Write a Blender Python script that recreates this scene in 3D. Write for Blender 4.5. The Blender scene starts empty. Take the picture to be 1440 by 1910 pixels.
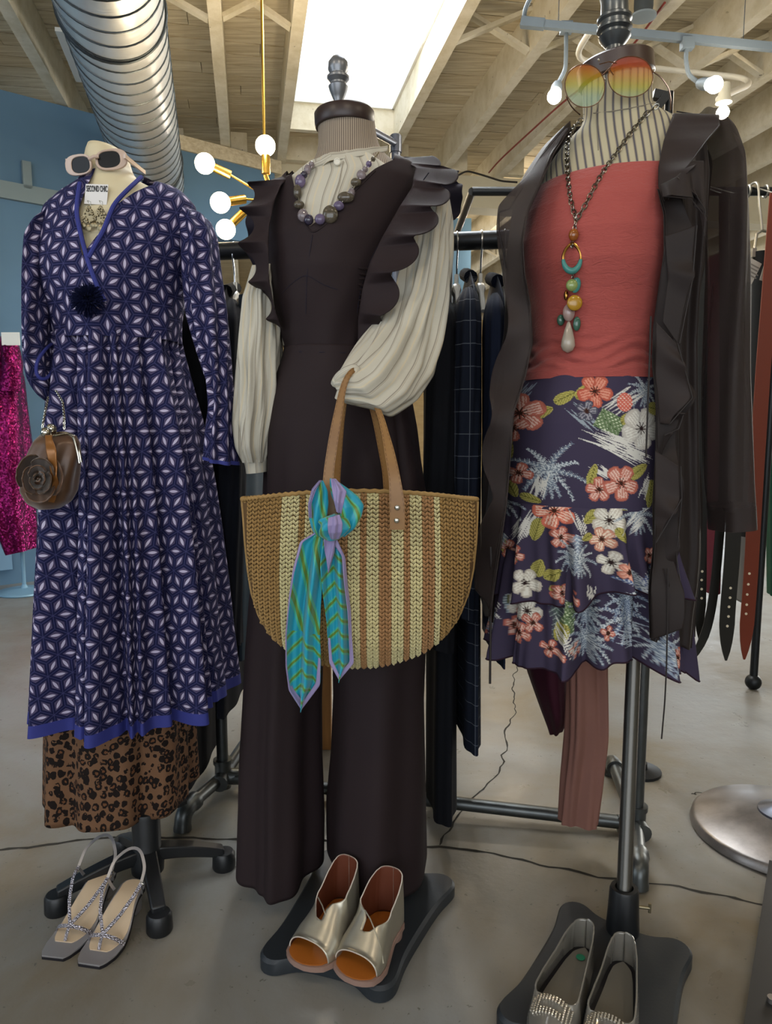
import bpy, bmesh, math, random
import numpy as np
from mathutils import Vector, Matrix
random.seed(7); rng = np.random.default_rng(7)
sc = bpy.context.scene
COL = sc.collection
PI = math.pi
# ------------------------------------------------------------------ camera
F_PX = 1350.0
PITCH = math.radians(-6.8)
CAMZ = 1.0
cd = bpy.data.cameras.new('camera'); cam = bpy.data.objects.new('camera', cd); COL.objects.link(cam)
cam.location = (0, 0, CAMZ); cam.rotation_euler = (PI/2 + PITCH, 0, 0)
cd.sensor_fit = 'VERTICAL'; cd.sensor_height = 36.0; cd.lens = F_PX / 1910 * 36.0
cd.clip_start = 0.05; cd.clip_end = 100
sc.camera = cam
# ------------------------------------------------------------------ view / world / light
sc.view_settings.view_transform = 'Standard'; sc.view_settings.look = 'None'
sc.view_settings.gamma = 1.0; sc.view_settings.use_curve_mapping = False
sc.view_settings.exposure = 0.0
w = bpy.data.worlds.new('sky'); sc.world = w; w.use_nodes = True
bg = w.node_tree.nodes['Background']; bg.inputs['Color'].default_value = (0.86, 0.93, 1.0, 1); bg.inputs['Strength'].default_value = 3.0
sc.cycles.use_denoising = True
sc.cycles.max_bounces = 8; sc.cycles.transparent_max_bounces = 24
sc.cycles.sample_clamp_indirect = 4.0

def area(name, loc, target, sx, sy, power, color):
    l = bpy.data.lights.new(name, 'AREA'); l.shape = 'RECTANGLE'; l.size = sx; l.size_y = sy
    l.energy = power; l.color = color
    o = bpy.data.objects.new(name, l); COL.objects.link(o); o.location = loc
    d = Vector(target) - Vector(loc)
    o.rotation_euler = d.to_track_quat('-Z', 'Y').to_euler()
    return o
def point(name, loc, power, color, r=0.04):
    l = bpy.data.lights.new(name, 'POINT'); l.energy = power; l.color = color; l.shadow_soft_size = r
    o = bpy.data.objects.new(name, l); COL.objects.link(o); o.location = loc
    return o
# daylight entering by the skylight, the shop front behind the camera and the far right windows
area('skylight_daylight', (0.15, 3.3, 3.5), (0.35, 2.5, 0), 0.85, 2.4, 105, (0.93, 0.97, 1.0))
area('shop_front_daylight', (-0.6, -3.1, 1.9), (0.1, 1.5, 1.0), 4.6, 2.0, 24, (0.95, 0.97, 1.0))
area('side_window_daylight', (-3.6, -0.5, 2.1), (-1.2, 4.5, 0.6), 2.4, 1.6, 16, (0.72, 0.86, 1.0))
area('far_window_daylight', (8.2, 9.2, 1.9), (3.0, 4.5, 0.2), 3.2, 2.4, 260, (1.0, 0.93, 0.8))
# ceiling lamps of the shop behind and above the camera
for i, (x, y) in enumerate([(-1.3, 0.15), (0.35, -0.1), (1.5, 0.5), (2.9, 3.6), (1.2, 7.2), (-0.4, 8.5)]):
    point('ceiling_lamp_light', (x, y, 2.62), (20, 22, 14, 34, 34, 34)[i], (1.0, 0.86, 0.68), 0.07)

# ------------------------------------------------------------------ pixel helpers (world point on a plane)
cP, sP = math.cos(-PITCH), math.sin(-PITCH)
def P(px, py, Y):
    dx = (px - 720) / F_PX; dy = (955 - py) / F_PX
    t = Y / (cP + dy * sP)
    return Vector((dx * t, Y, CAMZ + (dy * cP - sP) * t))
def G(px, py, z=0.0):
    dx = (px - 720) / F_PX; dy = (955 - py) / F_PX
    t = (z - CAMZ) / (dy * cP - sP)
    return Vector((dx * t, (cP + dy * sP) * t, z))
def PX(Y): return Y / F_PX        # metres per pixel near the horizon

# ------------------------------------------------------------------ colours / materials
def C(h, k=1.0):
    h = h.lstrip('#'); o = []
    for i in (0, 2, 4):
        c = int(h[i:i+2], 16) / 255
        o.append((c / 12.92 if c <= .04045 else ((c + .055) / 1.055) ** 2.4) * k)
    return (o[0], o[1], o[2], 1.0)
class N:
    def __init__(s, m): s.m = m; s.t = m.node_tree; s.n = s.t.nodes; s.l = s.t.links
    def new(s, typ, **kw):
        n = s.n.new(typ)
        for k, v in kw.items(): setattr(n, k, v)
        return n
    def put(s, sock, v):
        if hasattr(v, 'is_linked') or hasattr(v, 'links'): s.l.new(v, sock)
        else: sock.default_value = v
    def math(s, op, a, b=None, c=None):
        n = s.n.new('ShaderNodeMath'); n.operation = op
        s.put(n.inputs[0], a)
        if b is not None: s.put(n.inputs[1], b)
        if c is not None: s.put(n.inputs[2], c)
        return n.outputs[0]
    def mix(s, f, a, b):
        n = s.n.new('ShaderNodeMix'); n.data_type = 'RGBA'
        s.put(n.inputs[0], f); s.put(n.inputs[6], a); s.put(n.inputs[7], b)
        return n.outputs[2]
    def noise(s, vec, scale, detail=3, rough=.55, dist=0.0):
        n = s.n.new('ShaderNodeTexNoise'); n.inputs['Scale'].default_value = scale
        n.inputs['Detail'].default_value = detail; n.inputs['Roughness'].default_value = rough; n.inputs['Distortion'].default_value = dist
        if vec is not None: s.l.new(vec, n.inputs['Vector'])
        return n.outputs[0]
    def ramp(s, f, stops):
        n = s.n.new('ShaderNodeValToRGB'); s.l.new(f, n.inputs[0]); e = n.color_ramp.elements
        while len(e) < len(stops): e.new(.5)
        for k, (p, c) in enumerate(stops): e[k].position = p; e[k].color = c
        return n.outputs[0]
    def bump(s, h, strength, dist=0.002, normal=None):
        n = s.n.new('ShaderNodeBump'); n.inputs['Strength'].default_value = strength; n.inputs['Distance'].default_value = dist
        s.l.new(h, n.inputs['Height'])
        if normal is not None: s.l.new(normal, n.inputs['Normal'])
        return n.outputs[0]
    def uv(s):
        n = s.n.new('ShaderNodeUVMap'); n.uv_map = 'UVMap'; return n.outputs[0]
    def obj(s): return s.n.new('ShaderNodeTexCoord').outputs['Object']
    def xyz(s, v):
        n = s.n.new('ShaderNodeSeparateXYZ'); s.l.new(v, n.inputs[0]); return n.outputs
def mat(name, col=(.5, .5, .5, 1), rough=.6, metal=0.0, spec=.4, **kw):
    m = bpy.data.materials.new(name); m.use_nodes = True
    b = m.node_tree.nodes['Principled BSDF']
    b.inputs['Base Color'].default_value = col; b.inputs['Roughness'].default_value = rough
    b.inputs['Metallic'].default_value = metal; b.inputs['Specular IOR Level'].default_value = spec
    m.diffuse_color = col
    for k, v in kw.items(): b.inputs[k].default_value = v
    return m
def base(m): return m.node_tree.nodes['Principled BSDF']
def cloth(name, col, rough=.85, var=.25, scale=9, weave=.25, sheen=.0, dark=.7):
    m = mat(name, col, rough, 0, .25); n = N(m); v = n.obj(); b = base(m)
    f = n.noise(v, scale, 4)
    lo = tuple(c * dark for c in col[:3]) + (1,)
    f2 = n.math('MULTIPLY_ADD', f, var * 2, .5 - var)
    n.l.new(n.mix(f2, lo, col), b.inputs['Base Color'])
    h = n.noise(v, 900, 1); n.l.new(n.bump(h, weave, .0006), b.inputs['Normal'])
    if sheen: b.inputs['Sheen Weight'].default_value = sheen
    return m
def glow(name, col, strength):
    m = bpy.data.materials.new(name); m.use_nodes = True; t = m.node_tree
    for x in list(t.nodes): t.nodes.remove(x)
    e = t.nodes.new('ShaderNodeEmission'); o = t.nodes.new('ShaderNodeOutputMaterial')
    e.inputs[0].default_value = col; e.inputs[1].default_value = strength; t.links.new(e.outputs[0], o.inputs[0])
    return m

# ------------------------------------------------------------------ mesh helpers
def link(name, me, m=None, parent=None, smooth=True):
    o = bpy.data.objects.new(name, me); COL.objects.link(o)
    if m is not None:
        for q in (m if isinstance(m, (list, tuple)) else [m]): me.materials.append(q)
    if parent is not None: o.parent = parent
    if smooth and len(me.polygons): me.polygons.foreach_set('use_smooth', [True] * len(me.polygons))
    return o
class MB:
    def __init__(s): s.v = []; s.f = []; s.uv = []; s.mi = []; s.cur = 0
    def add(s, vs, fs, uvs=None):
        k = len(s.v); s.v += [tuple(a) for a in vs]
        s.f += [tuple(i + k for i in f) for f in fs]; s.mi += [s.cur] * len(fs)
        s.uv += list(uvs) if uvs is not None else [(a[0], a[2]) for a in vs]
        return s
    def box(s, c, d, R=None):
        c = Vector(c); vs = []
        for z in (-1, 1):
            for x, y in ((-1, -1), (1, -1), (1, 1), (-1, 1)):
                q = Vector((x * d[0] / 2, y * d[1] / 2, z * d[2] / 2))
                if R is not None: q = R @ q
                vs.append(c + q)
        return s.add(vs, [(3, 2, 1, 0), (4, 5, 6, 7), (0, 1, 5, 4), (1, 2, 6, 5), (2, 3, 7, 6), (3, 0, 4, 7)])
    def beam(s, a, b, w, h, up=(0, 0, 1)):
        a = Vector(a); b = Vector(b); t = (b - a).normalized(); u = Vector(up)
        r = t.cross(u).normalized(); u = r.cross(t).normalized(); vs = []
        for q in (a, b):
            for x, y in ((-1, -1), (1, -1), (1, 1), (-1, 1)): vs.append(q + r * (x * w / 2) + u * (y * h / 2))
        return s.add(vs, [(0, 1, 2, 3), (7, 6, 5, 4), (0, 4, 5, 1), (1, 5, 6, 2), (2, 6, 7, 3), (3, 7, 4, 0)])
    def tube(s, pts, r, n=12, cap=True, closed=False):
        pts = [Vector(p) for p in pts]; m = len(pts)
        rr = list(r) if isinstance(r, (list, tuple, np.ndarray)) else [r] * m
        vs = []; up = None; uv = []; L = 0
        for i, p in enumerate(pts):
            if closed: t = pts[(i + 1) % m] - pts[i - 1]
            else: t = pts[min(i + 1, m - 1)] - pts[max(i - 1, 0)]
            t = t.normalized() if t.length > 1e-9 else Vector((0, 0, 1))
            if up is None: up = Vector((0, 0, 1)) if abs(t.z) < .9 else Vector((0, 1, 0))
            x = t.cross(up)
            if x.length < 1e-6: x = t.orthogonal()
            x.normalize(); up = x.cross(t).normalized()
            if i: L += (p - pts[i-1]).length
            for k in range(n):
                a = 2 * PI * k / n; vs.append(p + (x * math.cos(a) + up * math.sin(a)) * rr[i]); uv.append((rr[i] * a, L))
        fs = []
        for i in range(m if closed else m - 1):
            j = (i + 1) % m
            for k in range(n): fs.append((i * n + k, i * n + (k + 1) % n, j * n + (k + 1) % n, j * n + k))
        if cap and not closed:
            fs.append(tuple(range(n - 1, -1, -1))); fs.append(tuple((m - 1) * n + k for k in range(n)))
        return s.add(vs, fs, uv)
    def lathe(s, o, prof, n=24, axis=None, cap=True):
        o = Vector(o); R = Vector((0, 0, 1)).rotation_difference(Vector(axis)).to_matrix() if axis is not None else Matrix.Identity(3)
        vs = []; uv = []
        for (r, z) in prof:
            for k in range(n):
                a = 2 * PI * k / n; vs.append(o + R @ Vector((r * math.cos(a), r * math.sin(a), z))); uv.append((a * r, z))
        fs = [(i * n + k, i * n + (k + 1) % n, (i + 1) * n + (k + 1) % n, (i + 1) * n + k) for i in range(len(prof) - 1) for k in range(n)]
        if cap: fs.append(tuple(range(n - 1, -1, -1))); fs.append(tuple((len(prof) - 1) * n + k for k in range(n)))
        return s.add(vs, fs, uv)
    def ball(s, c, r, n=16, m=10, sc_=(1, 1, 1), R=None):
        c = Vector(c); vs = []; uv = []
        for i in range(m + 1):
            ph = PI * i / m
            for k in range(n):
                a = 2 * PI * k / n
                q = Vector((r * math.sin(ph) * math.cos(a) * sc_[0], r * math.sin(ph) * math.sin(a) * sc_[1], -r * math.cos(ph) * sc_[2]))
                if R is not None: q = R @ q
                vs.append(c + q); uv.append((a * r, ph * r))
        fs = [(i * n + k, i * n + (k + 1) % n, (i + 1) * n + (k + 1) % n, (i + 1) * n + k) for i in range(m) for k in range(n)]
        return s.add(vs, fs, uv)
    def prism(s, pts, z0, z1, bev=0.0):
        n = len(pts); vs = []; rings = [(0, z0), (0, z1 - bev), (bev, z1)] if bev else [(0, z0), (0, z1)]
        cx = sum(p[0] for p in pts) / n; cy = sum(p[1] for p in pts) / n
        for (b, z) in rings:
            for p in pts:
                d = math.hypot(p[0] - cx, p[1] - cy) or 1; k = 1 - b / d
                vs.append((cx + (p[0] - cx) * k, cy + (p[1] - cy) * k, z))
        fs = [(i * n + k, i * n + (k + 1) % n, (i + 1) * n + (k + 1) % n, (i + 1) * n + k) for i in range(len(rings) - 1) for k in range(n)]
        fs.append(tuple(range(n - 1, -1, -1))); fs.append(tuple((len(rings) - 1) * n + k for k in range(n)))
        return s.add(vs, fs)
    def build(s, name, m=None, parent=None, smooth=True):
        me = bpy.data.meshes.new(name); me.from_pydata(s.v, [], s.f)
        uvl = me.uv_layers.new(name='UVMap'); li = np.empty(len(me.loops), dtype=np.int32); me.loops.foreach_get('vertex_index', li)
        uvl.data.foreach_set('uv', np.asarray(s.uv, dtype=np.float32)[li].ravel())
        me.polygons.foreach_set('material_index', s.mi)
        o = link(name, me, m, parent, smooth)
        me.update()
        return o
def soft(o, ang=40):
    me = o.data
    try: me.set_sharp_from_angle(angle=math.radians(ang))
    except Exception: pass
    return o
_old_build = MB.build
def _b(s, name, m=None, parent=None, smooth=True, ang=40):
    o = _old_build(s, name, m, parent, smooth)
    if smooth: soft(o, ang)
    return o
MB.build = _b
def solid(o, t, off=0, mo=0):
    md = o.modifiers.new('thickness', 'SOLIDIFY'); md.thickness = t; md.offset = off; md.material_offset = mo; md.use_rim = True
    return o
def bevel(o, w, seg=2):
    md = o.modifiers.new('bevel', 'BEVEL'); md.width = w; md.segments = seg; md.limit_method = 'ANGLE'; md.angle_limit = math.radians(40)
    return o
def empty(name, loc=(0, 0, 0)):
    o = bpy.data.objects.new(name, None); COL.objects.link(o); o.location = loc; o.empty_display_size = .05
    bpy.context.view_layer.update()
    return o
def tag(o, label=None, cat=None, group=None, kind=None):
    if label: o['label'] = label
    if cat: o['category'] = cat
    if group: o['group'] = group
    if kind: o['kind'] = kind
    return o
def thing(name, label, cat, loc=(0, 0, 0), group=None):
    return tag(empty(name, loc), label, cat, group)
def adopt(root):            # children are built in world space: keep them there
    inv = Matrix.Translation(-Vector(root.location))
    def rec(o):
        for c in o.children:
            if o is root: c.matrix_parent_inverse = inv
            rec(c)
    rec(root)
def copy_tree(o, parent=None):
    c = o.copy(); COL.objects.link(c); c.parent = parent
    for ch in list(o.children): copy_tree(ch, c)
    return c
def smooth1(a, k):
    if k < 1: return a
    for _ in range(k):
        b = a.copy(); b[1:-1] = (a[:-2] + 2 * a[1:-1] + a[2:]) / 4; a = b
    return a
def resample(pts, n, k=0):
    a = np.array([list(p) for p in pts], float); m = a.shape[1]
    sp = min(3, m)
    d = np.r_[0, np.cumsum(np.linalg.norm(np.diff(a[:, :sp], axis=0), axis=1))]
    t = np.linspace(0, d[-1], n); o = np.stack([np.interp(t, d, a[:, j]) for j in range(m)], 1)
    return smooth1(o, k)
def tri_noise(x, seed=0):
    return (np.sin(x + seed) + .5 * np.sin(2.13 * x + 1.7 * seed + 1) + .35 * np.sin(3.71 * x + 2.9 * seed + 2)) / 1.6
def gridmesh(name, V, UV, m, parent=None, wrap=False, caps=False, extra=None):
    # V: (nv, nu, 3)
    nv, nu, _ = V.shape; idx = np.arange(nv * nu).reshape(nv, nu)
    a = idx[:-1, :-1]; b = idx[:-1, 1:]; c = idx[1:, 1:]; d = idx[1:, :-1]
    f = np.stack([a, d, c, b], -1).reshape(-1, 4)
    uvf = UV.reshape(-1, 2)[f]
    F_ = f.tolist(); uvl = uvf.reshape(-1, 2).tolist()
    V2 = V.reshape(-1, 3)
    if wrap:      # last column coincides with first: merge
        pass
    me = bpy.data.meshes.new(name); me.from_pydata(V2.tolist(), [], F_)
    l = me.uv_layers.new(name='UVMap'); l.data.foreach_set('uv', np.asarray(uvl, np.float32).ravel())
    o = link(name, me, m, parent)
    if wrap:
        bm = bmesh.new(); bm.from_mesh(me); bmesh.ops.remove_doubles(bm, verts=bm.verts, dist=1e-5)
        if caps:
            es = [e for e in bm.edges if e.is_boundary]
            bmesh.ops.holes_fill(bm, edges=es, sides=0)
        bm.to_mesh(me); bm.free()
        me.polygons.foreach_set('use_smooth', [True] * len(me.polygons))
    return o
def xloft(name, rows, m, parent=None, nu=96, nv=60, fold=None, k=6, sq=2.0, caps=False, uvo=(0, 0), fit=True, vert=False):
    """rows: (lx,ly,rx,ry,Y,b) silhouette pair in the picture at depth Y, half depth b metres"""
    R = []
    for (lx, ly, rx, ry, Y, b) in rows:
        l = P(lx, ly, Y); r = P(rx, ry, Y); c = (l + r) / 2
        R.append((c.x, c.y, c.z, l.x, l.z, r.x, r.z, b))
    A = resample(R, nv, k); th = np.linspace(-PI, PI, nu + 1)
    sn, cs = np.sin(th), np.cos(th)
    e = 2.0 / sq; sx = np.sign(sn) * np.abs(sn) ** e; sy = np.sign(cs) * np.abs(cs) ** e
    V = np.zeros((nv, nu + 1, 3)); vv = np.linspace(0, 1, nv)
    cx, cy, cz, lx, lz, rx, rz, b = [A[:, i][:, None] for i in range(8)]
    ax = (rx - lx) / 2; az = (rz - lz) / 2; a = np.hypot(ax, az)
    off = fold(th[None, :], vv[:, None]) if fold is not None else np.zeros((nv, nu + 1))
    off = off + np.zeros((nv, nu + 1))
    off[:, -1] = off[:, 0]
    ka = 1 + off / np.maximum(a, .02); kb = b + off
    mx = (lx + rx) / 2; mz = (lz + rz) / 2
    V[..., 0] = mx + ax * sx * ka; V[..., 2] = mz + az * sx * ka; V[..., 1] = cy - sy * kb
    if fit:
        for _ in range(3):
            dep = V[..., 1] * cP - (V[..., 2] - CAMZ) * sP
            X = V[..., 0] / dep
            dm = (cy * cP - (cz - CAMZ) * sP)
            L0 = lx / (cy * cP - (lz - CAMZ) * sP); R0 = rx / (cy * cP - (rz - CAMZ) * sP)
            l1 = X.min(1, keepdims=True); r1 = X.max(1, keepdims=True)
            sc_ = smooth1(((R0 - L0) / np.maximum(r1 - l1, 1e-4))[:, 0], 4)[:, None]; sc_ = np.clip(sc_, .6, 1.3)
            c_ = mx + 0 * V[..., :1][..., 0][:, :1]
            xm = (V[..., 0].min(1, keepdims=True) + V[..., 0].max(1, keepdims=True)) / 2
            V[..., 0] = xm + (V[..., 0] - xm) * sc_
            X = V[..., 0] / dep; sh = ((L0 + R0) / 2 - (X.min(1, keepdims=True) + X.max(1, keepdims=True)) / 2) * dm
            V[..., 0] += smooth1(sh[:, 0], 4)[:, None]
    d = np.linalg.norm(np.diff(V, axis=1), axis=2); u = np.concatenate([np.zeros((nv, 1)), np.cumsum(d, 1)], 1)
    u = u - u[:, [nu // 2]]
    if vert: u = u + (V[:, [nu // 2], 0] - V[0, nu // 2, 0])
    s = np.r_[0, np.cumsum(np.linalg.norm(np.diff(A[:, :3], axis=0), axis=1))]
    UV = np.stack([u + uvo[0], np.repeat(-s[:, None], nu + 1, 1) + uvo[1]], -1)
    return gridmesh(name, V, UV, m, parent, wrap=True, caps=caps)
def sheet(name, A, B, m, parent=None, nu=16, nv=90, amp=.0, freq=5, phase=0, inpl=0, bulge=0, k=3, pw=.8, fn=None, th=.0012):
    a = resample([P(*p) for p in A], nv, k); b = resample([P(*p) for p in B], nv, k)
    u = np.linspace(0, 1, nu)[None, :, None]; v = np.linspace(0, 1, nv)[:, None, None]
    V = a[:, None, :] * (1 - u) + b[:, None, :] * u
    W = np.sin(2 * PI * freq * v + phase + .9 * np.sin(2 * PI * v * 1.7 + phase)) * u ** pw
    V = V + np.array([0, -1, 0]) * (amp * W + bulge * np.sin(PI * u))
    if inpl:
        e = b - a; e /= np.maximum(np.linalg.norm(e, axis=1)[:, None], 1e-6)
        W2 = np.cos(2 * PI * freq * v + phase + .9 * np.sin(2 * PI * v * 1.7 + phase)) * u ** pw
        V = V + e[:, None, :] * inpl * W2
    if fn is not None: V = V + fn(u, v)
    d = np.linalg.norm(np.diff(V, axis=0), axis=2).mean(1); s = np.r_[0, np.cumsum(d)]
    wd = np.linalg.norm(b - a, axis=1)
    UV = np.stack([(u[..., 0] - .5) * wd[:, None], np.repeat(-s[:, None], nu, 1)], -1)
    o = gridmesh(name, V, UV, m, parent)
    if th: solid(o, th)
    return o
def inpoly(x, y, poly):
    c = False; n = len(poly); j = n - 1
    for i in range(n):
        xi, yi = poly[i]; xj, yj = poly[j]
        if (yi > y) != (yj > y) and x < (xj - xi) * (y - yi) / (yj - yi) + xi: c = not c
        j = i
    return c
def cutpoly(o, poly_px, Yf, Ymax, ymin=-9):
    me = o.data; bm = bmesh.new(); bm.from_mesh(me)
    pts = [P(x, y, Yf) for x, y in poly_px]
    xs = [p.x for p in pts]; zs = [p.z for p in pts]
    for i in range(len(pts)):
        a, b = pts[i], pts[(i + 1) % len(pts)]
        d = b - a; nrm = Vector((d.z, 0, -d.x))
        if nrm.length < 1e-6: continue
        lo = (min(a.x, b.x) - .01, max(a.x, b.x) + .01, min(a.z, b.z) - .01, max(a.z, b.z) + .01)
        fs = [f for f in bm.faces if f.calc_center_median().y < Ymax and lo[0] < f.calc_center_median().x < lo[1] and lo[2] < f.calc_center_median().z < lo[3]]
        g = set(fs)
        for f in fs: g.update(f.verts); g.update(f.edges)
        bmesh.ops.bisect_plane(bm, geom=list(g), plane_co=a, plane_no=nrm.normalized(), dist=1e-6)
    P2 = [(p.x, p.z) for p in pts]
    kill = []
    for f in bm.faces:
        c = f.calc_center_median()
        if c.y < Ymax and c.y > ymin and inpoly(c.x, c.z, P2): kill.append(f)
    bmesh.ops.delete(bm, geom=kill, context='FACES')
    bm.to_mesh(me); bm.free(); me.polygons.foreach_set('use_smooth', [True] * len(me.polygons))
def surf_y(o, x, z, default):      # front (smallest y) of a mesh at x, z
    from mathutils.bvhtree import BVHTree
    k = '_bvh' + o.name
    if k not in _BV:
        vs = [v.co.copy() for v in o.data.vertices]; _BV[k] = BVHTree.FromPolygons(vs, [tuple(p.vertices) for p in o.data.polygons])
    h = _BV[k].ray_cast(Vector((x, -1, z)), Vector((0, 1, 0)))
    return h[0].y if h[0] is not None else default
_BV = {}
def onsurf(o, px, py, Y0, gap=.004):     # picture ray meets the mesh o -> point just in front of it
    surf_y(o, 0, 0, 0); bv = _BV['_bvh' + o.name]
    c = Vector((0, 0, CAMZ)); d = (P(px, py, 1.0) - c).normalized()
    h = bv.ray_cast(c, d)
    if h[0] is None: return P(px, py, Y0)
    return h[0] - d * gap
# ================================================================== SETTING
HC = 3.0                      # underside of joists
AZ = math.radians(10.7)
DJ = Vector((-math.sin(AZ), math.cos(AZ), 0))       # joist direction
DP = Vector((math.cos(AZ), math.sin(AZ), 0))        # plank direction
def JP(s, t, z): return DP * s + DJ * t + Vector((0, 0, z))
m_floor = mat('polished_concrete', C('#8a8780'), .38, 0, .5); n = N(m_floor); v = n.obj(); b = base(m_floor)
f1 = n.noise(v, 1.3, 6, .6, .6); f2 = n.noise(v, 7, 5, .65, .4)
c1 = n.mix(n.ramp(f1, [(.35, (0, 0, 0, 1)), (.62, (1, 1, 1, 1))]), C('#776b56'), C('#909292')); c2 = n.mix(n.math('MULTIPLY_ADD', f2, .8, .1), C('#655f53'), c1)
c2 = n.mix(.55, c2, c1)
sp = n.noise(v, 60, 3, .7); c3 = n.mix(n.ramp(sp, [(0.0, (0, 0, 0, 1)), (.30, (0, 0, 0, 1)), (.34, (1, 1, 1, 1))]), C('#5d5a52'), c2)
n.l.new(c3, b.inputs['Base Color'])
n.l.new(n.math('MULTIPLY_ADD', f2, .35, .16), b.inputs['Roughness'])
n.l.new(n.bump(n.noise(v, 5, 6, .6), .25, .012), b.inputs['Normal'])
m_wood = mat('painted_plank', C('#cfc3a4'), .8, 0, .2); n = N(m_wood); v = n.obj(); b = base(m_wood)
mp = n.new('ShaderNodeMapping'); mp.inputs['Scale'].default_value = (1.2, 22, 22); mp.inputs['Rotation'].default_value = (0, 0, -AZ); n.l.new(v, mp.inputs[0])
g = n.noise(mp.outputs[0], 2.2, 6, .65); oi = n.new('ShaderNodeObjectInfo').outputs['Random']
c = n.mix(n.ramp(g, [(.28, (0, 0, 0, 1)), (.62, (1, 1, 1, 1))]), C('#b3a486'), C('#e4dcc6'))
c = n.mix(n.math('MULTIPLY', oi, .45), c, C('#bfae8c'))
n.l.new(c, b.inputs['Base Color']); n.l.new(n.bump(g, .25, .003), b.inputs['Normal'])
m_joist = mat('cream_joist', C('#ded6c0'), .75, 0, .25); n = N(m_joist); v = n.obj(); b = base(m_joist)
g = n.noise(v, 6, 6, .7); g2 = n.noise(v, 34, 2, .5)
c = n.mix(n.ramp(g, [(.25, (0, 0, 0, 1)), (.6, (1, 1, 1, 1))]), C('#c3b899'), C('#e2dbc8'))
c = n.mix(n.ramp(g2, [(.22, (1, 1, 1, 1)), (.27, (0, 0, 0, 1))]), c, C('#5a4a34'))
n.l.new(c, b.inputs['Base Color']); n.l.new(n.bump(g, .3, .003), b.inputs['Normal'])
m_blue = mat('blue_wall_paint', C('#6b93b8'), .8, 0, .15); n = N(m_blue); b = base(m_blue)
n.l.new(n.mix(n.noise(n.obj(), 2, 3), C('#56748c'), C('#6787a3')), b.inputs['Base Color'])
m_cream = mat('cream_paint', C('#cfc9b4'), .8, 0, .2); n = N(m_cream)
n.l.new(n.mix(n.noise(n.obj(), 3, 4), C('#bdb59c'), C('#d8d2be')), base(m_cream).inputs['Base Color'])
m_pale = mat('pale_trim_paint', C('#8d9aa3'), .6)
m_crack = mat('crack_dark', C('#2a2823'), .9)

fl = MB().box((1.5, 5.5, -.05), (22, 20, .1)).build('floor', m_floor, smooth=False); tag(fl, kind='structure')
def crack(pts, w, seed):
    r = np.random.default_rng(seed); g_ = resample([G(x, y, .0006) for x, y in pts], 90)
    g_[:, 0] += smooth1(r.normal(0, .006, 90), 1); g_[:, 1] += smooth1(r.normal(0, .006, 90), 1)
    ww = w * (0.6 + .8 * r.random(90)); vs = []; fs = []
    for i in range(90):
        t = g_[min(i+1, 89)] - g_[max(i-1, 0)]; nn = np.array([-t[1], t[0], 0]); nn /= np.linalg.norm(nn) + 1e-9
        vs += [g_[i] - nn * ww[i] / 2, g_[i] + nn * ww[i] / 2]
    fs = [(2*i, 2*i+1, 2*i+3, 2*i+2) for i in range(89)]
    MB().add(vs, fs).build('crack', m_crack, fl, smooth=False)
crack([(-40, 1590), (60, 1578), (140, 1567), (230, 1563), (330, 1562), (410, 1565), (520, 1563), (640, 1568), (760, 1575), (840, 1582), (900, 1588), (960, 1600), (1060, 1622), (1150, 1640), (1260, 1655), (1340, 1668), (1440, 1690), (1540, 1700)], .0075, 1)
crack([(820, 1580), (845, 1530), (860, 1510), (900, 1475), (930, 1440), (945, 1400), (940, 1365), (962, 1330), (955, 1290), (965, 1240), (950, 1200)], .0045, 2)
crack([(1290, 1480), (1360, 1478), (1440, 1476)], .003, 3)

# ceiling: deck with planks, joists, bridging
ceil = empty('ceiling', (0, 0, 0)); tag(ceil, kind='structure')
DK = HC + .235
deck = MB()
S0, S1, T0, T1 = -4.6, 8.5, -3.4, 15.0
sk = [P(560, 130, 1), P(806, 130, 1)]
def at_h(px, py, z):
    dx = (px - 720) / F_PX; dy = (955 - py) / F_PX; t = (z - CAMZ) / (dy * cP - sP)
    return Vector((dx * t, (cP + dy * sP) * t, z))
def st(p): return p.dot(DP), p.dot(DJ)
joist_px = [-90, 77, 243, 409, 546, 815, 976, 1135, 1295, 1455, 1615, 1775, 1935, 2095, 2255, 2415, 2600]
JS = [st(at_h(x, 130, HC))[0] for x in joist_px]
JS += [JS[0] - .42 * (i + 1) for i in range(5)]
s_a, s_b = JS[4] + .033, JS[5] - .033      # skylight between these joists
t_a, t_b = 1.3, st(at_h(690, 196, DK))[1]
mroof = mat('roof_board', C('#3a3226'), .9)
for (a, b_, c_, d_) in ((S0, s_a, T0, T1), (s_b, S1, T0, T1), (s_a, s_b, T0, t_a), (s_a, s_b, t_b, T1)):
    deck.add([JP(a, c_, DK + .06), JP(b_, c_, DK + .06), JP(b_, d_, DK + .06), JP(a, d_, DK + .06)], [(0, 1, 2, 3)])
deck.build('roof_board', mroof, ceil, smooth=False)
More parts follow.
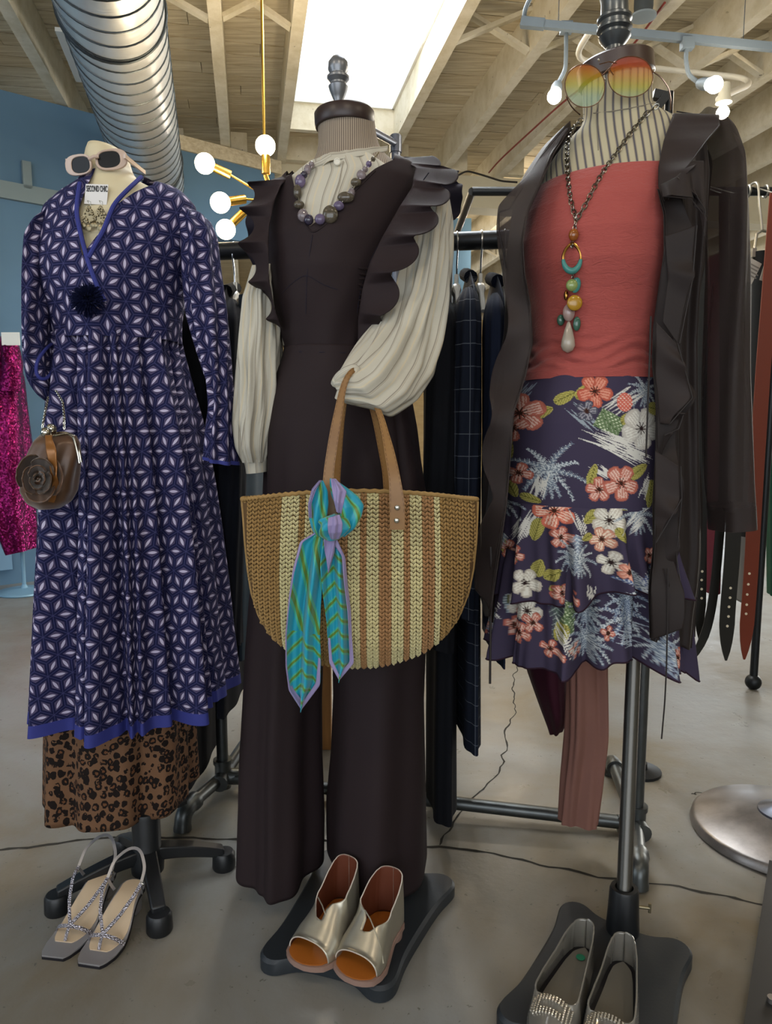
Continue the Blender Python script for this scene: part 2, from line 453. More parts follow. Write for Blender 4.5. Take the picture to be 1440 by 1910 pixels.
# planks, run along DP, each course a few boards
pw = .138; t = 1.6; row = 0; npl = 0
while t < 7.4:
    s = -3.0 + (row * .77) % 1.9 - 1.2
    while s < 5.2:
        L = 1.5 + ((row * 37 + int(s * 10)) % 7) * .18
        a, b_ = s + .002, min(s + L - .002, 5.4)
        segs = [(a, b_)]
        if t + pw > t_a and t < t_b:
            segs = [(x, y) for x, y in ((a, min(b_, s_a - .01)), (max(a, s_b + .01), b_)) if y - x > .1]
        for (x, y) in segs:
            dz = random.uniform(-.003, .003)
            MB().beam(JP(x, t + pw / 2, DK + .012 + dz), JP(y, t + pw / 2, DK + .012 + dz), pw - random.uniform(.005, .012), .022).build('plank', m_wood, ceil, smooth=False); npl += 1
        s += L
    t += pw; row += 1
fp = MB(); tt = 7.4
while tt < T1:
    fp.beam(JP(-4.4, tt + .07, DK + .012), JP(8.4, tt + .07, DK + .012), .13, .022); tt += .138
tag(fp.build('far_planks', m_wood, ceil, smooth=False), kind='stuff')
DW = .066
for i, s in enumerate(JS):
    for (ta, tb) in ((-3.3, 5.95), (5.95, 14.5)):
        o = MB().beam(JP(s, ta, HC + .118), JP(s, tb, HC + .118), DW, .236).build('joist', m_joist, ceil, smooth=False)
# bridging crosses between joists
tbr = st(at_h(900, 52, HC + .1))[1]
order = sorted(JS)
for tb in (tbr, tbr + 2.45 if False else tbr + 4.6):
    for a, b_ in zip(order[:-1], order[1:]):
        if a > 4.5 or a < -2.4 or (a >= s_a - .1 and b_ <= s_b + .1): continue
        MB().beam(JP(a + DW/2, tb, HC + .02), JP(b_ - DW/2, tb, HC + .215), .045, .022).build('brace', m_joist, ceil, smooth=False)
        MB().beam(JP(a + DW/2, tb + .03, HC + .215), JP(b_ - DW/2, tb + .03, HC + .02), .045, .022).build('brace', m_joist, ceil, smooth=False)
# blocking at the beam
TB = 5.86
for a, b_ in zip(order[:-1], order[1:]):
    if -1.6 < a < 4.6: MB().beam(JP(a + DW/2 + .002, TB - .02, HC + .09), JP(a + (b_ - a) * .38, TB - .02, HC + .09), .07, .17).build('block', m_joist, ceil, smooth=False)
# skylight curb, frame
m_curb = mat('skylight_curb', C('#f2f2ee'), .7)
cb = MB(); 
for (a, b_) in (((s_a, t_a), (s_a, t_b)), ((s_b, t_a), (s_b, t_b)), ((s_a, t_b), (s_b, t_b)), ((s_a, t_a), (s_b, t_a))):
    cb.beam(JP(a[0], a[1], DK + .10), JP(b_[0], b_[1], DK + .10), .03, .24)
w1 = cb.build('window_1', m_curb, smooth=False); tag(w1, kind='structure')
MB().beam(JP(s_a - .03, t_b + .03, HC + .14), JP(s_b + .03, t_b + .03, HC + .14), .05, .20).build('window_header', m_joist, w1, smooth=False)
m_sky = bpy.data.materials.new('skylight_pane'); m_sky.use_nodes = True
bb = base(m_sky); bb.inputs['Base Color'].default_value = (1, 1, 1, 1); bb.inputs['Transmission Weight'].default_value = 1; bb.inputs['Roughness'].default_value = 0; bb.inputs['IOR'].default_value = 1.01
MB().box(JP((s_a + s_b) / 2, (t_a + t_b) / 2, DK + .235), (s_b - s_a, t_b - t_a, .006), Matrix.Rotation(AZ, 3, 'Z')).build('window_pane', m_sky, w1, smooth=False)

# big beam carrying the joists
bm_ = MB().beam(JP(-.95, TB + .12, HC - .10), JP(6.5, TB + .12, HC - .10), .16, .215).build('trim_1', m_cream, smooth=False); tag(bm_, kind='structure')
MB().beam(JP(-.95, TB + .12, HC - .225), JP(6.5, TB + .12, HC - .225), .20, .035).build('lower_flange', m_cream, bm_, smooth=False)
# diagonal blue wall on the left
W0 = Vector((-2.4, 4.5, 0)); WD = Vector((math.sin(math.radians(51)), math.cos(math.radians(51)), 0)); WN = Vector((WD.y, -WD.x, 0))
wl = MB()
def wallseg(mb, a, b_, z0, z1, th=.12):
    p = W0 + WD * a - WN * th / 2; q = W0 + WD * b_ - WN * th / 2
    mb.beam(p + Vector((0, 0, (z0 + z1) / 2)), q + Vector((0, 0, (z0 + z1) / 2)), th, z1 - z0)
wallseg(wl, -2.6, 1.05, 0, 2.99); wallseg(wl, 1.05, 2.0, 2.36, 2.99)
wall_left = wl.build('wall_left', m_blue, smooth=False); tag(wall_left, kind='structure')
q = MB(); wallseg(q, -2.6, .62, 2.36, 2.46, .03); 
for a in (-.25, .22): wallseg(q, a, a + .05, 2.44, 2.6, .04)
q2 = q.build('trim_2', mat('grey_blue_trim', C('#7d8d92'), .7), smooth=False); q2.location = WN * .035; tag(q2, kind='structure')
q = MB(); wallseg(q, -2.6, .03, .1, 2.33, .02); q3 = q.build('trim_3', mat('pale_blue_panel', C('#7fa3bf'), .7), smooth=False); q3.location = WN * .03; tag(q3, kind='structure')
q = MB(); wallseg(q, .9, 2.05, 2.90, 2.995, .05); q4 = q.build('trim_4', m_wood, smooth=False); q4.location = WN * .02; tag(q4, kind='structure')
q = MB(); wallseg(q, 1.03, 1.11, 0, 2.36, .16); q5 = q.build('trim_5', m_pale, smooth=False); q5.location = WN * .01; tag(q5, kind='structure')
# other walls
def wall(name, segs, m, th=.12):
    mb = MB()
    for (a, b_, z0, z1) in segs:
        a = Vector((a[0], a[1], 0)); b_ = Vector((b_[0], b_[1], 0))
        mb.beam(a + Vector((0, 0, (z0+z1)/2)), b_ + Vector((0, 0, (z0+z1)/2)), th, z1 - z0)
    o = mb.build(name, m, smooth=False); tag(o, kind='structure'); return o
fw0 = JP(-4.0, 13.6, 0); fw1 = JP(8.6, 13.6, 0)
def fwp(k): return (fw0.lerp(fw1, k).x, fw0.lerp(fw1, k).y)
m_tan = mat('warm_board_wall', C('#b99b6b'), .8); n = N(m_tan); mp = n.new('ShaderNodeMapping'); mp.inputs['Scale'].default_value = (2, 2, 9); n.l.new(n.obj(), mp.inputs[0])
n.l.new(n.mix(n.noise(mp.outputs[0], 2, 5), C('#a58553'), C('#cdb283')), base(m_tan).inputs['Base Color'])
wall('wall_far', [(fwp(0), fwp(1), 0, DK)], m_tan)
wall('wall_right', [((8.45, -4), (8.1, 4.6), 0, DK), ((8.1, 4.6), (8.0, 6.2), 0, DK), ((8.0, 6.2), (7.8, 12.6), 0, .5), ((8.0, 6.2), (7.8, 12.6), 2.6, DK), ((7.8, 12.6), (7.6, 15.2), 0, DK)], m_cream)
wall('wall_back', [((-5.2, -3.5), (-3.2, -3.5), 0, DK), ((-3.2, -3.5), (2.2, -3.5), 0, .5), ((-3.2, -3.5), (2.2, -3.5), 2.7, DK), ((2.2, -3.5), (8.6, -3.5), 0, DK)], m_cream)
wall('wall_side', [((-5.1, -3.5), (-5.0, -1.6), 0, DK), ((-5.0, -1.6), (-4.95, .9), 0, 1.0), ((-5.0, -1.6), (-4.95, .9), 2.8, DK), ((-4.95, .9), (-4.55, 3.1), 0, DK)], m_blue)
wall('wall_partition', [((-4.6, 3.0), (-4.3, 3.0), 0, DK)], m_blue)
# blue column seen under the rack bar
cpx = P(860, 520, 7.4)
o = MB().box((cpx.x, 7.4, HC / 2), (.17, .17, HC)).build('trim_6', m_blue, smooth=False); tag(o, kind='structure')
# cabling and conduit on the ceiling
m_cond = mat('cream_conduit', C('#d8d2c2'), .5)
m_redc = mat('red_cable', C('#8a3a30'), .5); m_blk = mat('black_cable', C('#26221e'), .6)
def bez(pts, n=40): return [Vector(p) for p in resample(pts, n, 8)]
o = MB().tube(bez([at_h(1240, 5, HC - .02), at_h(1175, 95, HC - .02), at_h(1050, 190, HC - .02), at_h(930, 300, HC - .02), at_h(912, 322, HC - .02)]), .006, 8).build('cable', m_redc); tag(o, 'thin dark red cable running along the fourth joist', 'cable')
o = MB().tube(bez([P(850, 330, 5.75), P(870, 318, 5.75), P(905, 328, 5.7), P(935, 338, 5.7), P(965, 340, 5.7)]), .007, 8).build('cable', m_blk); tag(o, 'loose black cable drooping above the cream beam', 'cable')
o = MB().tube(bez([P(1100, 60, 3.0), P(1075, 95, 3.1), P(1085, 115, 3.3), P(1230, 128, 3.5), P(1340, 140, 3.5), P(1395, 145, 3.4), P(1400, 158, 3.3), P(1370, 170, 3.1), P(1340, 185, 2.95)], 60), .012, 10).build('conduit_pipe', m_cond); tag(o, 'cream conduit bending under the joists to a light fitting', 'pipe')
# ================================================================== FIXTURES
m_duct = mat('galvanised_steel', C('#d6dade'), .3, .85); n = N(m_duct); b = base(m_duct)
mp = n.new('ShaderNodeMapping'); mp.inputs['Scale'].default_value = (3, 40, 3); n.l.new(n.uv(), mp.inputs[0])
g = n.noise(mp.outputs[0], 3, 3); n.l.new(n.math('MULTIPLY_ADD', g, .28, .24), b.inputs['Roughness'])
n.l.new(n.bump(n.noise(n.obj(), 9, 2), .08, .01), b.inputs['Normal'])
m_seam = mat('duct_seam', C('#4a5054'), .45, .9)
def zplane(px, py, z): return at_h(px, py, z)
d0 = zplane(204, -260, 2.65); d0 = Vector(zplane(204, 0, 2.65)); d1 = Vector(zplane(268, 268, 2.65))
dd = (d1 - d0).normalized(); dd.z = 0; dd.normalize()
ds = d0 - dd * 3.2; 
# end at the diagonal wall
k = (W0 - d0).dot(WN) / dd.dot(WN); de = d0 + dd * (k - .02)
RD = .205
duct = thing('spiral_duct', 'large galvanised spiral air duct under the ceiling joists at the left', 'duct', ds)
L = (de - ds).length; uvz = []
mb = MB(); nn = 90
mb.tube([ds.lerp(de, i / nn) for i in range(nn + 1)], RD, 64, cap=False).build('duct_body', m_duct, duct)
mb = MB(); pitchl = .105; up = Vector((0, 0, 1)); sd = dd.cross(up)
N_ = int(L / pitchl * 40); mb.tube([ds + dd * (pitchl * i / 40) + (sd * math.cos(2 * PI * i / 40) + up * math.sin(2 * PI * i / 40)) * (RD + .001) for i in range(N_)], .0045, 6)
mb.build('spiral_seam', m_seam, duct)
for a in (.55, 2.6, 4.6):
    p = ds + dd * (L * a / 6.2 + 1.0)
    MB().tube([p + (sd * math.cos(t) + up * math.sin(t)) * (RD + .006) for t in np.linspace(0, 2 * PI, 40)], .006, 6).build('hanger_strap', m_seam, duct)
    MB().beam(p + up * RD, p + up * (HC - 2.65 + .02), .02, .002).build('hanger_rod', m_seam, duct, smooth=False)
adopt(duct)
# white strip beside the duct
pa, pb = at_h(112, 55, HC - .01), at_h(150, 150, HC - .01)
o = MB().beam(pa, pb, .05, .02).build('cable_cover', mat('white_plastic', C('#d9dad6'), .5), smooth=False); tag(o, 'short white strip fixed beside the big duct', 'cover')

# brass sputnik pendant
m_brass = mat('brushed_brass', C('#c9a24a'), .25, 1.0)
m_bulb = glow('warm_bulb', (1.0, .83, .52, 1), 22)
YL = 3.4
hub = P(512, 376, YL)
pend = thing('pendant_lamp', 'brass multi-arm pendant lamp with round glowing bulbs before the blue wall', 'lamp', (hub.x, hub.y, HC + .2))
MB().tube([P(487, -60, YL), P(494, 330, YL), hub], .0065, 10).build('rod', m_brass, pend)
MB().tube([P(487, -60, YL), Vector((P(487, -60, YL).x, YL, HC + .22))], .0065, 8).build('upper_rod', m_brass, pend)
MB().ball(hub, .035).build('hub', m_brass, pend)
def bulb_arm(bx, by, sx, sy, Yb, r=.043, w=7):
    B = P(bx, by, Yb); S = P(sx, sy, (Yb * 2 + YL) / 3); dr = (S - B).normalized()
    s0 = B + dr * (r * .92); s1 = B + dr * (r * .92 + .075)
    sk_ = MB().tube([s0, s1], .019, 16).build('socket', m_brass, pend)
    MB().tube([s1, hub], .005, 8).build('arm', m_brass, pend)
    MB().ball(B, r, 20, 14).build('bulb', m_bulb, pend)
    point('bulb_light', B - Vector((0, .06, 0)) * 1.0, w, (1.0, .78, .5), r)
bulb_arm(382, 305, 420, 322, 3.3); bulb_arm(411, 378, 452, 372, 3.25); bulb_arm(421, 428, 441, 409, 3.35)
B = P(495, 272, YL - .1); dn = Vector((0, 0.02, -1)).normalized()
MB().ball(B, .043, 20, 14).build('bulb', m_bulb, pend); MB().tube([B + dn * .038, B + dn * .115], .019, 16).build('socket', m_brass, pend)
MB().tube([B + dn * .11, hub + Vector((0, 0, .02))], .005, 8).build('arm', m_brass, pend)
point('bulb_light', B - Vector((0, .07, 0)), 7, (1.0, .78, .5), .04)
for (x, y, Yb) in ((640, 420, 3.9), (620, 330, 3.75)): bulb_arm(x, y, 580, 390, Yb)
adopt(pend)

# grey track with gooseneck spots at right
m_track = mat('grey_track', C('#5d666c'), .5, .3); m_tb = mat('track_slot', C('#2b2f33'), .5)
YT = 2.7
a0, a1 = P(978, 42, YT), P(1640, 108, YT - .25)
tr = thing('light_track', 'grey ceiling light track above the right mannequin', 'track', a0)
MB().beam(a0, a1, .020, .024).build('rail', m_track, tr, smooth=False)
MB().beam(a0 + Vector((.1, -.011, -.007)), a1 + Vector((0, -.011, -.007)), .004, .008).build('slot', m_tb, tr, smooth=False)
MB().beam(a0 - (a1 - a0).normalized() * .012, a0 + (a1 - a0).normalized() * .07, .026, .03).build('end_feed', m_track, tr, smooth=False)
MB().tube(bez([a0 + Vector((0, 0, 0)), P(976, 22, YT), P(990, -5, YT), P(1010, -40, YT)], 16), .008, 8).build('feed_cable', m_track, tr)
for px in (1047, 1400):
    q = a0.lerp(a1, (px - 978) / 662); MB().tube([q, Vector((q.x, q.y, HC + .01))], .0015, 6).build('suspension_wire', m_tb, tr)
adopt(tr)
m_hotb = glow('spot_bulb', (1, .93, .8, 1), 60)
def spot(pts, bulb, label, r=.024):
    q = thing('track_spotlight', label, 'spotlight', P(*pts[0]), 'gooseneck spotlights on the grey track')
    MB().box(P(*pts[0]), (.04, .03, .034)).build('adapter', m_track, q, smooth=False)
    w_ = [P(*p) for p in pts]
    MB().tube(bez(w_, 30), .0075, 8).build('gooseneck', m_track, q)
    B = P(*bulb); e = w_[-1]; d = (B - e).normalized()
    MB().lathe(e, [(.009, -.01), (.016, 0), (.02, .02), (.02, .045)], 16, d).build('lamp_holder', m_track, q)
    MB().ball(B, r, 16, 10).build('bulb', m_hotb, q)
    point('spot_light', B + Vector((0, -.07, -.02)), 5, (1, .9, .74), .03); adopt(q)
spot([(1056, 52, YT), (1056, 90, YT), (1055, 130, YT), (1040, 158, YT - .02)], (1034, 180, YT - .06), 'lit gooseneck spotlight hanging from track left of the right mannequin neck')
spot([(1282, 82, YT - .12), (1279, 110, YT - .12), (1284, 140, YT - .12), (1305, 156, YT - .14)], (1333, 158, YT - .2), 'lit gooseneck spotlight shining right of the mannequin neck', .026)
q = thing('ceiling_bulb', 'small lit bulb fitting under joist at end of cream conduit', 'lamp', P(1348, 190, 2.95))
MB().lathe(P(1350, 192, 2.95), [(.03, -.0), (.022, .03), (.02, .07), (.005, .075)], 16).build('lamp_holder', m_cream, q)
MB().ball(P(1348, 210, 2.95), .024, 16, 10).build('bulb', m_hotb, q); adopt(q)
c0 = at_h(1200, 22, HC - .02)
q = thing('ceiling_speaker', 'grey cylindrical ceiling fitting with white ring between joists', 'speaker', c0)
MB().lathe(c0, [(.04, -.02), (.045, .02), (.045, .2), (.04, .24)], 24).build('body', mat('dark_grey_metal', C('#4b5257'), .5), q)
MB().lathe(c0 - Vector((0, 0, .03)), [(.05, 0), (.062, .004), (.062, .012), (.03, .02)], 28).build('ring', m_pale, q); adopt(q)

# ---------------------------------------------------------------- long pipe rack
m_pipe = mat('black_iron_pipe', C('#4c4f50'), .38, .85); n = N(m_pipe)
n.l.new(n.mix(n.noise(n.obj(), 14, 3), C('#3c3f41'), C('#6a6d6c')), base(m_pipe).inputs['Base Color'])
m_bar = mat('dark_bar', C('#26282a'), .4, .6)
LB = P(416, 1448, 1.88); RB = P(1187, 1537, 1.68)
LT = Vector((LB.x, LB.y, P(420, 470, 1.88).z)); RT = Vector((RB.x, RB.y, P(1187, 434, 1.68).z))
rack = thing('pipe_clothes_rack', 'long clothes rack of dark iron pipe behind the mannequins', 'clothes rack', (LB.x, LB.y, 0))
MB().tube([LB, RB], .0165, 16).build('lower_bar', m_pipe, rack)
MB().tube([LT, RT], .021, 18).build('hanging_bar', m_bar, rack)
for (B_, T_) in ((LB, LT), (RB, RT)):
    MB().tube([B_, T_], .0155, 16).build('upright', m_pipe, rack)
    f = MB(); f.tube([B_ - Vector((0, 0, .03)), B_ + Vector((0, 0, .045))], .022, 16); f.tube([B_ + Vector((0, -.045, 0)), B_ + Vector((0, .045, 0))], .022, 16)
    f.tube([B_ + Vector((0, 0, .038)), B_ + Vector((0, 0, .05))], .0255, 16); s_ = 1 if B_ is LB else -1
    f.tube([B_, B_ + Vector((s_ * .045, 0, 0))], .022, 16); f.build('tee_fitting', m_pipe, rack)
def foot(B_, E, mat_=m_pipe):
    E = Vector(E); top = Vector((E.x, E.y, .052)); d = (top - B_).normalized()
    MB().tube([B_, top - d * .03], .0165, 14).build('foot_pipe', m_pipe, rack)
    MB().tube(bez([top - d * .055, top - d * .02, top + Vector((0, 0, -.012)) + d * .004, Vector((top.x, top.y, .004)) + d * .006], 14), [.0235] * 3 + [.021] * 9 + [.0225] * 2, 16).build('elbow_foot', m_pipe, rack)
foot(LB, G(343, 1548)); foot(RB, G(1190, 1655)); foot(LB, (LB.x + .03, LB.y + .30, 0)); foot(RB, (RB.x + .03, RB.y + .30, 0))
adopt(rack)
# tall pipe frame: two posts with arms behind the mannequins
m_grp = mat('grey_pipe', C('#5a5e68'), .35, .7)
tp = thing('pipe_display_frame', 'dark grey pipe post with a side arm behind the middle mannequin', 'display frame', (P(738, 300, 2.62).x, 2.62, 0))
x0 = P(738, 300, 2.62).x
MB().tube([(x0, 2.62, 0.012), (x0, 2.62, P(738, 252, 2.62).z)], .0175, 14).build('post', m_grp, tp)
MB().tube([P(738, 268, 2.62), P(680, 236, 2.35)], .0115, 12).build('arm', m_grp, tp)
MB().tube([P(738, 254, 2.62), P(738, 285, 2.62)], .021, 14).build('tee_fitting', m_grp, tp)
MB().lathe((x0, 2.62, 0), [(.06, 0), (.06, .008), (.022, .014), (.02, .03)], 20).build('flange', m_grp, tp); adopt(tp)
tq = thing('pipe_display_frame', 'black pipe post with clamp behind the right mannequin neck', 'display frame', (P(1243, 300, 2.0).x, 2.0, 0))
x1 = P(1243, 300, 2.0).x
MB().tube([(x1, 2.0, 0.012), (x1, 2.0, P(1243, 172, 2.0).z)], .011, 14).build('post', m_bar, tq)
MB().beam(P(1218, 176, 2.0), P(1244, 182, 2.0), .02, .022).build('arm', m_bar, tq, smooth=False)
MB().beam(P(1226, 200, 1.98), P(1243, 178, 1.98), .015, .02).build('clamp', m_bar, tq, smooth=False)
MB().lathe((x1, 2.0, 0), [(.06, 0), (.06, .008), (.022, .014), (.02, .03)], 20).build('flange', m_bar, tq); adopt(tq)
# wooden leg of a display table glimpsed between the trouser legs
m_lw = mat('honey_wood', C('#a8763f'), .5); n = N(m_lw); mp = n.new('ShaderNodeMapping'); mp.inputs['Scale'].default_value = (12, 12, 1.2); n.l.new(n.obj(), mp.inputs[0])
n.l.new(n.mix(n.noise(mp.outputs[0], 6, 5), C('#7c4f22'), C('#c08a4c')), base(m_lw).inputs['Base Color'])
gp = P(608, 1385, 2.15)
wt = thing('wooden_plinth_table', 'small honey-coloured wooden table glimpsed between the brown trouser legs', 'table', (gp.x, 2.3, 0))
zt = 0.62
MB().box((gp.x + .02, 2.3, zt), (.46, .34, .028)).build('tabletop', m_lw, wt, smooth=False)
for (x, y) in ((0, -.14), (-.18, -.14), (-.18, .14), (.2, .14), (.2, -.14)):
    MB().box((gp.x + x, 2.3 + y, zt / 2 - .005), (.034, .034, zt - .012)).build('leg', m_lw, wt, smooth=False)
adopt(wt)

# ---------------------------------------------------------------- hanging clothes on the long rack
def rackY(px): 
    k = (px - 416) / (1187 - 416); return LB.y + (RB.y - LB.y) * k
def rackZ(px): return LT.z + (RT.z - LT.z) * (px - 416) / (1187 - 416)
m_hook = mat('hanger_wire', C('#b9bcbf'), .25, 1.0); m_whp = mat('clear_white_plastic', C('#dfe0dc'), .3, 0, .5)
def hanger(px, label, tilt=0):
    Y = rackY(px); z = rackZ(px); c = P(px, 470, Y); x = c.x
    h = thing('clothes_hanger', label, 'hanger', (x, Y, z), 'hangers on the long rack')
    pts = [(x + .0, Y + .024, z - .004)] + [(x, Y + .0245 * math.cos(a), z + .0245 * math.sin(a)) for a in np.linspace(.2, PI, 9)] + [(x, Y - .024, z - .02), (x, Y - .004, z - .045), (x + tilt, Y, z - .09)]
    MB().tube(bez(pts, 30), .0022, 8).build('hook', m_hook, h)
    mb = MB(); mb.tube([(x + tilt, Y, z - .075), (x + tilt, Y, z - .1)], .005, 8)
    mb.tube(bez([(x + tilt, Y - .06, z - .17), (x + tilt, Y - .03, z - .125), (x + tilt, Y, z - .095), (x + tilt, Y + .03, z - .125), (x + tilt, Y + .06, z - .17)], 24), [.006] * 8 + [.010] * 8 + [.006] * 8, 8)
    mb.build('shoulder_bar', m_whp, h); adopt(h); return h
def coat(px, wpx, col, label, y_sh=545, y_bot=1400, dep=.2, tilt=0, plaid=None, y_top=515, name='hanging_jacket', seed=0, collar=True, arm=True, frontY=None):
    Y = rackY(px); x = P(px, 600, Y).x
    r = thing(name, label, 'jacket', (x, Y, P(px, y_top, Y).z), 'dark jackets on the long rack')
    m = plaid or cloth('wool_' + name + str(seed), col, .9, .2, 12)
    hw = wpx / 2 * .8
    ft = lambda th, v: .006 * np.sin(7 * th + seed + 3 * v) * np.clip(v * 3, 0, 1)
    zt = P(px, y_top, Y).z
    rows = [(px - 3, y_top, px + 3, y_top, Y, .05), (px - hw * .8, y_top + 14, px + hw * .8, y_top + 10, Y, .09), (px - hw, y_top + 60, px + hw, y_top + 60, Y, dep * .85),
            (px - hw, y_top + 200, px + hw, y_top + 200, Y, dep * .8), (px - hw * 1.05, (y_sh + y_bot) / 2, px + hw * 1.05, (y_sh + y_bot) / 2, Y, dep * .82), (px - hw * 1.1, y_bot, px + hw * 1.1, y_bot, Y, dep * .85)]
    xloft('body', rows, m, r, 48, 40, ft, 3, 2.4)
    if arm:
        Ya = Y - dep * .78
        hp = wpx / 2; bt = y_bot if y_bot - y_sh < 640 else y_sh + 600 + seed * 13 % 50
        rows = [(px - hp * .3, y_sh, px + hp * .35, y_sh, Ya + .04, .03), (px - hp * .75, y_sh + 12, px + hp * .8, y_sh + 10, Ya + .01, .05), (px - hp, y_sh + 45, px + hp * .95, y_sh + 45, Ya, .06),
                (px - hp, y_sh + 260, px + hp * .95, y_sh + 260, Ya - .01, .055), (px - hp * 1.05, (y_sh + bt) / 2 + 60, px + hp * .9, (y_sh + bt) / 2 + 60, Ya - .02, .05), (px - hp * .9, bt, px + hp * .75, bt + 14, Ya - .03, .042)]
        xloft('sleeve', rows, m, r, 40, 40, lambda th, v: .003 * np.sin(9 * th + 8 * v + seed), 3, 2.2)
    if collar:
        zc = zt
        MB().tube([Vector((x, Y + .06 * math.cos(a), zc + .012 - .03 * (1 - math.cos(a)) * .5)) for a in np.linspace(-2.8, 2.8, 15)], .016, 10).build('collar', m, r)
    adopt(r); return r
navy = C('#171c2b'); blackc = C('#0f1014')
m_plaid = cloth('navy_windowpane_wool', navy, .9, .2, 12); n = N(m_plaid); uv = n.xyz(n.uv())
def line(n, s, per, w_): return n.math('LESS_THAN', n.math('ABSOLUTE', n.math('WRAP', s, per / 2, -per / 2)), w_)
g = n.math('MAXIMUM', line(n, uv[0], .05, .0007), line(n, uv[1], .047, .0008))
n.l.new(n.mix(n.math('MULTIPLY', g, .5), C('#141a28'), C('#7d838c')), base(m_plaid).inputs['Base Color'])
for i, (px, lab) in enumerate([(392, 'hanger of the black coat nearest the print dress sleeve'), (437, 'clear hanger between the print dress and striped blouse sleeve'), (852, 'clear hanger right beside the striped blouse puff sleeve'), (897, 'white-necked hanger of the windowpane check jacket'), (940, 'clear hanger beside the ruffled cardigan edge')]):
    hanger(px, lab, 0)
coat(368, 80, blackc, 'black long coat hanging behind the print dress sleeve', 575, 1422, .2, y_top=548, seed=1)
coat(432, 60, C('#10131c'), 'narrow black-navy jacket left of the striped blouse sleeve', 560, 1300, .18, y_top=538, seed=2)
coat(823, 66, C('#0d0f16'), 'long near-black coat beside the striped puff sleeve', 560, 1475, .2, y_top=530, seed=3)
coat(872, 56, navy, 'navy windowpane check jacket on the long rack', 540, 1350, .21, plaid=m_plaid, y_top=512, seed=4)
coat(921, 44, C('#161d30'), 'plain navy jacket between check jacket and ruffled cardigan', 550, 1205, .2, y_top=520, seed=5)
coat(966, 46, C('#10141f'), 'dark navy jacket half hidden behind the ruffled cardigan', 560, 1190, .2, y_top=530, seed=6)
m_slate = cloth('slate_trouser', C('#3b4b57'), .85, .3, 6)
Ys = rackY(468) - .03
t_ = xloft('hanging_trousers', [(446, 560, 484, 560, Ys, .09), (440, 880, 492, 880, Ys, .13), (440, 1100, 492, 1100, Ys, .12), (444, 1205, 488, 1205, Ys, .12)], m_slate, None, 48, 40, lambda th, v: .005 * np.sin(6 * th + 2 * v), 2, 2.3)
tag(t_, 'slate blue trousers hanging under the striped blouse cuff', 'trousers')
m_mar = cloth('maroon_velvet', C('#3a0f20'), .8, .3, 8)
Ym = rackY(1015)
t_ = xloft('hanging_trousers', [(984, 560, 1044, 560, Ym, .1), (975, 1100, 1056, 1100, Ym, .13), (974, 1245, 1056, 1245, Ym, .12), (1000, 1318, 1056, 1320, Ym, .1), (1022, 1366, 1050, 1356, Ym, .03)], m_mar, None, 48, 50, lambda th, v: .004 * np.sin(6 * th + 3 * v), 2, 2.4)
tag(t_, 'maroon velvet trousers hanging below the floral skirt', 'trousers')
m_pink = cloth('dusty_pink_cotton', C('#8d6358'), .85, .25, 7)
Yp = 1.60
t_ = xloft('hanging_trousers', [(1064, 640, 1126, 640, Yp + .02, .02), (1060, 1000, 1132, 1000, Yp, .024), (1058, 1235, 1134, 1235, Yp - .01, .028), (1052, 1370, 1136, 1370, Yp - .01, .03), (1044, 1460, 1126, 1462, Yp - .01, .028), (1040, 1532, 1116, 1538, Yp - .01, .026)], m_pink, None, 72, 70, lambda th, v: .009 * np.sin(3 * th + 5 * v + .6) * np.cos(1.5 * th) + .003 * np.sin(9 * th - 7 * v), 2, 2.6)
tag(t_, 'dusty pink trousers hanging to the floor left of the right stand pole', 'trousers')
o = MB().tube([(P(1090, 640, Yp + .02).x, Yp + .02, P(1090, 640, Yp).z), (P(1090, 640, Yp + .02).x, Yp + .05, RT.z + .02), (P(1090, 640, Yp + .02).x, Yp + .1, RT.z + .024)], .0025, 8).build('trouser_hanger', m_hook); tag(o, 'wire hanger holding the dusty pink trousers', 'hanger')

# ---------------------------------------------------------------- blue stand with sequin dress, far left
m_seq = mat('magenta_sequins', C('#8a0f5a'), .3, .85); n = N(m_seq); b = base(m_seq)
vo = n.new('ShaderNodeTexVoronoi'); vo.inputs['Scale'].default_value = 130; n.l.new(n.obj(), vo.inputs['Vector'])
nm = n.new('ShaderNodeNormalMap') if False else None
vm = n.new('ShaderNodeVectorMath', operation='SUBTRACT'); n.l.new(vo.outputs['Color'], vm.inputs[0]); vm.inputs[1].default_value = (.5, .5, .5)
vs_ = n.new('ShaderNodeVectorMath', operation='SCALE'); n.l.new(vm.outputs[0], vs_.inputs[0]); vs_.inputs['Scale'].default_value = .55
ge = n.new('ShaderNodeNewGeometry'); va = n.new('ShaderNodeVectorMath', operation='ADD'); n.l.new(ge.outputs['Normal'], va.inputs[0]); n.l.new(vs_.outputs[0], va.inputs[1])
vn = n.new('ShaderNodeVectorMath', operation='NORMALIZE'); n.l.new(va.outputs[0], vn.inputs[0]); n.l.new(vn.outputs[0], b.inputs['Normal'])
n.l.new(n.mix(n.noise(n.obj(), 6, 3), C('#4a0833'), C('#86145a')), b.inputs['Base Color'])
YD = 4.2
d_ = thing('sequin_dress', 'magenta sequin dress on a stand against the blue wall', 'dress', P(10, 830, YD))
xloft('dress_body', [(-58, 632, 20, 632, YD, .10), (-66, 700, 46, 700, YD, .16), (-60, 760, 52, 760, YD, .15), (-50, 850, 64, 850, YD, .18), (-30, 940, 68, 940, YD, .17), (10, 1032, 72, 1022, YD, .12)], m_seq, d_, 72, 60, lambda th, v: .012 * np.sin(6 * th + 4 * v), 3)
xloft('sleeve', [(0, 628, 34, 632, YD - .08, .05), (2, 680, 44, 680, YD - .1, .07), (-6, 730, 40, 730, YD - .1, .06)], m_seq, d_, 40, 24, None, 2)
adopt(d_)
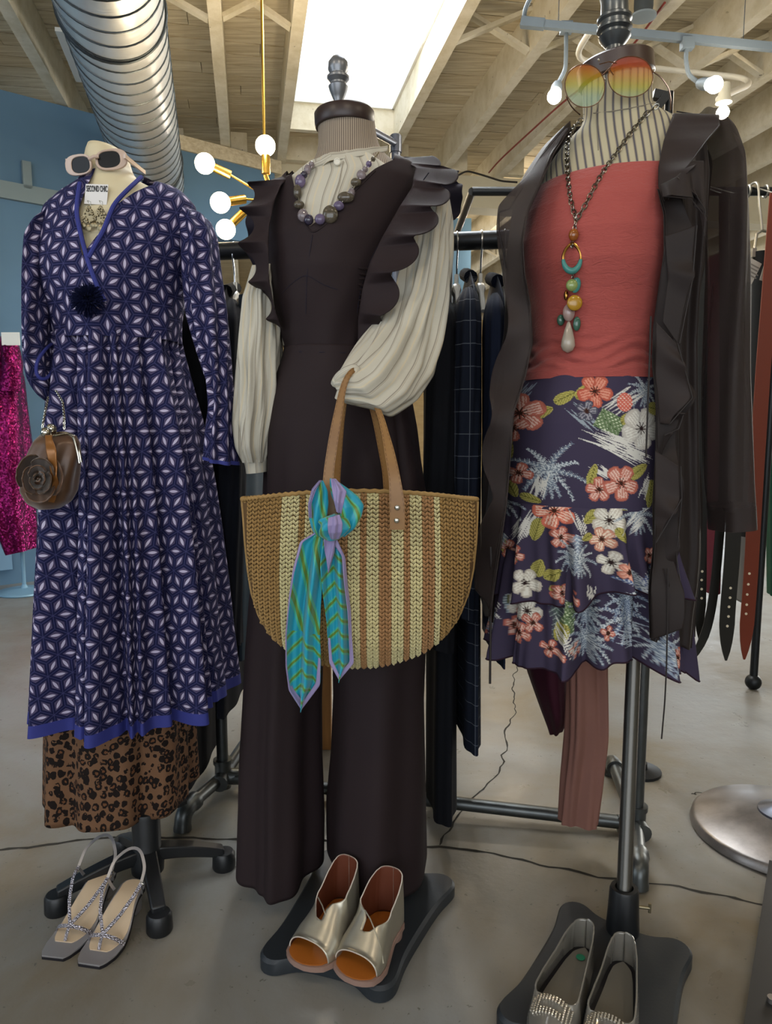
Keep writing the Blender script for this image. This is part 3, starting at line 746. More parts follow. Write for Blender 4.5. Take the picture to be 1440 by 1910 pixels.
m_lbl = mat('light_blue_metal', C('#7fa6c0'), .45, .2)
s_ = thing('garment_stand', 'pale blue stand with a round foot under the sequin dress', 'stand', G(46, 1105))
g0 = G(46, 1105); MB().lathe(g0, [(.15, 0), (.155, .006), (.15, .014), (.02, .03), (.013, .05)], 36).build('round_foot', m_lbl, s_)
MB().tube([g0 + Vector((0, 0, .03)), g0 + Vector((0, 0, 1.2))], .011, 12).build('pole', m_lbl, s_); adopt(s_)
o = MB().box(P(20, 632, YD - .14), (.10, .004, .07)).build('paper_tag', m_whp, smooth=False); tag(o, 'white paper tag on the shoulder of the magenta sequin dress', 'tag')
for i in range(2): pass

# ---------------------------------------------------------------- right hand rack with belts
m_steel = mat('satin_steel', C('#a7a49a'), .35, .9)
YR = 2.67; zb = P(1400, 357, YR).z; xp = P(1404, 1290, YR).x
rr = thing('belt_rack', 'tall dark garment rail with belts at the right edge', 'clothes rack', (xp, YR, 0))
MB().tube([(xp - 1.1, YR, zb), (xp + .75, YR, zb)], .015, 14).build('rail', m_bar, rr)
MB().tube([(xp, YR, .03), (xp, YR, zb)], .0145, 14).build('post', m_bar, rr)
MB().ball((xp, YR, .028), .03, 16, 10).build('ball_foot', m_bar, rr)
MB().tube([(xp - 1.1, YR + .9, zb), (xp - 1.1, YR, zb)], .014, 12).build('return_rail', m_bar, rr)
MB().tube([(xp - 1.1, YR + .9, 0), (xp - 1.1, YR + .9, zb)], .014, 12).build('post', m_bar, rr)
MB().tube([(xp + .75, YR, 0), (xp + .75, YR, zb)], .014, 12).build('post', m_bar, rr)
for px in (1395, 1428): MB().tube([Vector((P(px, 357, YR).x, YR + .02 * math.cos(a), zb + .02 * math.sin(a))) for a in np.linspace(0, 2 * PI, 17)], .004, 6).build('rail_ring', m_steel, rr)
adopt(rr)
YB = 2.6
h = thing('clip_hanger', 'steel clip hanger at the right edge holding black trousers', 'hanger', P(1418, 372, YB))
MB().tube(bez([(P(1415, 357, YB).x, YR + .02, zb + .018), (P(1415, 350, YB).x, YB, zb + .02), P(1415, 375, YB), P(1422, 420, YB), P(1422, 432, YB)], 20), .004, 8).build('hook', m_steel, h)
MB().tube([P(1406, 470, YB), P(1412, 436, YB), P(1422, 430, YB), P(1450, 437, YB), P(1444, 470, YB)], .005, 8).build('clip_frame', m_steel, h)
for px in (1405, 1441): MB().box(P(px, 472, YB), (.014, .02, .03)).build('clip', m_steel, h, smooth=False)
adopt(h)
m_bt = cloth('black_trouser', C('#131517'), .9)
t_ = xloft('hanging_trousers', [(1404, 470, 1446, 470, YB, .03), (1402, 560, 1436, 560, YB, .04), (1398, 800, 1428, 800, YB, .04), (1378, 1000, 1412, 1000, YB, .04)], m_bt, None, 32, 30, None, 2); tag(t_, 'black trousers clipped to the steel hanger at right edge', 'trousers')
m_paper = mat('kraft_paper', C('#a59e93'), .8); m_ink = mat('grey_ink', C('#6d675f'), .8)
def ptag(poly, Y, label):
    v = [P(x, y, Y) for x, y in poly]; v2 = [p + Vector((0, .003, 0)) for p in v]
    o = MB().add(v + v2, [(0, 1, 2, 3), (7, 6, 5, 4), (0, 4, 5, 1), (1, 5, 6, 2), (2, 6, 7, 3), (3, 7, 4, 0)]).build('price_tag', m_paper, smooth=False); tag(o, label, 'tag')
    e = v[1] - v[0]; f = v[3] - v[0]; mb = MB()
    for k in range(4):
        a = v[0] + e * .15 + f * (.25 + .16 * k); mb.beam(a + Vector((0, -.001, 0)), a + e * (.7 - .1 * (k % 2)) + Vector((0, -.001, 0)), .001, .004)
    mb.build('print_lines', m_ink, o, smooth=False)
ptag([(1399, 480), (1421, 492), (1402, 530), (1392, 522)], YB - .06, 'grey paper tag hanging left of the steel clip hanger')
ptag([(1430, 480), (1456, 488), (1440, 530), (1417, 522)], YB - .07, 'grey paper tag hanging at the right picture edge')
m_bb = mat('black_leather', C('#15130f'), .45); m_br = mat('brown_leather', C('#6b2a16'), .4); m_hole = mat('punched_hole', C('#d9cdb5'), .6)
def belt(pts, w_, m, label, holes=None, Y=2.45):
    a = resample([P(x, y, Y) for x, y in pts], 50, 6); q = thing('leather_belt', label, 'belt', tuple(a[0]), 'belts on the right rack')
    vs = []; wv = w_ / F_PX * Y
    for i in range(50):
        t = a[min(i + 1, 49)] - a[max(i - 1, 0)]; nn_ = np.array([t[2], 0, -t[0]]); nn_ /= np.linalg.norm(nn_)
        k = 1 if i < 46 else [.9, .75, .5, .12][i - 46]
        for s1, s2 in ((-1, -1), (1, -1), (1, 1), (-1, 1)): vs.append(a[i] + nn_ * wv / 2 * k * s1 + np.array([0, .002 * s2, 0]))
    fs = [(4*i + j, 4*i + (j + 1) % 4, 4*i + 4 + (j + 1) % 4, 4*i + 4 + j) for i in range(49) for j in range(4)] + [(3, 2, 1, 0), (196, 197, 198, 199)]
    MB().add(vs, fs).build('strap', m, q, smooth=False)
    MB().tube([a[0] + np.array([0, 0, -.004]), (a[0][0], YR, zb + .016), (a[0][0], YR + .02, zb)], .0025, 6).build('belt_hook', m_steel, q)
    if holes:
        for (x, y) in holes: MB().lathe(P(x, y, Y - .004), [(.0045, 0), (.0045, .002)], 10, (0, 1, 0)).build('hole', m_hole, q)
    adopt(q)
belt([(1376, 360), (1372, 900), (1366, 1040), (1356, 1150), (1354, 1232)], 29, m_bb, 'wide black belt with five punched holes hanging at right', [(1363, 1097), (1362, 1115), (1360, 1132), (1359, 1150), (1357, 1168)])
belt([(1450, 360), (1424, 680), (1410, 900), (1400, 1080), (1388, 1230)], 27, m_br, 'reddish brown leather belt hanging at the right edge', [(1398, 1070), (1396, 1090), (1394, 1109), (1393, 1128), (1392, 1145)], 2.5)
belt([(1308, 360), (1308, 900), (1307, 1080), (1304, 1192)], 22, m_bb, 'short black belt with small holes beside the cardigan hem', [(1310, 1066), (1309, 1082), (1309, 1099), (1309, 1116)], 2.55)
belt([(1350, 360), (1350, 900), (1342, 1000), (1334, 1090), (1322, 1170), (1300, 1225), (1278, 1244)], 17, m_bb, 'black belt curling back behind the floral skirt hem', None, 2.5)
m_gr = cloth('green_satin', C('#0e4a33'), .5, .3, 6)
t_ = xloft('hanging_skirt', [(1424, 480, 1500, 480, 2.9, .06), (1428, 900, 1520, 900, 2.9, .08), (1430, 1110, 1530, 1112, 2.9, .08)], m_gr, None, 32, 30, lambda th, v: .006 * np.sin(8 * th), 2); tag(t_, 'dark green satin garment at the far right edge', 'skirt')
t_ = xloft('hanging_shirt', [(1318, 480, 1344, 480, 2.8, .06), (1314, 900, 1346, 900, 2.8, .08), (1308, 1104, 1342, 1096, 2.8, .08)], cloth('wine_cotton', C('#5a1526'), .8), None, 32, 30, None, 2); tag(t_, 'wine red garment hanging between the belts', 'shirt')
t_ = xloft('hanging_shirt', [(1376, 480, 1400, 480, 2.85, .06), (1378, 900, 1394, 900, 2.85, .08), (1376, 1120, 1390, 1125, 2.85, .06)], cloth('grey_cotton', C('#7a7a76'), .8), None, 32, 30, None, 2); tag(t_, 'light grey garment between black and brown belts', 'shirt')

# ---------------------------------------------------------------- round pedestal foot and post, right
m_dm = mat('worn_steel', C('#7d7774'), .35, .8); n = N(m_dm); g = n.noise(n.obj(), 12, 6, .7)
n.l.new(n.mix(g, C('#4f4a48'), C('#aaa5a2')), base(m_dm).inputs['Base Color']); n.l.new(n.math('MULTIPLY_ADD', g, .5, .15), base(m_dm).inputs['Roughness'])
m_brz = mat('old_bronze', C('#8a7459'), .4, .8)
g0 = G(1457, 1556); R0 = .205
pd = thing('pedestal_stand', 'round worn steel pedestal base with a bronze post at right', 'stand', g0)
MB().lathe(g0, [(R0, 0), (R0 + .004, .006), (R0, .022), (R0 * .96, .028), (.11, .045), (.05, .058)], 64).build('round_foot', m_dm, pd)
MB().lathe(g0, [(.056, .056), (.055, .062), (.03, .072), (.02, .08)], 32).build('flange', m_grp, pd)
MB().lathe(g0, [(.0165, .07), (.0165, .20), (.021, .205), (.025, .22), (.022, .235), (.026, .245), (.02, .26), (.0165, .27), (.0165, .9), (.02, .91), (.0165, .93)], 24).build('post', m_brz, pd)
adopt(pd)
a, b_ = G(1396, 1935), G(1452, 1590)
m_ch = mat('charcoal_metal', C('#2c2b2b'), .5, .4)
q = thing('metal_rack_leg', 'dark metal bar rising at the bottom right corner', 'rack leg', a)
MB().beam(G(1380, 1990, .0) + Vector((.028, 0, .02)), G(1433, 1640, .0) + Vector((.028, .0, .02)), .05, .035).build('bar', m_ch, q, smooth=False)
MB().lathe(G(1440, 1870, .036), [(.008, 0), (.008, .01)], 12).build('bolt', m_dm, q); adopt(q)
# ================================================================== LEFT MANNEQUIN (print dress)
def star_print(name, side=.044, rot=0.0, border=None):
    m = mat(name, C('#4a4058'), .85, 0, .15); n = N(m); b = base(m); u = n.xyz(n.uv())
    X = n.math('DIVIDE', u[0], side); Y = n.math('DIVIDE', u[1], side); h = .8660254; mm = None; ff = None
    for k in range(3):
        a = rot + k * PI / 3; ca, sa = math.cos(a), math.sin(a)
        x = n.math('ADD', n.math('MULTIPLY', X, ca), n.math('MULTIPLY', Y, sa))
        y = n.math('SUBTRACT', n.math('MULTIPLY', Y, ca), n.math('MULTIPLY', X, sa))
        for (ox, oy) in ((.5, 0), (0, h)):
            qx = n.math('ABSOLUTE', n.math('WRAP', n.math('SUBTRACT', x, ox), .5, -.5))
            qy = n.math('ABSOLUTE', n.math('WRAP', n.math('SUBTRACT', y, oy), h, -h))
            m1 = n.math('ADD', n.math('MULTIPLY', qx, 2.0), n.math('DIVIDE', qy, .2887))
            f1 = n.math('ADD', n.math('DIVIDE', qy, .060), n.math('POWER', n.math('DIVIDE', qx, .21), 2.0))
            mm = m1 if mm is None else n.math('MINIMUM', mm, m1); ff = f1 if ff is None else n.math('MINIMUM', ff, f1)
    nz = n.noise(n.uv(), 160, 2)
    navy_ = n.mix(nz, C('#121430'), C('#20224a'))
    c = n.mix(n.ramp(mm, [(.60, (0, 0, 0, 1)), (.66, (1, 1, 1, 1))]), n.mix(n.ramp(mm, [(.40, (0, 0, 0, 1)), (.45, (1, 1, 1, 1))]), C('#433b55'), C('#524b69')), navy_)
    ctr = n.ramp(mm, [(.93, (0, 0, 0, 1)), (.96, (1, 1, 1, 1))])
    c = n.mix(n.math('MULTIPLY', ctr, .35), c, C('#5b5b8c'))
    c = n.mix(n.math('LESS_THAN', ff, 1.0), c, n.mix(n.noise(n.uv(), 30, 1), C('#aaa3c0'), C('#c4bed4')))
    n.l.new(c, b.inputs['Base Color']); n.l.new(n.bump(n.noise(n.obj(), 30, 4), .35, .004), b.inputs['Normal'])
    return m
m_pr1 = star_print('star_print_cotton', .045, PI / 2); m_pr2 = star_print('star_print_cotton_skirt', .046, 0)
m_trim = cloth('violet_blue_trim', C('#383e88'), .75, .3, 20); m_formw = mat('cream_form', C('#cbbf9f'), .55, 0, .4)
YL_ = 1.55
# dress form
lf = thing('dress_form', 'cream dress form on a black four-legged base wearing the star print dress', 'dress form', G(277, 1650))
form = xloft('torso', [(163, 276, 233, 284, YL_, .05), (155, 284, 241, 286, YL_, .055), (157, 305, 243, 302, YL_, .055), (158, 330, 250, 325, YL_, .058), (150, 352, 268, 345, YL_, .065), (122, 375, 330, 370, YL_, .08), (104, 410, 350, 410, YL_, .10),
    (100, 470, 340, 470, YL_, .115), (104, 540, 328, 540, YL_, .105), (118, 620, 312, 620, YL_, .075), (116, 700, 322, 700, YL_, .08), (112, 800, 330, 800, YL_, .095), (116, 930, 320, 930, YL_, .085)], m_formw, lf, 80, 90, None, 3, caps=True)
pb_ = G(277, 1650)
MB().tube([P(240, 900, YL_), P(262, 1500, YL_ + .01), Vector((pb_.x - .004, pb_.y, .10))], .0135, 14).build('pole', mat('black_pole', C('#17181b'), .35, .3), lf)
m_bp = mat('black_plastic', C('#15171a'), .42, 0, .5)
MB().lathe((pb_.x, pb_.y, 0), [(.02, .03), (.034, .035), (.036, .06), (.030, .075), (.030, .165), (.028, .172), (.02, .175)], 28).build('pole_sleeve', m_bp, lf)
for (fx, fy) in ((418, 1618), (298, 1736), (108, 1700), (233, 1592)):
    e = G(fx, fy); d = (e - pb_); d.z = 0; L = d.length; d.normalize(); s_ = Vector((-d.y, d.x, 0))
    mb = MB(); vs = []; K = 10
    for i in range(K + 1):
        t = i / K; x = .02 + (L - .02) * t; z = .075 - .035 * t ** 1.5 - .012 * math.sin(PI * t) * 0; hh = .03 - .008 * t; ww = .017 * (1 - .2 * t)
        c = Vector((pb_.x, pb_.y, 0)) + d * x
        for (a, zz) in ((-1, z - hh / 2), (1, z - hh / 2), (1, z + hh / 2), (-1, z + hh / 2)): vs.append(c + s_ * ww * a + Vector((0, 0, zz)))
    fs = [(4*i + j, 4*i + (j + 1) % 4, 4*i + 4 + (j + 1) % 4, 4*i + 4 + j) for i in range(K) for j in range(4)] + [(3, 2, 1, 0), (4*K, 4*K+1, 4*K+2, 4*K+3)]
    lg = mb.add(vs, fs).build('leg', m_bp, lf, ang=30); bevel(lg, .003)
    MB().lathe((e.x, e.y, 0), [(.024, 0), (.026, .004), (.025, .034), (.021, .04)], 24).build('foot_pad', m_bp, lg)
pdl = P(322, 1588, 1.68)
pdl.z = .085
o = MB().prism([(pdl.x - .03, pdl.y - .015), (pdl.x + .025, pdl.y - .02), (pdl.x + .04, pdl.y + .0), (pdl.x + .025, pdl.y + .02), (pdl.x - .01, pdl.y + .02)], .078, .09, .003).build('foot_pedal', m_bp, lf)
for i in range(4): MB().box((pdl.x - .004 + i * .010, pdl.y, .092), (.004, .026, .004)).build('pedal_rib', mat('grey_rib', C('#6a6c6e'), .5), o, smooth=False)
MB().tube([(pb_.x, pb_.y, .085), (pdl.x - .02, pdl.y, .084)], .007, 10).build('pedal_arm', m_bp, lf)
adopt(lf)

# leopard skirt
m_leo = mat('leopard_print_cotton', C('#7d5235'), .85, 0, .15); n = N(m_leo); b = base(m_leo)
mp = n.new('ShaderNodeMapping'); mp.inputs['Scale'].default_value = (66, 62, 1); n.l.new(n.uv(), mp.inputs[0])
def vor(v_, rand=.9): 
    q = n.new('ShaderNodeTexVoronoi'); q.inputs['Scale'].default_value = 1; q.inputs['Randomness'].default_value = rand; n.l.new(v_, q.inputs['Vector']); return q
nzv = n.new('ShaderNodeTexNoise'); nzv.inputs['Scale'].default_value = 1.6; n.l.new(mp.outputs[0], nzv.inputs['Vector'])
ad = n.new('ShaderNodeVectorMath', operation='ADD'); n.l.new(mp.outputs[0], ad.inputs[0]); sc2 = n.new('ShaderNodeVectorMath', operation='SCALE'); n.l.new(nzv.outputs['Color'], sc2.inputs[0]); sc2.inputs['Scale'].default_value = .55; n.l.new(sc2.outputs[0], ad.inputs[1])
v1 = vor(ad.outputs[0], .75); dist = v1.outputs['Distance']; cellr = n.xyz(v1.outputs['Color'])
gap = n.noise(mp.outputs[0], 1.9, 2)
ring = n.math('MULTIPLY', n.math('LESS_THAN', dist, .48), n.math('MAXIMUM', n.math('GREATER_THAN', dist, .20), n.math('LESS_THAN', cellr[0], .35)))
ring = n.math('MULTIPLY', ring, n.math('MAXIMUM', n.math('GREATER_THAN', gap, .38), n.math('LESS_THAN', cellr[0], .3)))
c = n.mix(n.noise(n.obj(), 8, 2), C('#5f4532'), C('#785841')); c = n.mix(n.math('LESS_THAN', dist, .2), c, C('#66432c')); c = n.mix(ring, c, C('#1b1412'))
n.l.new(c, b.inputs['Base Color'])
def pleat(k, amp, sd, p=1.3):
    return lambda th, v: amp * np.clip(v, 0, 1) ** p * (.6 * np.sin(k * th + sd) + .45 * np.sin((k * 1.73) // 1 * th + 2 * sd + 2 * v) + .3 * np.abs(np.sin(.5 * round(k * 2.6) * th + sd)))
lsk = xloft('leopard_skirt', [(118, 960, 322, 960, YL_, .08), (98, 1100, 345, 1100, YL_, .105), (82, 1300, 362, 1300, YL_, .125), (80, 1400, 368, 1400, YL_, .125), (79, 1476, 372, 1466, YL_, .125)], m_leo, None, 200, 70, pleat(7, .016, .8, .8), 2)
# hem dips at the front
me = lsk.data; zb_ = min(v.co.z for v in me.vertices)
for v_ in me.vertices:
    k = max(0, (zb_ + .12 - v_.co.z) / .12)
    if v_.co.y < YL_ and P(0, 0, 1) is not None:
        xx = (v_.co.x - P(230, 1480, YL_).x) / .17
        v_.co.z -= .028 * min(k, 1) * max(0, 1 - abs(xx) ** 6)
tag(lsk, 'leopard print skirt below the blue hem of the print dress', 'skirt'); solid(lsk, .0015)

# print dress
dr = thing('print_dress', 'navy dress with white star leaf print, violet-blue trim and hem', 'dress', P(220, 700, YL_))
bod = xloft('bodice', [(150, 338, 268, 326, YL_, .062), (138, 350, 292, 340, YL_, .070), (108, 368, 340, 356, YL_, .085), (80, 392, 366, 384, YL_, .10), (66, 440, 372, 440, YL_, .125), (64, 500, 362, 500, YL_, .145), (72, 550, 348, 550, YL_, .145), (84, 600, 340, 600, YL_, .135), (92, 640, 340, 640, YL_, .13)],
    m_pr1, dr, 220, 150, lambda th, v: .004 * np.sin(5 * th + 9 * v) * v + .006 * np.sin(17 * th + 2 * v) * np.clip(v - .55, 0, 1) - .012 * np.clip(v - .62, 0, 1) * 2 * np.exp(-((th - .42) / .07) ** 2), 4, uvo=(.01, 0))
VP = [(160, 250), (149, 338), (143, 395), (152, 445), (163, 482), (192, 432), (212, 380), (240, 350), (268, 326), (268, 250)]
_ = surf_y(bod, 0, 1, 1); trimL = [onsurf(bod, x, y, 1.45, .003) for x, y in ((149, 342), (146, 360), (143, 385), (143, 400), (148, 425), (153, 447), (159, 470), (165, 490), (174, 515), (184, 540), (196, 562))]
trimR = [onsurf(bod, x, y, 1.45, .003) for x, y in ((264, 330), (240, 352), (222, 370), (211, 384), (200, 412), (192, 432), (178, 456), (165, 480))]
cutpoly(bod, VP, 1.43, YL_ + .0)
cutpoly(bod, [(156, 250), (152, 349), (200, 352), (266, 336), (266, 250)], YL_ + .05, YL_ + .3)
MB().tube([Vector(p) for p in smooth1(resample(trimL, 40), 4)], .0044, 8).build('neck_trim', m_trim, dr)
MB().tube([Vector(p) for p in smooth1(resample(trimR, 40), 4)], .0044, 8).build('neck_trim', m_trim, dr)
rows = [(94, 628, 338, 622, YL_, .128), (92, 660, 345, 655, YL_, .135), (86, 720, 362, 720, YL_, .15), (80, 800, 384, 800, YL_, .165), (74, 900, 402, 900, YL_, .175), (68, 1000, 416, 1000, YL_, .185), (62, 1100, 428, 1100, YL_, .195), (57, 1200, 438, 1200, YL_, .203), (52, 1288, 448, 1284, YL_, .21)]
plx = lambda th, v: (.007 + .032 * v ** .6) * (.5 * np.sin(7 * th + .5 + .5 * v) + .45 * np.sin(12 * th + 2 + .8 * v) + .3 * np.sin(19 * th + 1.2)) - (.012 + .032 * v ** .6) * sum(np.exp(-((th - c_ - .05 * v * np.sin(9 * c_)) / w_) ** 2) for c_, w_ in ((-1.15, .05), (-.72, .04), (-.36, .035), (-.08, .03), (.22, .045), (.40, .03), (.78, .05), (1.1, .04), (1.4, .05)))
skt = xloft('skirt', rows, m_pr2, dr, 360, 120, plx, 3)
hr = [(52, 1287, 448, 1283, YL_, .21), (51, 1297, 449, 1293, YL_, .2105), (50, 1308, 450, 1303, YL_, .211)]
xloft('hem_band', hr, m_trim, dr, 360, 6, lambda th, v: plx(th, 1 + 0 * v) + .0012, 0)
sl1 = xloft('sleeve', [(92, 402, 122, 392, YL_ - .02, .035), (62, 420, 114, 418, YL_ - .035, .055), (46, 452, 108, 450, YL_ - .05, .065), (43, 520, 104, 530, YL_ - .07, .06), (42, 600, 102, 610, YL_ - .09, .058), (42, 670, 104, 672, YL_ - .105, .055), (50, 712, 108, 705, YL_ - .115, .05), (68, 738, 108, 728, YL_ - .115, .035), (84, 748, 104, 744, YL_ - .11, .015)],
    m_pr1, dr, 90, 90, lambda th, v: .004 * np.sin(6 * th + 10 * v), 4, caps=True)
loop = [onsurf(sl1, x, y, 1.38, .004) for x, y in ((96, 642), (84, 652), (70, 672), (66, 690), (70, 706), (84, 709), (96, 696), (104, 676), (103, 655))]
MB().tube([Vector(p) for p in smooth1(resample(loop, 40), 4)], .0035, 8).build('sleeve_tie', m_trim, dr)
sl2 = xloft('sleeve', [(324, 390, 362, 392, YL_ - .0, .035), (330, 412, 392, 406, YL_ - .01, .055), (336, 450, 406, 440, YL_ - .02, .062), (338, 520, 414, 510, YL_ - .03, .058), (346, 590, 424, 580, YL_ - .05, .055), (364, 650, 430, 640, YL_ - .06, .052), (384, 710, 434, 700, YL_ - .07, .050), (388, 760, 438, 750, YL_ - .08, .055), (381, 810, 442, 806, YL_ - .085, .06), (378, 850, 446, 860, YL_ - .09, .062)],
    m_pr1, dr, 100, 110, lambda th, v: .004 * np.sin(7 * th + 9 * v) * (1 + v), 4)
xloft('cuff_trim', [(377, 850, 447, 860, YL_ - .09, .064), (377, 856, 448, 867, YL_ - .09, .064)], m_trim, dr, 60, 4, lambda th, v: .0035 * np.sin(7 * th + 9) * 2 + .001, 0)
# pompom
m_pom = mat('navy_yarn', C('#10142f'), .95, 0, .1)
pc = onsurf(bod, 163, 556, 1.4, .012); mb = MB(); r_ = random.Random(3)
for i in range(420):
    d = Vector((r_.gauss(0, 1), r_.gauss(0, 1), r_.gauss(0, 1))).normalized(); 
    if d.y > .4: d.y = -d.y
    L = .03 * r_.uniform(.75, 1.1); e = pc + Vector((d.x * L * 1.1, d.y * L * .75, d.z * L - .004)); s_ = d.orthogonal().normalized() * .0012; s2 = d.cross(s_).normalized() * .0012
    mb.add([pc - s_, pc + s_, e + s_, e - s_, e + s2 * 1.0, pc + s2], [(0, 1, 2, 3), (0, 5, 4, 3), (1, 2, 4, 5)])
mb.ball(pc, .019, 12, 8, (1.1, .7, 1)); mb.build('pompom', m_pom, dr, smooth=False)
adopt(dr)

# cat-eye sunglasses on the neck
m_frame = mat('blush_acetate', C('#cdb5a5'), .18, 0, .6, **{'Transmission Weight': .25}); m_lens = mat('dark_lens', C('#0c0908'), .25, 0, .25)
def ellp(cx, cy, rx, ry, rot, Yf, n_=28, sq=2.6, dep=lambda x, y: 0):
    o = []
    for k in range(n_):
        a = 2 * PI * k / n_; x = math.copysign(abs(math.cos(a)) ** (2 / sq), math.cos(a)) * rx; y = math.copysign(abs(math.sin(a)) ** (2 / sq), math.sin(a)) * ry
        X = cx + x * math.cos(rot) - y * math.sin(rot); Z = cy + x * math.sin(rot) + y * math.cos(rot); o.append(P(X, Z, Yf + dep(X, Z)))
    return o
def plate(loop, th, d=(0, 1, 0)):
    d = Vector(d) * th; k = len(loop); return [p for p in loop] + [p + d for p in loop], [tuple(range(k - 1, -1, -1)), tuple(range(k, 2 * k))] + [(i, (i + 1) % k, k + (i + 1) % k, k + i) for i in range(k)]
def ringplate(outer, inner, th):
    k = len(outer); d = Vector((0, th, 0)); v = outer + inner + [p + d for p in outer] + [p + d for p in inner]; f = []
    for i in range(k):
        j = (i + 1) % k
        f += [(i, k + i, k + j, j), (2*k + i, 2*k + j, 3*k + j, 3*k + i), (i, j, 2*k + j, 2*k + i), (k + i, 3*k + i, 3*k + j, k + j)]
    return v, f
Yg = 1.475
dg = lambda x, y: (165 - x) * -.0002 if x > 165 else (165 - x) * .0004
sg = thing('sunglasses', 'pink-cream sunglasses with dark lenses on the cream form neck', 'sunglasses', P(175, 300, Yg))
for (cx, cy, ro, rx, ox, orx) in ((150, 307, -.14, 17, 146, 25), (203, 297, -.10, 21, 207, 30)):
    v_, f_ = ringplate(ellp(ox, cy, orx, 20, ro, Yg, dep=dg), ellp(cx, cy, rx, 15.5, ro, Yg, dep=dg), .005)
    bevel(MB().add(v_, f_).build('lens_rim', m_frame, sg), .0012)
    v_, f_ = plate(ellp(cx, cy, rx, 15.5, ro, Yg + .002, dep=dg), .002); MB().add(v_, f_).build('lens', m_lens, sg)
MB().tube([P(166, 297, Yg), P(175, 292, Yg - .003), P(184, 292, Yg)], .0035, 10).build('bridge', m_frame, sg)
MB().beam(P(232, 291, Yg + .0), P(270, 322, Yg + .13), .004, .008).build('temple', m_frame, sg, smooth=False)
MB().beam(P(124, 300, Yg + .02), P(138, 312, Yg + .13), .004, .008).build('temple', m_frame, sg, smooth=False)
adopt(sg)
# earring card with writing
m_card = mat('white_card', C('#d9d7d6'), .6); m_ink2 = mat('black_ink', C('#26252a'), .6)
Yc_ = 1.455
card = thing('earring_card', 'small white printed card hung on the form chest above the earrings', 'card', P(179, 362, Yc_))
q = [P(160, 343, Yc_), P(202, 344, Yc_), P(199, 382, Yc_ - .004), P(157, 380, Yc_ - .004)]
v_, f_ = plate(q[::-1], .0015); cb_ = MB().add(v_, f_).build('card_sheet', m_card, card, smooth=False)
ft = bpy.data.curves.new('lettering', 'FONT'); ft.body = 'SECOND CHIC'; ft.size = .0135; ft.extrude = .0003; ft.offset = .0003; ft.align_x = 'CENTER'
fo = bpy.data.objects.new('tmp_text', ft); COL.objects.link(fo); bpy.context.view_layer.update()
dm = bpy.data.meshes.new_from_object(fo.evaluated_get(bpy.context.evaluated_depsgraph_get())); bpy.data.objects.remove(fo)
dm.materials.clear(); lt = link('lettering', dm, m_ink2, card, smooth=False)
wd = max(v.co.x for v in dm.vertices) - min(v.co.x for v in dm.vertices)
c0 = P(181, 357.5, Yc_ - .0015); sxx = .0405 / wd
lt.matrix_local = Matrix.Translation(c0) @ Matrix.Rotation(math.radians(1), 4, 'Y') @ Matrix.Rotation(PI / 2 + .05, 4, 'X') @ Matrix.Diagonal((sxx, 1.15, 1, 1))
adopt(card)
lt.matrix_parent_inverse = Matrix.Translation(-Vector(card.location))
m_ant = mat('antique_silver', C('#8b8168'), .4, .85)
for (ex, lab) in ((165, 'left filigree chandelier earring under the white card'), (187, 'right filigree chandelier earring under the white card')):
    e = thing('chandelier_earring', lab, 'earring', P(ex, 384, Yc_ - .008), 'pair of earrings on the card')
    Ye = Yc_ - .026
    MB().tube([P(ex, 378, Ye + .008), P(ex - 2, 374, Ye), P(ex + 4, 376, Ye), P(ex + 4, 384, Ye)], .0006, 6).build('ear_wire', m_steel, e)
    mb = MB(); r_ = random.Random(ex)
    mb.ball(P(ex + 1, 387, Ye), .0035, 10, 8)
    v_, f_ = plate([P(ex + x, 385 + y, Ye) for x, y in ((0, 0), (7, 6), (12, 18), (9, 27), (3, 31), (-6, 30), (-12, 22), (-9, 9))], .002); mb.add(v_, f_)
    for i in range(46):
        y = r_.uniform(0, 30); wq = 3 + 10 * min(1, y / 18); mb.ball(P(ex + r_.uniform(-wq, wq), 386 + y, Ye - .0015), r_.uniform(.0011, .0022), 6, 4)
    mb.build('filigree_plate', m_ant, e, smooth=True)
    for (dx, dy, r) in ((-9, 35, .0042), (0, 40, .0055), (8, 35, .0042)):
        MB().lathe(P(ex + dx, 385 + dy, Ye - .001), [(r, 0), (r * 1.02, .0008), (r * .6, .0016)], 12, (0, -1, 0)).build('coin_drop', m_ant, e)
    adopt(e)

# rose clutch purse
m_sat = mat('bronze_satin', C('#4f3320'), .34, .15, .5, **{'Sheen Weight': .3}); n = N(m_sat); n.l.new(n.mix(n.noise(n.obj(), 20, 3), C('#3a2416'), C('#6b4a30')), base(m_sat).inputs['Base Color'])
m_satd = mat('dark_bronze_satin', C('#4a3422'), .28, .35, .5, **{'Sheen Weight': .3})
m_chr = mat('polished_nickel', C('#b9b4a6'), .14, 1.0)
YQ = 1.30
pu = thing('rose_clutch', 'brown satin kiss-lock purse shaped with a large fabric rose', 'purse', P(90, 880, YQ))
xloft('pouch', [(78, 808, 142, 812, YQ, .012), (62, 822, 150, 826, YQ, .026), (48, 850, 152, 852, YQ, .036), (38, 885, 150, 885, YQ, .042), (36, 915, 146, 915, YQ, .04), (48, 938, 134, 936, YQ, .03), (72, 950, 112, 948, YQ, .014)], m_sat, pu, 80, 50, lambda th, v: .004 * np.sin(6 * th + 2.5 * v) * np.sin(PI * v), 2, caps=True)
cx, cy = 71, 893
r_ = random.Random(11)
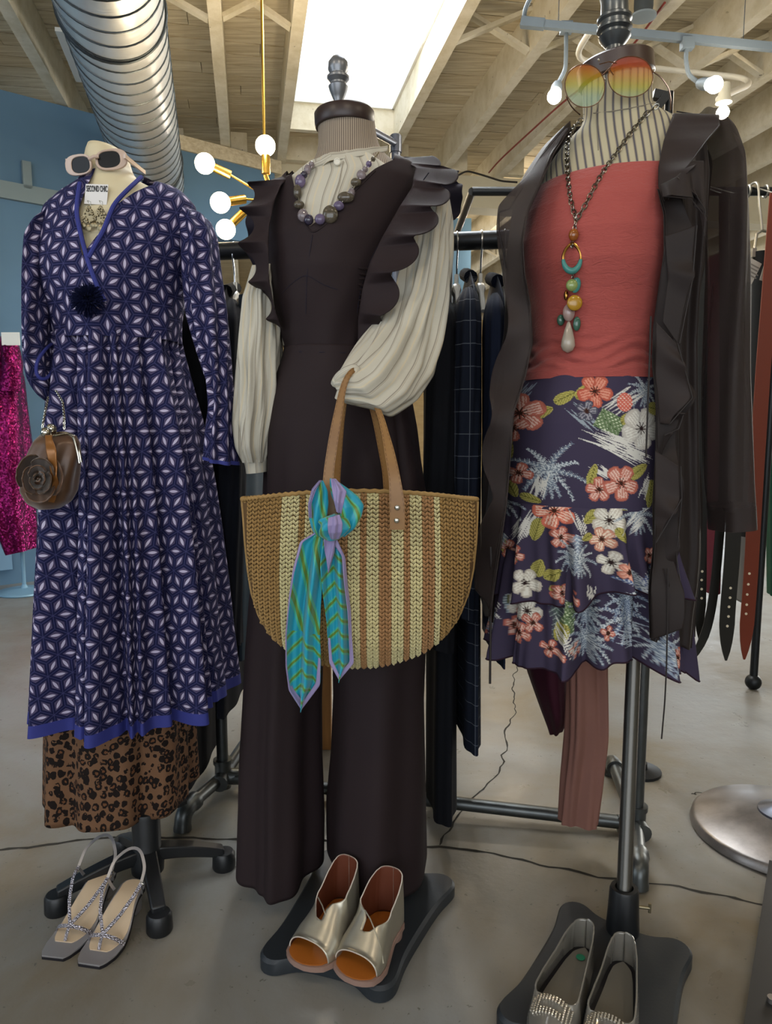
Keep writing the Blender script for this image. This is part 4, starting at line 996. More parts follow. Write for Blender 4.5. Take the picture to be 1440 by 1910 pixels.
for i in range(11):           # petals: curled arcs winding outwards
    a0_ = i * 2.4; R_ = (4 + i * 3.5); span = 2.6 - i * .07
    A = []; B = []
    for k in range(22):
        a = a0_ + span * k / 21; fade = math.sin(PI * k / 21) ** .5; el = 1.18
        ri, ro = R_ * .72, R_ * (1 + .2 * fade)
        dpt = .070 - .0007 * R_
        A.append((cx + ri * math.cos(a), cy + ri * el * math.sin(a), YQ - dpt + .012)); B.append((cx + ro * math.cos(a), cy + ro * el * math.sin(a), YQ - dpt - .012 * fade))
    sheet('petal', A, B, m_satd if i % 2 else m_sat, pu, 8, 40, .001, 4, i, k=1, th=.0018)
MB().ball(P(cx, cy, YQ - .058), .006, 12, 8).build('rose_heart', m_satd, pu)
sheet('ribbon', [(84, 812, YQ - .03), (86, 840, YQ - .05), (92, 866, YQ - .055), (98, 900, YQ - .05), (90, 936, YQ - .035)], [(98, 812, YQ - .03), (104, 840, YQ - .058), (104, 862, YQ - .06), (110, 900, YQ - .05), (100, 938, YQ - .035)], mat('gold_brown_satin', C('#8a5a2c'), .3, .35), pu, 8, 50, .004, 2, th=.002)
fr = MB(); fr.tube(bez([P(76, 812, YQ - .01), P(96, 814, YQ - .016), P(130, 808, YQ - .016), P(138, 816, YQ - .016), P(146, 850, YQ - .02), P(148, 864, YQ - .02)], 40), .0022, 8)
fr.tube(bez([P(84, 810, YQ + .004), P(120, 806, YQ + .004), P(140, 812, YQ + .002), P(149, 846, YQ - .006), P(152, 862, YQ - .006)], 40), .0022, 8); fr.build('kiss_lock_frame', m_chr, pu)
MB().ball(P(96, 800, YQ - .005), .0095).build('clasp_ball', m_chr, pu); MB().ball(P(86, 807, YQ - .02), .0095).build('clasp_ball', m_chr, pu)
def chain(pts, link_len, wire, mat_, parent, name='chain', wid=.6, kind='stuff'):
    a = resample(pts, max(4, int(np.linalg.norm(np.diff(np.array([list(p) for p in pts]), axis=0), axis=1).sum() / (link_len * .72)))); mb = MB()
    for i in range(len(a) - 1):
        c = Vector((a[i] + a[i + 1]) / 2); t = Vector(a[i + 1] - a[i]).normalized(); x = t.cross(Vector((0, 1, 0))).normalized(); y = t.cross(x)
        if i % 2: x = (x * .35 + y * .94).normalized()
        mb.tube([c + t * (link_len / 2 * math.cos(k)) + x * (link_len * wid / 2 * math.sin(k)) for k in np.linspace(0, 2 * PI, 10)[:-1]], wire, 5, closed=True)
    o = mb.build(name, mat_, parent); tag(o, kind=kind); return o
chain([P(79, 806, YQ), P(80, 790, YQ), P(86, 760, YQ + .03), P(90, 740, YQ + .06)], .0055, .0009, m_chr, pu); chain([P(120, 800, YQ), P(120, 780, YQ), P(117, 750, YQ + .03), P(104, 728, YQ + .06)], .0055, .0009, m_chr, pu)
adopt(pu)

# heeled sandals
def frame(toe, heel):
    t = Vector(toe); h = Vector(heel); d = (h - t); d.z = 0; L = d.length; d.normalize(); s_ = Vector((d.y, -d.x, 0)); return t, d, s_, L   # d: toe->heel, s_: to the picture right
def outline(L, W, kind='sq', n_=40):
    # half widths along s (0 toe .. 1 heel)
    xs = {'sq': [(0, .26), (.04, .34), (.15, .43), (.3, .46), (.45, .42), (.6, .35), (.75, .31), (.88, .32), (.96, .26), (1, .12)],
          'rd': [(0, .10), (.03, .26), (.09, .40), (.2, .48), (.32, .5), (.5, .43), (.65, .37), (.8, .36), (.92, .32), (.98, .18), (1, .05)],
          'pt': [(0, .03), (.06, .14), (.15, .30), (.28, .43), (.4, .46), (.55, .42), (.7, .36), (.84, .31), (.94, .24), (.985, .12), (1, .03)]}[kind]
    s = np.linspace(0, 1, n_); return s, np.interp(s, [a for a, _ in xs], [b_ for _, b_ in xs]) * W
def sole(name, toe, heel, W, zf, th, m, parent, kind='sq', curve=0.0, inset=0, n_=44, ang=35):
    t, d, sd_, L = frame(toe, heel); s, hw = outline(L, W, kind, n_); mb = MB(); vs = []
    for i in range(n_):
        cc = curve * math.sin(PI * s[i]); z = zf(s[i]); hw_ = max(hw[i] - inset, .001)
        c = t + d * (L * (s[i] * (1 - 2 * inset / L) + inset / L)) + sd_ * cc
        for x, zz in ((-1, -th), (1, -th), (1, 0), (-1, 0)): vs.append(Vector((c.x, c.y, 0)) + sd_ * hw_ * x + Vector((0, 0, z + zz)))
    fs = [(4*i + j, 4*i + (j + 1) % 4, 4*i + 4 + (j + 1) % 4, 4*i + 4 + j) for i in range(n_ - 1) for j in range(4)] + [(3, 2, 1, 0), tuple(4*(n_-1) + k for k in range(4))]
    return mb.add(vs, fs).build(name, m, parent, ang=ang)
def sp_(toe, heel, s, x, z, curve=0):
    t, d, sd_, L = frame(toe, heel); c = t + d * L * s + sd_ * (x + curve * math.sin(PI * s)); return Vector((c.x, c.y, z))
m_slv = mat('silver_leather', C('#a9a6a8'), .32, .55); m_ins = mat('nude_insole', C('#cdb597'), .6); m_gl = mat('crystal_strap', C('#a8a2a8'), .22, .8)
nb = N(m_gl); vq = nb.new('ShaderNodeTexVoronoi'); vq.inputs['Scale'].default_value = 380; nb.l.new(nb.obj(), vq.inputs['Vector']); nb.l.new(nb.bump(vq.outputs['Distance'], 1, .002), base(m_gl).inputs['Normal'])
m_blks = mat('black_sole', C('#17151a'), .6)
def strapb(pts, w_, m, parent, name='strap', th=.0016):
    a = [Vector(p) for p in resample(pts, 26, 3)]; mb = MB(); vs = []
    for i, p in enumerate(a):
        t = (a[min(i + 1, 25)] - a[max(i - 1, 0)]).normalized(); nrm = Vector((0, -.55, .83)); x = t.cross(nrm)
        if x.length < .2: x = t.cross(Vector((1, 0, 0)))
        x.normalize(); nn_ = x.cross(t).normalized()
        for s1, s2 in ((-1, -1), (1, -1), (1, 1), (-1, 1)): vs.append(p + x * w_ / 2 * s1 + nn_ * th / 2 * s2)
    fs = [(4*i + j, 4*i + (j + 1) % 4, 4*i + 4 + (j + 1) % 4, 4*i + 4 + j) for i in range(25) for j in range(4)] + [(3, 2, 1, 0), (100, 101, 102, 103)]
    return mb.add(vs, fs).build(name, m, parent)
def sandal(toe, heel, lab, cv):
    r = thing('heeled_sandal', lab, 'sandal', (toe.x, toe.y, 0), 'pair of silver sandals')
    W = .084; zf = lambda s: .009 + .052 * (1 / (1 + math.exp(-(s - .52) * 10))) + .0
    sole('outsole', toe, heel, W, lambda s: zf(s) - .003, .006, m_blks, r, 'sq', cv); sole('platform', toe, heel, W * .985, zf, .004, m_slv, r, 'sq', cv); 
    sole('insole', sp_(toe, heel, .16, 0, 0), heel, W * .93, lambda s: zf(s * .84 + .16) + .0015, .0015, m_ins, r, 'sq', cv * .9, .003)
    hc = sp_(toe, heel, .9, 0, 0); mb = MB(); vs = []
    t, d, sd_, L = frame(toe, heel)
    for z, k in ((0, .55), (.03, .62), (.055, .95)):
        for x, y in ((-1, -1), (1, -1), (1, 1), (-1, 1)): vs.append(Vector((hc.x, hc.y, z)) + sd_ * .022 * k * x + d * .02 * k * y)
    bevel(mb.add(vs, [(4*i + j, 4*i + (j + 1) % 4, 4*i + 4 + (j + 1) % 4, 4*i + 4 + j) for i in range(2) for j in range(4)] + [(3, 2, 1, 0), (8, 9, 10, 11)]).build('block_heel', m_slv, r), .002)
    S = lambda s, x, z: sp_(toe, heel, s, x, z, cv)
    strapb([S(.30, -.038, .014), S(.25, -.025, .03), S(.24, 0, .036), S(.25, .025, .03), S(.30, .038, .014)], .007, m_gl, r, 'toe_strap')
    strapb([S(.17, .0, .014), S(.2, .0, .026), S(.245, 0, .036)], .006, m_gl, r, 'toe_post')
    strapb([S(.245, 0, .036), S(.40, -.022, .062), S(.58, -.036, .086), S(.70, -.036, .095)], .006, m_gl, r, 'instep_strap')
    strapb([S(.245, 0, .036), S(.40, .018, .056), S(.58, .033, .080), S(.70, .036, .090)], .007, m_gl, r, 'instep_strap')
    strapb([S(.70, -.036, .095), S(.84, -.034, .118), S(.97, -.015, .130), S(1.0, 0, .132), S(.97, .015, .128), S(.84, .034, .108), S(.70, .036, .090)], .006, m_slv, r, 'heel_strap')
    for x in (-1, 1): strapb([S(.70, .036 * x, .090), S(.74, .034 * x, .075), S(.78, .031 * x, .060)], .006, m_slv, r, 'side_strap')
    MB().tube([S(.70, .036, .094), S(.70, .041, .090), S(.715, .041, .085), S(.71, .036, .087)], .001, 6, closed=True).build('buckle', m_chr, r)
    adopt(r)
sandal(G(98, 1792), G(205, 1662), 'left silver heeled sandal in front of the black four-legged base', .008)
sandal(G(166, 1806), G(258, 1690), 'right silver heeled sandal with crystal strap beside the base leg', .004)
# ================================================================== MIDDLE MANNEQUIN
YM = 1.5
def stripe_mat(name, per, cols, base_col, slant=0.0, rough=.8, bumpk=.2, thin=None):
    """cols: list of (centre, halfwidth, colour) in fractions of the period"""
    m = mat(name, base_col, rough, 0, .2); n = N(m); u = n.xyz(n.uv())
    x = n.math('ADD', u[0], n.math('MULTIPLY', u[1], slant)) if slant else u[0]
    t = n.math('FRACT', n.math('DIVIDE', x, per)); c = n.mix(n.noise(n.obj(), 30, 3), tuple(k * .9 for k in base_col[:3]) + (1,), base_col)
    for (p, hw, col) in cols: c = n.mix(n.math('LESS_THAN', n.math('ABSOLUTE', n.math('SUBTRACT', t, p)), hw), c, col)
    n.l.new(c, base(m).inputs['Base Color']); n.l.new(n.bump(n.noise(n.obj(), 60, 5, .7), bumpk, .002), base(m).inputs['Normal'])
    return m
m_pin = stripe_mat('pinstripe_linen', .0042, [(.5, .16, C('#5b5048'))], C('#9d8f7e'))
m_capb = mat('dark_brown_cap', C('#2a1a18'), .4, 0, .5); m_fin = mat('pewter_finial', C('#7a7c80'), .35, .6)
mp_ = thing('dress_form', 'pinstripe dress form with dark cap and finial wearing the brown jumpsuit', 'dress form', G(746, 1660))
mtor = xloft('torso', [(593, 226, 698, 220, YM, .050), (593, 244, 700, 236, YM, .053), (594, 262, 702, 254, YM, .052), (594, 282, 705, 272, YM, .053), (586, 306, 718, 292, YM, .056), (560, 328, 745, 312, YM, .068), (530, 350, 790, 332, YM, .085), (515, 400, 770, 385, YM, .105), (512, 470, 740, 465, YM, .125), (520, 560, 710, 560, YM, .115), (535, 650, 705, 650, YM, .095), (515, 750, 760, 750, YM, .11), (510, 900, 775, 900, YM, .12), (515, 1050, 780, 1050, YM, .11)], m_pin, mp_, 80, 90, None, 3, caps=True, vert=True)
mc = P(644, 214, YM - .06); mc.y = YM; mc.x = P(643, 203, YM).x; MB().lathe(mc, [(.0575, 0), (.059, .003), (.059, .025), (.056, .029), (.02, .030)], 40, (-.03, -.01, 1)).build('neck_cap', m_capb, mp_)
fz = mc.z + .033; fx_ = P(631, 187, YM).x
MB().lathe((fx_, YM, fz - .005), [(.022, 0), (.022, .006), (.010, .012), (.009, .022), (.013, .03), (.017, .04), (.019, .048), (.0155, .052), (.0155, .055), (.0215, .062), (.0215, .066), (.0165, .07), (.0165, .073), (.0195, .079), (.019, .092), (.012, .101), (.003, .105)], 32).build('finial', m_fin, mp_)
pg = G(746, 1662)
MB().tube([P(660, 1000, YM), Vector((pg.x - .005, pg.y, .14))], .0135, 14).build('pole', bpy.data.materials['black_pole'], mp_)
def baseplate(parent, lobes, bridges, ztop=.03, rl=.032):
    """lobes: four corner centres on the floor; outline with round lobes and waisted sides"""
    cs = [Vector((p.x, p.y, 0)) for p in lobes]; c0 = sum(cs, Vector()) / 4; out = []
    for i, c in enumerate(cs):
        nx, pv = cs[(i + 1) % 4], cs[i - 1]
        d1 = (c - pv).normalized(); d2 = (nx - c).normalized()
        # start perpendicular to incoming edge, sweep round the corner
        n1 = Vector((d1.y, -d1.x, 0)); n2 = Vector((d2.y, -d2.x, 0))
        if (c - c0).dot(n1) < 0: n1 = -n1
        if (c - c0).dot(n2) < 0: n2 = -n2
        a1 = math.atan2(n1.y, n1.x); a2 = math.atan2(n2.y, n2.x); da = (a2 - a1 + PI) % (2 * PI) - PI
        ex = math.copysign(.35, da)
        for k in range(13):
            a = a1 - ex + (da + 2 * ex) * k / 12; out.append(c + Vector((math.cos(a), math.sin(a), 0)) * rl)
        w = bridges[i]
        for k in (.2, .35, .5, .65, .8):
            q = c.lerp(nx, k) + n2 * (rl - w * (1 if .3 < k < .7 else .85)); out.append(q)
    a = smooth1(resample([tuple(p) for p in out] + [tuple(out[0])], 140), 3)[:-1]
    return MB().prism([(p[0], p[1]) for p in a], .002, ztop, .006).build('base_plate', m_plate, parent, ang=30)
m_plate = mat('charcoal_base_plastic', C('#23282d'), .5, 0, .45); n = N(m_plate); n.l.new(n.bump(n.noise(n.obj(), 200, 2), .15, .001), base(m_plate).inputs['Normal'])
zt = .03
baseplate(mp_, [G(516, 1800, 0), G(708, 1848, 0), G(822, 1668, 0), G(618, 1618, 0)], [.030, .012, .022, .012], zt)
MB().lathe((pg.x, pg.y, 0), [(.034, zt), (.032, .05), (.026, .16), (.022, .165), (.015, .165)], 28).build('pole_socket', m_bp, mp_)
adopt(mp_)

# striped blouse
m_bl = stripe_mat('striped_cotton_voile', .030, [(.15, .035, C('#8f887c')), (.24, .02, C('#a39a88')), (.62, .05, C('#c3b8a0'))], C('#bdb8aa'), 0, .8, .3)
bl = thing('striped_blouse', 'cream blouse with thin grey stripes and puff sleeves under the brown jumpsuit', 'blouse', P(640, 480, YM))
bb = xloft('blouse_body', [(566, 318, 712, 296, YM, .070), (545, 332, 742, 316, YM, .082), (524, 352, 776, 336, YM, .098), (508, 400, 760, 392, YM, .117), (504, 470, 740, 465, YM, .136), (512, 560, 712, 560, YM, .125), (528, 648, 700, 648, YM, .105)], m_bl, bl, 120, 90, lambda th, v: .0025 * np.sin(13 * th + 5 * v), 3)
_BV.pop('_bvblouse_body', None)
# open collar bands following the neck
col = [onsurf(bb, x, y, 1.4, .004) for x, y in ((572, 322), (590, 312), (604, 300), (612, 292))]
MB().tube([P(565, 324, 1.44), P(582, 312, 1.42), P(600, 304, 1.415), P(618, 293, 1.42)], .006, 8).build('collar_edge', m_bl, bl)
sheet('collar_stand', [(600, 312, 1.412), (612, 300, 1.41), (640, 296, 1.415), (680, 290, 1.43), (722, 282, 1.48)], [(602, 296, 1.42), (614, 284, 1.42), (642, 282, 1.425), (682, 276, 1.44), (724, 272, 1.485)], m_bl, bl, 8, 40, .0015, 3)
MB().tube([onsurf(bb, x, y, 1.4, .002) for x, y in ((640, 302), (632, 340), (618, 380), (603, 425))], .0022, 6).build('placket_edge', m_bl, bl)
bq = P(629, 302, 1.403); bt_ = MB(); bt_.lathe(bq, [(.0065, 0), (.0065, .002), (.005, .003), (.0045, .002), (.001, .002)], 20, (0, -1, 0)); bt_.build('button', mat('pearl_button', C('#d8d3c6'), .3), bl)
dv = lambda th, v: .006 * np.sin(6 * th + 3 * v) * v ** .5 + .0045 * np.sin(11 * th - 5 * v) + .002 * np.sin(23 * th + 8 * v)
# right (viewer) sleeve drawn forward to the bag handle
xloft('puff_sleeve', [(792, 350, 834, 366, YM - .02, .035), (776, 405, 838, 410, YM - .03, .045), (762, 470, 838, 476, YM - .05, .05), (742, 545, 832, 560, YM - .08, .055), (712, 600, 820, 640, YM - .12, .06), (680, 640, 806, 700, YM - .17, .065), (655, 672, 776, 748, YM - .22, .065), (640, 690, 728, 780, YM - .25, .055), (630, 700, 700, 764, YM - .262, .04), (622, 706, 664, 756, YM - .27, .03), (620, 712, 642, 750, YM - .272, .02)],
      m_bl, bl, 130, 140, lambda th, v: (.0035 + .006 * np.sin(PI * v)) * (.7 * np.sin(5 * th + 4 * v) + .5 * np.sin(9 * th - 6 * v + 1) + .3 * np.sin(17 * th + 5 * v)), 4, caps=True, fit=False)
MB().tube(bez([P(626, 716, 1.235), P(632, 702, 1.22), P(650, 690, 1.215), P(668, 686, 1.225), P(660, 700, 1.215), P(640, 722, 1.21), P(633, 745, 1.215)], 30), .0085, 10).build('cuff', m_bl, bl)
# left sleeve hanging straight to its buttoned cuff
xloft('puff_sleeve', [(470, 500, 520, 500, YM - .02, .045), (452, 560, 522, 560, YM - .03, .06), (444, 640, 528, 640, YM - .03, .065), (437, 720, 528, 720, YM - .03, .066), (432, 790, 520, 790, YM - .03, .066), (438, 835, 512, 835, YM - .03, .058), (452, 862, 504, 860, YM - .03, .040)],
      m_bl, bl, 110, 100, dv, 3)
xloft('cuff', [(454, 858, 503, 855, YM - .03, .036), (457, 870, 500, 867, YM - .03, .034), (459, 883, 500, 879, YM - .03, .034)], m_bl, bl, 50, 10, None, 0)
adopt(bl)

# brown jumpsuit
m_jb = cloth('aubergine_brown_cotton', C('#271c1e'), .75, .3, 6, .3, dark=.8)
m_jd = cloth('ruffle_lining', C('#24202c'), .8, .2, 6, .2)
ju = thing('ruffled_jumpsuit', 'dark brown wide-legged jumpsuit with ruffled armholes and V neck', 'jumpsuit', P(620, 900, YM))
jb = xloft('bodice', [(545, 318, 735, 292, YM, .078), (524, 336, 778, 312, YM, .095), (508, 362, 790, 345, YM, .110), (500, 400, 775, 395, YM, .125), (497, 460, 748, 460, YM, .148), (502, 520, 728, 520, YM, .148), (508, 570, 715, 570, YM, .135), (522, 620, 700, 620, YM, .122), (530, 656, 697, 658, YM, .115)], m_jb, ju, 200, 140, lambda th, v: .0012 * np.sin(9 * th + 14 * v) * v, 4)
_ = surf_y(jb, 0, 1, 1)
Vd = [(541, 316), (549, 348), (556, 385), (568, 418), (583, 436), (606, 420), (640, 378), (668, 350), (700, 318), (735, 292)]
ed = [onsurf(jb, x, y, 1.4, .001) for x, y in Vd[1:-1]]
seam1 = [onsurf(jb, x, y, 1.4, .0005) for x, y in ((583, 438), (578, 470), (573, 510), (572, 520))]
seams = [seam1, [onsurf(jb, x, y, 1.4, .0005) for x, y in ((528, 545), (545, 528), (562, 516), (572, 513), (584, 519), (605, 532), (630, 540))],
         [onsurf(jb, x, y, 1.4, .0005) for x, y in ((800, 322), (765, 370), (728, 420), (700, 465), (682, 500), (668, 560), (664, 610), (664, 652))],
         [onsurf(jb, x, y, 1.4, .0005) for x, y in ((572, 520), (571, 560), (570, 600), (568, 652))]]
Vp = [(470, 240)] + [(545, 322)] + Vd + [(735, 230)]
Vp = [(520, 240), (530, 322)] + Vd + [(738, 240)]
cutpoly(jb, Vp, 1.41, YM)
cutpoly(jb, [(540, 240), (552, 330), (640, 340), (732, 300), (745, 240)], YM + .06, YM + .4, YM)
MB().tube([Vector(p) for p in smooth1(resample(ed, 50), 3)], .0018, 6).build('neckline_seam', m_jb, ju)
for s_ in seams: MB().tube([Vector(p) for p in resample(s_, 30, 3)], .0009, 5).build('seam', m_jd, ju)
jh = [(530, 652, 697, 654, YM, .116), (527, 668, 706, 668, YM, .118), (512, 705, 738, 705, YM, .128), (500, 750, 768, 745, YM, .14), (494, 800, 778, 800, YM, .15), (493, 860, 785, 860, YM, .155), (490, 930, 796, 930, YM, .158), (482, 1040, 800, 1040, YM, .15), (466, 1130, 798, 1130, YM, .145)]
hp = xloft('trouser_hips', jh, m_jb, ju, 220, 120, lambda th, v: .006 * np.clip((v - .15) * 3, 0, 1) * (np.sin(7 * th + 1) * .5 + .5 * np.sin(12 * th + 2)) - .010 * np.clip((v - .1) * 6, 0, 1) * np.exp(-((th - .62) / .05) ** 2) - .008 * np.clip((v - .1) * 6, 0, 1) * np.exp(-((th - .85) / .04) ** 2), 3)
MB().tube([Vector(p) for p in resample([onsurf(hp, x, y, 1.4, .001) for x, y in ((533, 655), (560, 656), (600, 657), (640, 658), (672, 658))], 30)], .0014, 6).build('waist_seam', m_jd, ju)
f1 = lambda th, v: (.004 + .010 * v) * (.6 * np.sin(5 * th + .8) + .4 * np.sin(9 * th + 2 + v)) - .012 * v * np.exp(-((th + .2) / .12) ** 2)
f2 = lambda th, v: (.004 + .009 * v) * (.6 * np.sin(4 * th + 2.2) + .4 * np.sin(7 * th + .4 + v))
def hemdip(o, dip, side, Yc, band=.22):
    me = o.data; zb = min(v.co.z for v in me.vertices)
    for v_ in me.vertices:
        k = min(1, max(0, (zb + band - v_.co.z) / band)); v_.co.z += k * (dip * (v_.co.y - Yc) + side(v_.co.x))
lx_, rx_ = P(441, 1570, YM).x, P(605, 1570, YM).x
l1 = xloft('trouser_leg', [(466, 1100, 618, 1100, YM, .12), (458, 1200, 603, 1200, YM, .12), (453, 1300, 600, 1300, YM - .0, .125), (447, 1400, 601, 1400, YM, .13), (443, 1500, 605, 1500, YM, .135), (440, 1578, 604, 1578, YM, .14)], m_jb, ju, 160, 90, f1, 2)
r1 = xloft('trouser_leg', [(612, 1100, 800, 1100, YM - .03, .12), (620, 1200, 794, 1200, YM - .03, .125), (622, 1300, 790, 1300, YM - .03, .13), (618, 1400, 792, 1400, YM - .03, .135), (609, 1500, 794, 1500, YM - .03, .14), (610, 1592, 796, 1595, YM - .03, .145)], m_jb, ju, 160, 90, f2, 2)
hemdip(l1, .25, lambda x: 0, YM); hemdip(r1, .22, lambda x: 0, YM - .03)
for o in (l1, r1, hp): solid(o, .0015)
# ruffles: right one in crisp folds
def pleatfn(k, amp, ph=0, side=.5):
    def f(u, v):
        t = (v * k + ph) % 1.0
        saw = np.where(t < .7, t / .7, (1 - t) / .3)
        o = np.zeros(np.broadcast(u, v).shape[:2] + (3,))
        o[..., 1] = (-amp * (saw - .3) * u ** .6)[..., 0]; o[..., 0] = (amp * side * np.sin(2 * PI * t) * u)[..., 0]; o[..., 2] = (amp * side * .6 * np.cos(2 * PI * t) * u)[..., 0]
        return o
    return f
sheet('shoulder_ruffle', [(738, 296, 1.49), (775, 312, 1.44), (768, 350, 1.40), (740, 395, 1.37), (712, 445, 1.352), (690, 490, 1.35), (676, 540, 1.355), (668, 600, 1.37), (668, 648, 1.385)],
      [(800, 296, 1.50), (846, 322, 1.46), (822, 378, 1.38), (800, 422, 1.34), (772, 468, 1.325), (742, 512, 1.325), (730, 556, 1.33), (722, 600, 1.345), (690, 648, 1.37)], m_jb, ju, 26, 190, 0, k=3, fn=pleatfn(6.5, .026, .1), th=.0016)
sheet('shoulder_ruffle_back', [(738, 292, 1.52), (780, 306, 1.53), (800, 335, 1.55), (808, 380, 1.57), (800, 430, 1.57)], [(800, 298, 1.54), (854, 322, 1.55), (857, 345, 1.58), (869, 366, 1.58), (848, 412, 1.6)], m_jd, ju, 14, 80, .010, 3.2, 1, .006, th=.0016)
sheet('shoulder_ruffle', [(545, 326, 1.45), (524, 345, 1.42), (512, 375, 1.40), (502, 420, 1.385), (500, 470, 1.37), (502, 520, 1.375), (510, 570, 1.385), (525, 612, 1.41)],
      [(500, 332, 1.47), (464, 352, 1.45), (462, 395, 1.42), (462, 440, 1.40), (458, 478, 1.40), (476, 520, 1.41), (492, 562, 1.42), (520, 612, 1.43)], m_jb, ju, 24, 170, 0, k=2, fn=pleatfn(4.6, .028, .35, .45), th=.0016)
sheet('shoulder_ruffle_back', [(530, 336, 1.5), (505, 360, 1.52), (498, 420, 1.54), (498, 500, 1.54), (515, 590, 1.52)], [(478, 345, 1.53), (466, 380, 1.56), (458, 450, 1.58), (474, 520, 1.56), (505, 590, 1.54)], m_jd, ju, 14, 70, .012, 3.4, 2, .006, th=.0016)
# shirring under the arm
mb = MB()
for k in range(15):
    y = 500 + k * 10; a = onsurf(jb, 668 + (k % 3), y, 1.4, .002); c = onsurf(jb, 668 + 24 - (k % 4) * 2, y + 3 + (k % 2) * 3, 1.4, .003)
    mb.tube(bez([a, (a + c) / 2 + Vector((0, -.002, .001 * (k % 3))), c], 8), [.0008] + [.0022] * 6 + [.0006], 6)
mb.build('shirring', m_jb, ju)
adopt(ju)

# bead necklace
m_gem = []
for nm, c_, tr_ in (('amethyst', '#7d6f92', .5), ('smoky_quartz', '#6e6454', .55), ('pale_quartz', '#a79aa0', .6), ('dark_amethyst', '#352f42', .2)):
    m_gem.append(mat(nm, C(c_), .08, 0, .7, **{'Transmission Weight': tr_, 'IOR': 1.45}))
nk = thing('bead_necklace', 'necklace of large purple and smoky quartz beads over the jumpsuit V neck', 'necklace', P(600, 380, 1.37))
beads = [(581, 307, 5, 5, 2), (574, 316, 6, 8, 2), (567, 326, 6, 6, 3), (560, 338, 9, 11, 0), (555, 358, 7, 12, 1), (558, 382, 9, 7, 1), (565, 402, 9, 11, 2), (576, 410, 8, 9, 3), (597, 409, 9, 9, 0), (616, 400, 13, 15, 1), (632, 384, 9, 8, 0), (645, 368, 14, 9, 1), (656, 360, 6, 8, 2), (664, 340, 9, 7, 1), (674, 326, 8, 8, 2), (681, 316, 5, 5, 2), (688, 306, 5, 5, 0), (696, 297, 4, 4, 1)]
cord = []
for (x, y, a, b_, g) in beads:
    p = onsurf(jb, x, y, 1.4, .007)
    if p.y > 1.44: p = P(x, y, 1.405 if y > 330 else 1.425)
    cord.append(p); s_ = p.y / F_PX
    MB().ball(p, s_ * 1.08, 18, 12, (a, 6.5, b_)).build('bead', m_gem[g], nk)
MB().tube([Vector(p) for p in resample(cord, 60, 2)], .0009, 6).build('cord', m_chr, nk)
MB().tube([P(696, 297, 1.43), P(706, 284, 1.46)], .0018, 6).build('clasp_wire', m_ant, nk)
adopt(nk)

# ---------------------------------------------------------------- straw tote
YT_ = 1.235
m_straw = [mat(nm, C(c_), .8, 0, .25) for nm, c_ in (('tan_straw', '#9c7c4c'), ('cream_straw', '#d0c596'), ('peach_straw', '#a67e56'))]
for m in m_straw: n = N(m); cc = tuple(base(m).inputs['Base Color'].default_value); n.l.new(n.mix(n.noise(n.obj(), 45, 3), tuple(k * .72 for k in cc[:3]) + (1,), tuple(min(1, k * 1.15) for k in cc[:3]) + (1,)), base(m).inputs['Base Color'])
tote = thing('straw_tote', 'striped crochet straw tote with tan leather handles hung on the blouse cuff', 'bag', P(670, 1080, YT_))
rowsT = [(452, 932, 890, 936, YT_, .030), (455, 965, 889, 968, YT_, .052), (458, 1010, 887, 1010, YT_, .070), (463, 1060, 882, 1060, YT_, .085), (470, 1105, 873, 1105, YT_, .086), (484, 1150, 855, 1150, YT_, .085), (505, 1182, 832, 1182, YT_, .080), (538, 1208, 797, 1208, YT_, .07), (585, 1228, 745, 1226, YT_, .05), (640, 1236, 700, 1234, YT_, .02)]
inner = xloft('bag_lining', rowsT, mat('straw_core', C('#5d4425'), .9), tote, 140, 60, lambda th, v: 0 * th - .003, 3)
gt = xloft('tmp', rowsT, None, None, 152, 46, None, 3)
gv = np.array([v.co[:] for v in gt.data.vertices]); bpy.data.objects.remove(gt)
# rebuild regular grid of the bag surface (wrapped)
def tote_grid(nu, nv):
    R = []
    for (lx, ly, rx, ry, Y, b_) in rowsT:
        l = P(lx, ly, Y); r = P(rx, ry, Y); c = (l + r) / 2; R.append((c.x, c.y, c.z, l.x, r.x, b_))
    A = resample(R, nv, 2); th = np.linspace(-PI, PI, nu + 1)[:-1]; s = 2 / 2.3
    sx = np.sign(np.sin(th)) * np.abs(np.sin(th)) ** s; cy = np.sign(np.cos(th)) * np.abs(np.cos(th)) ** s
    # resample theta by arc length of the rim
    px = sx * .2; py = cy * .08; dl = np.hypot(np.diff(np.r_[px, px[0]]), np.diff(np.r_[py, py[0]])); cl = np.r_[0, np.cumsum(dl)]
    tt = np.interp(np.linspace(0, cl[-1], nu + 1)[:-1], cl, np.r_[th, PI])
    sx = np.sign(np.sin(tt)) * np.abs(np.sin(tt)) ** s; cy = np.sign(np.cos(tt)) * np.abs(np.cos(tt)) ** s
    V = np.zeros((nv, nu, 3)); V[..., 0] = ((A[:, 3] + A[:, 4]) / 2)[:, None] + ((A[:, 4] - A[:, 3]) / 2 * .975)[:, None] * sx
    V[..., 1] = A[:, 1][:, None] - A[:, 5][:, None] * cy; V[..., 2] = A[:, 2][:, None]
    return V, tt
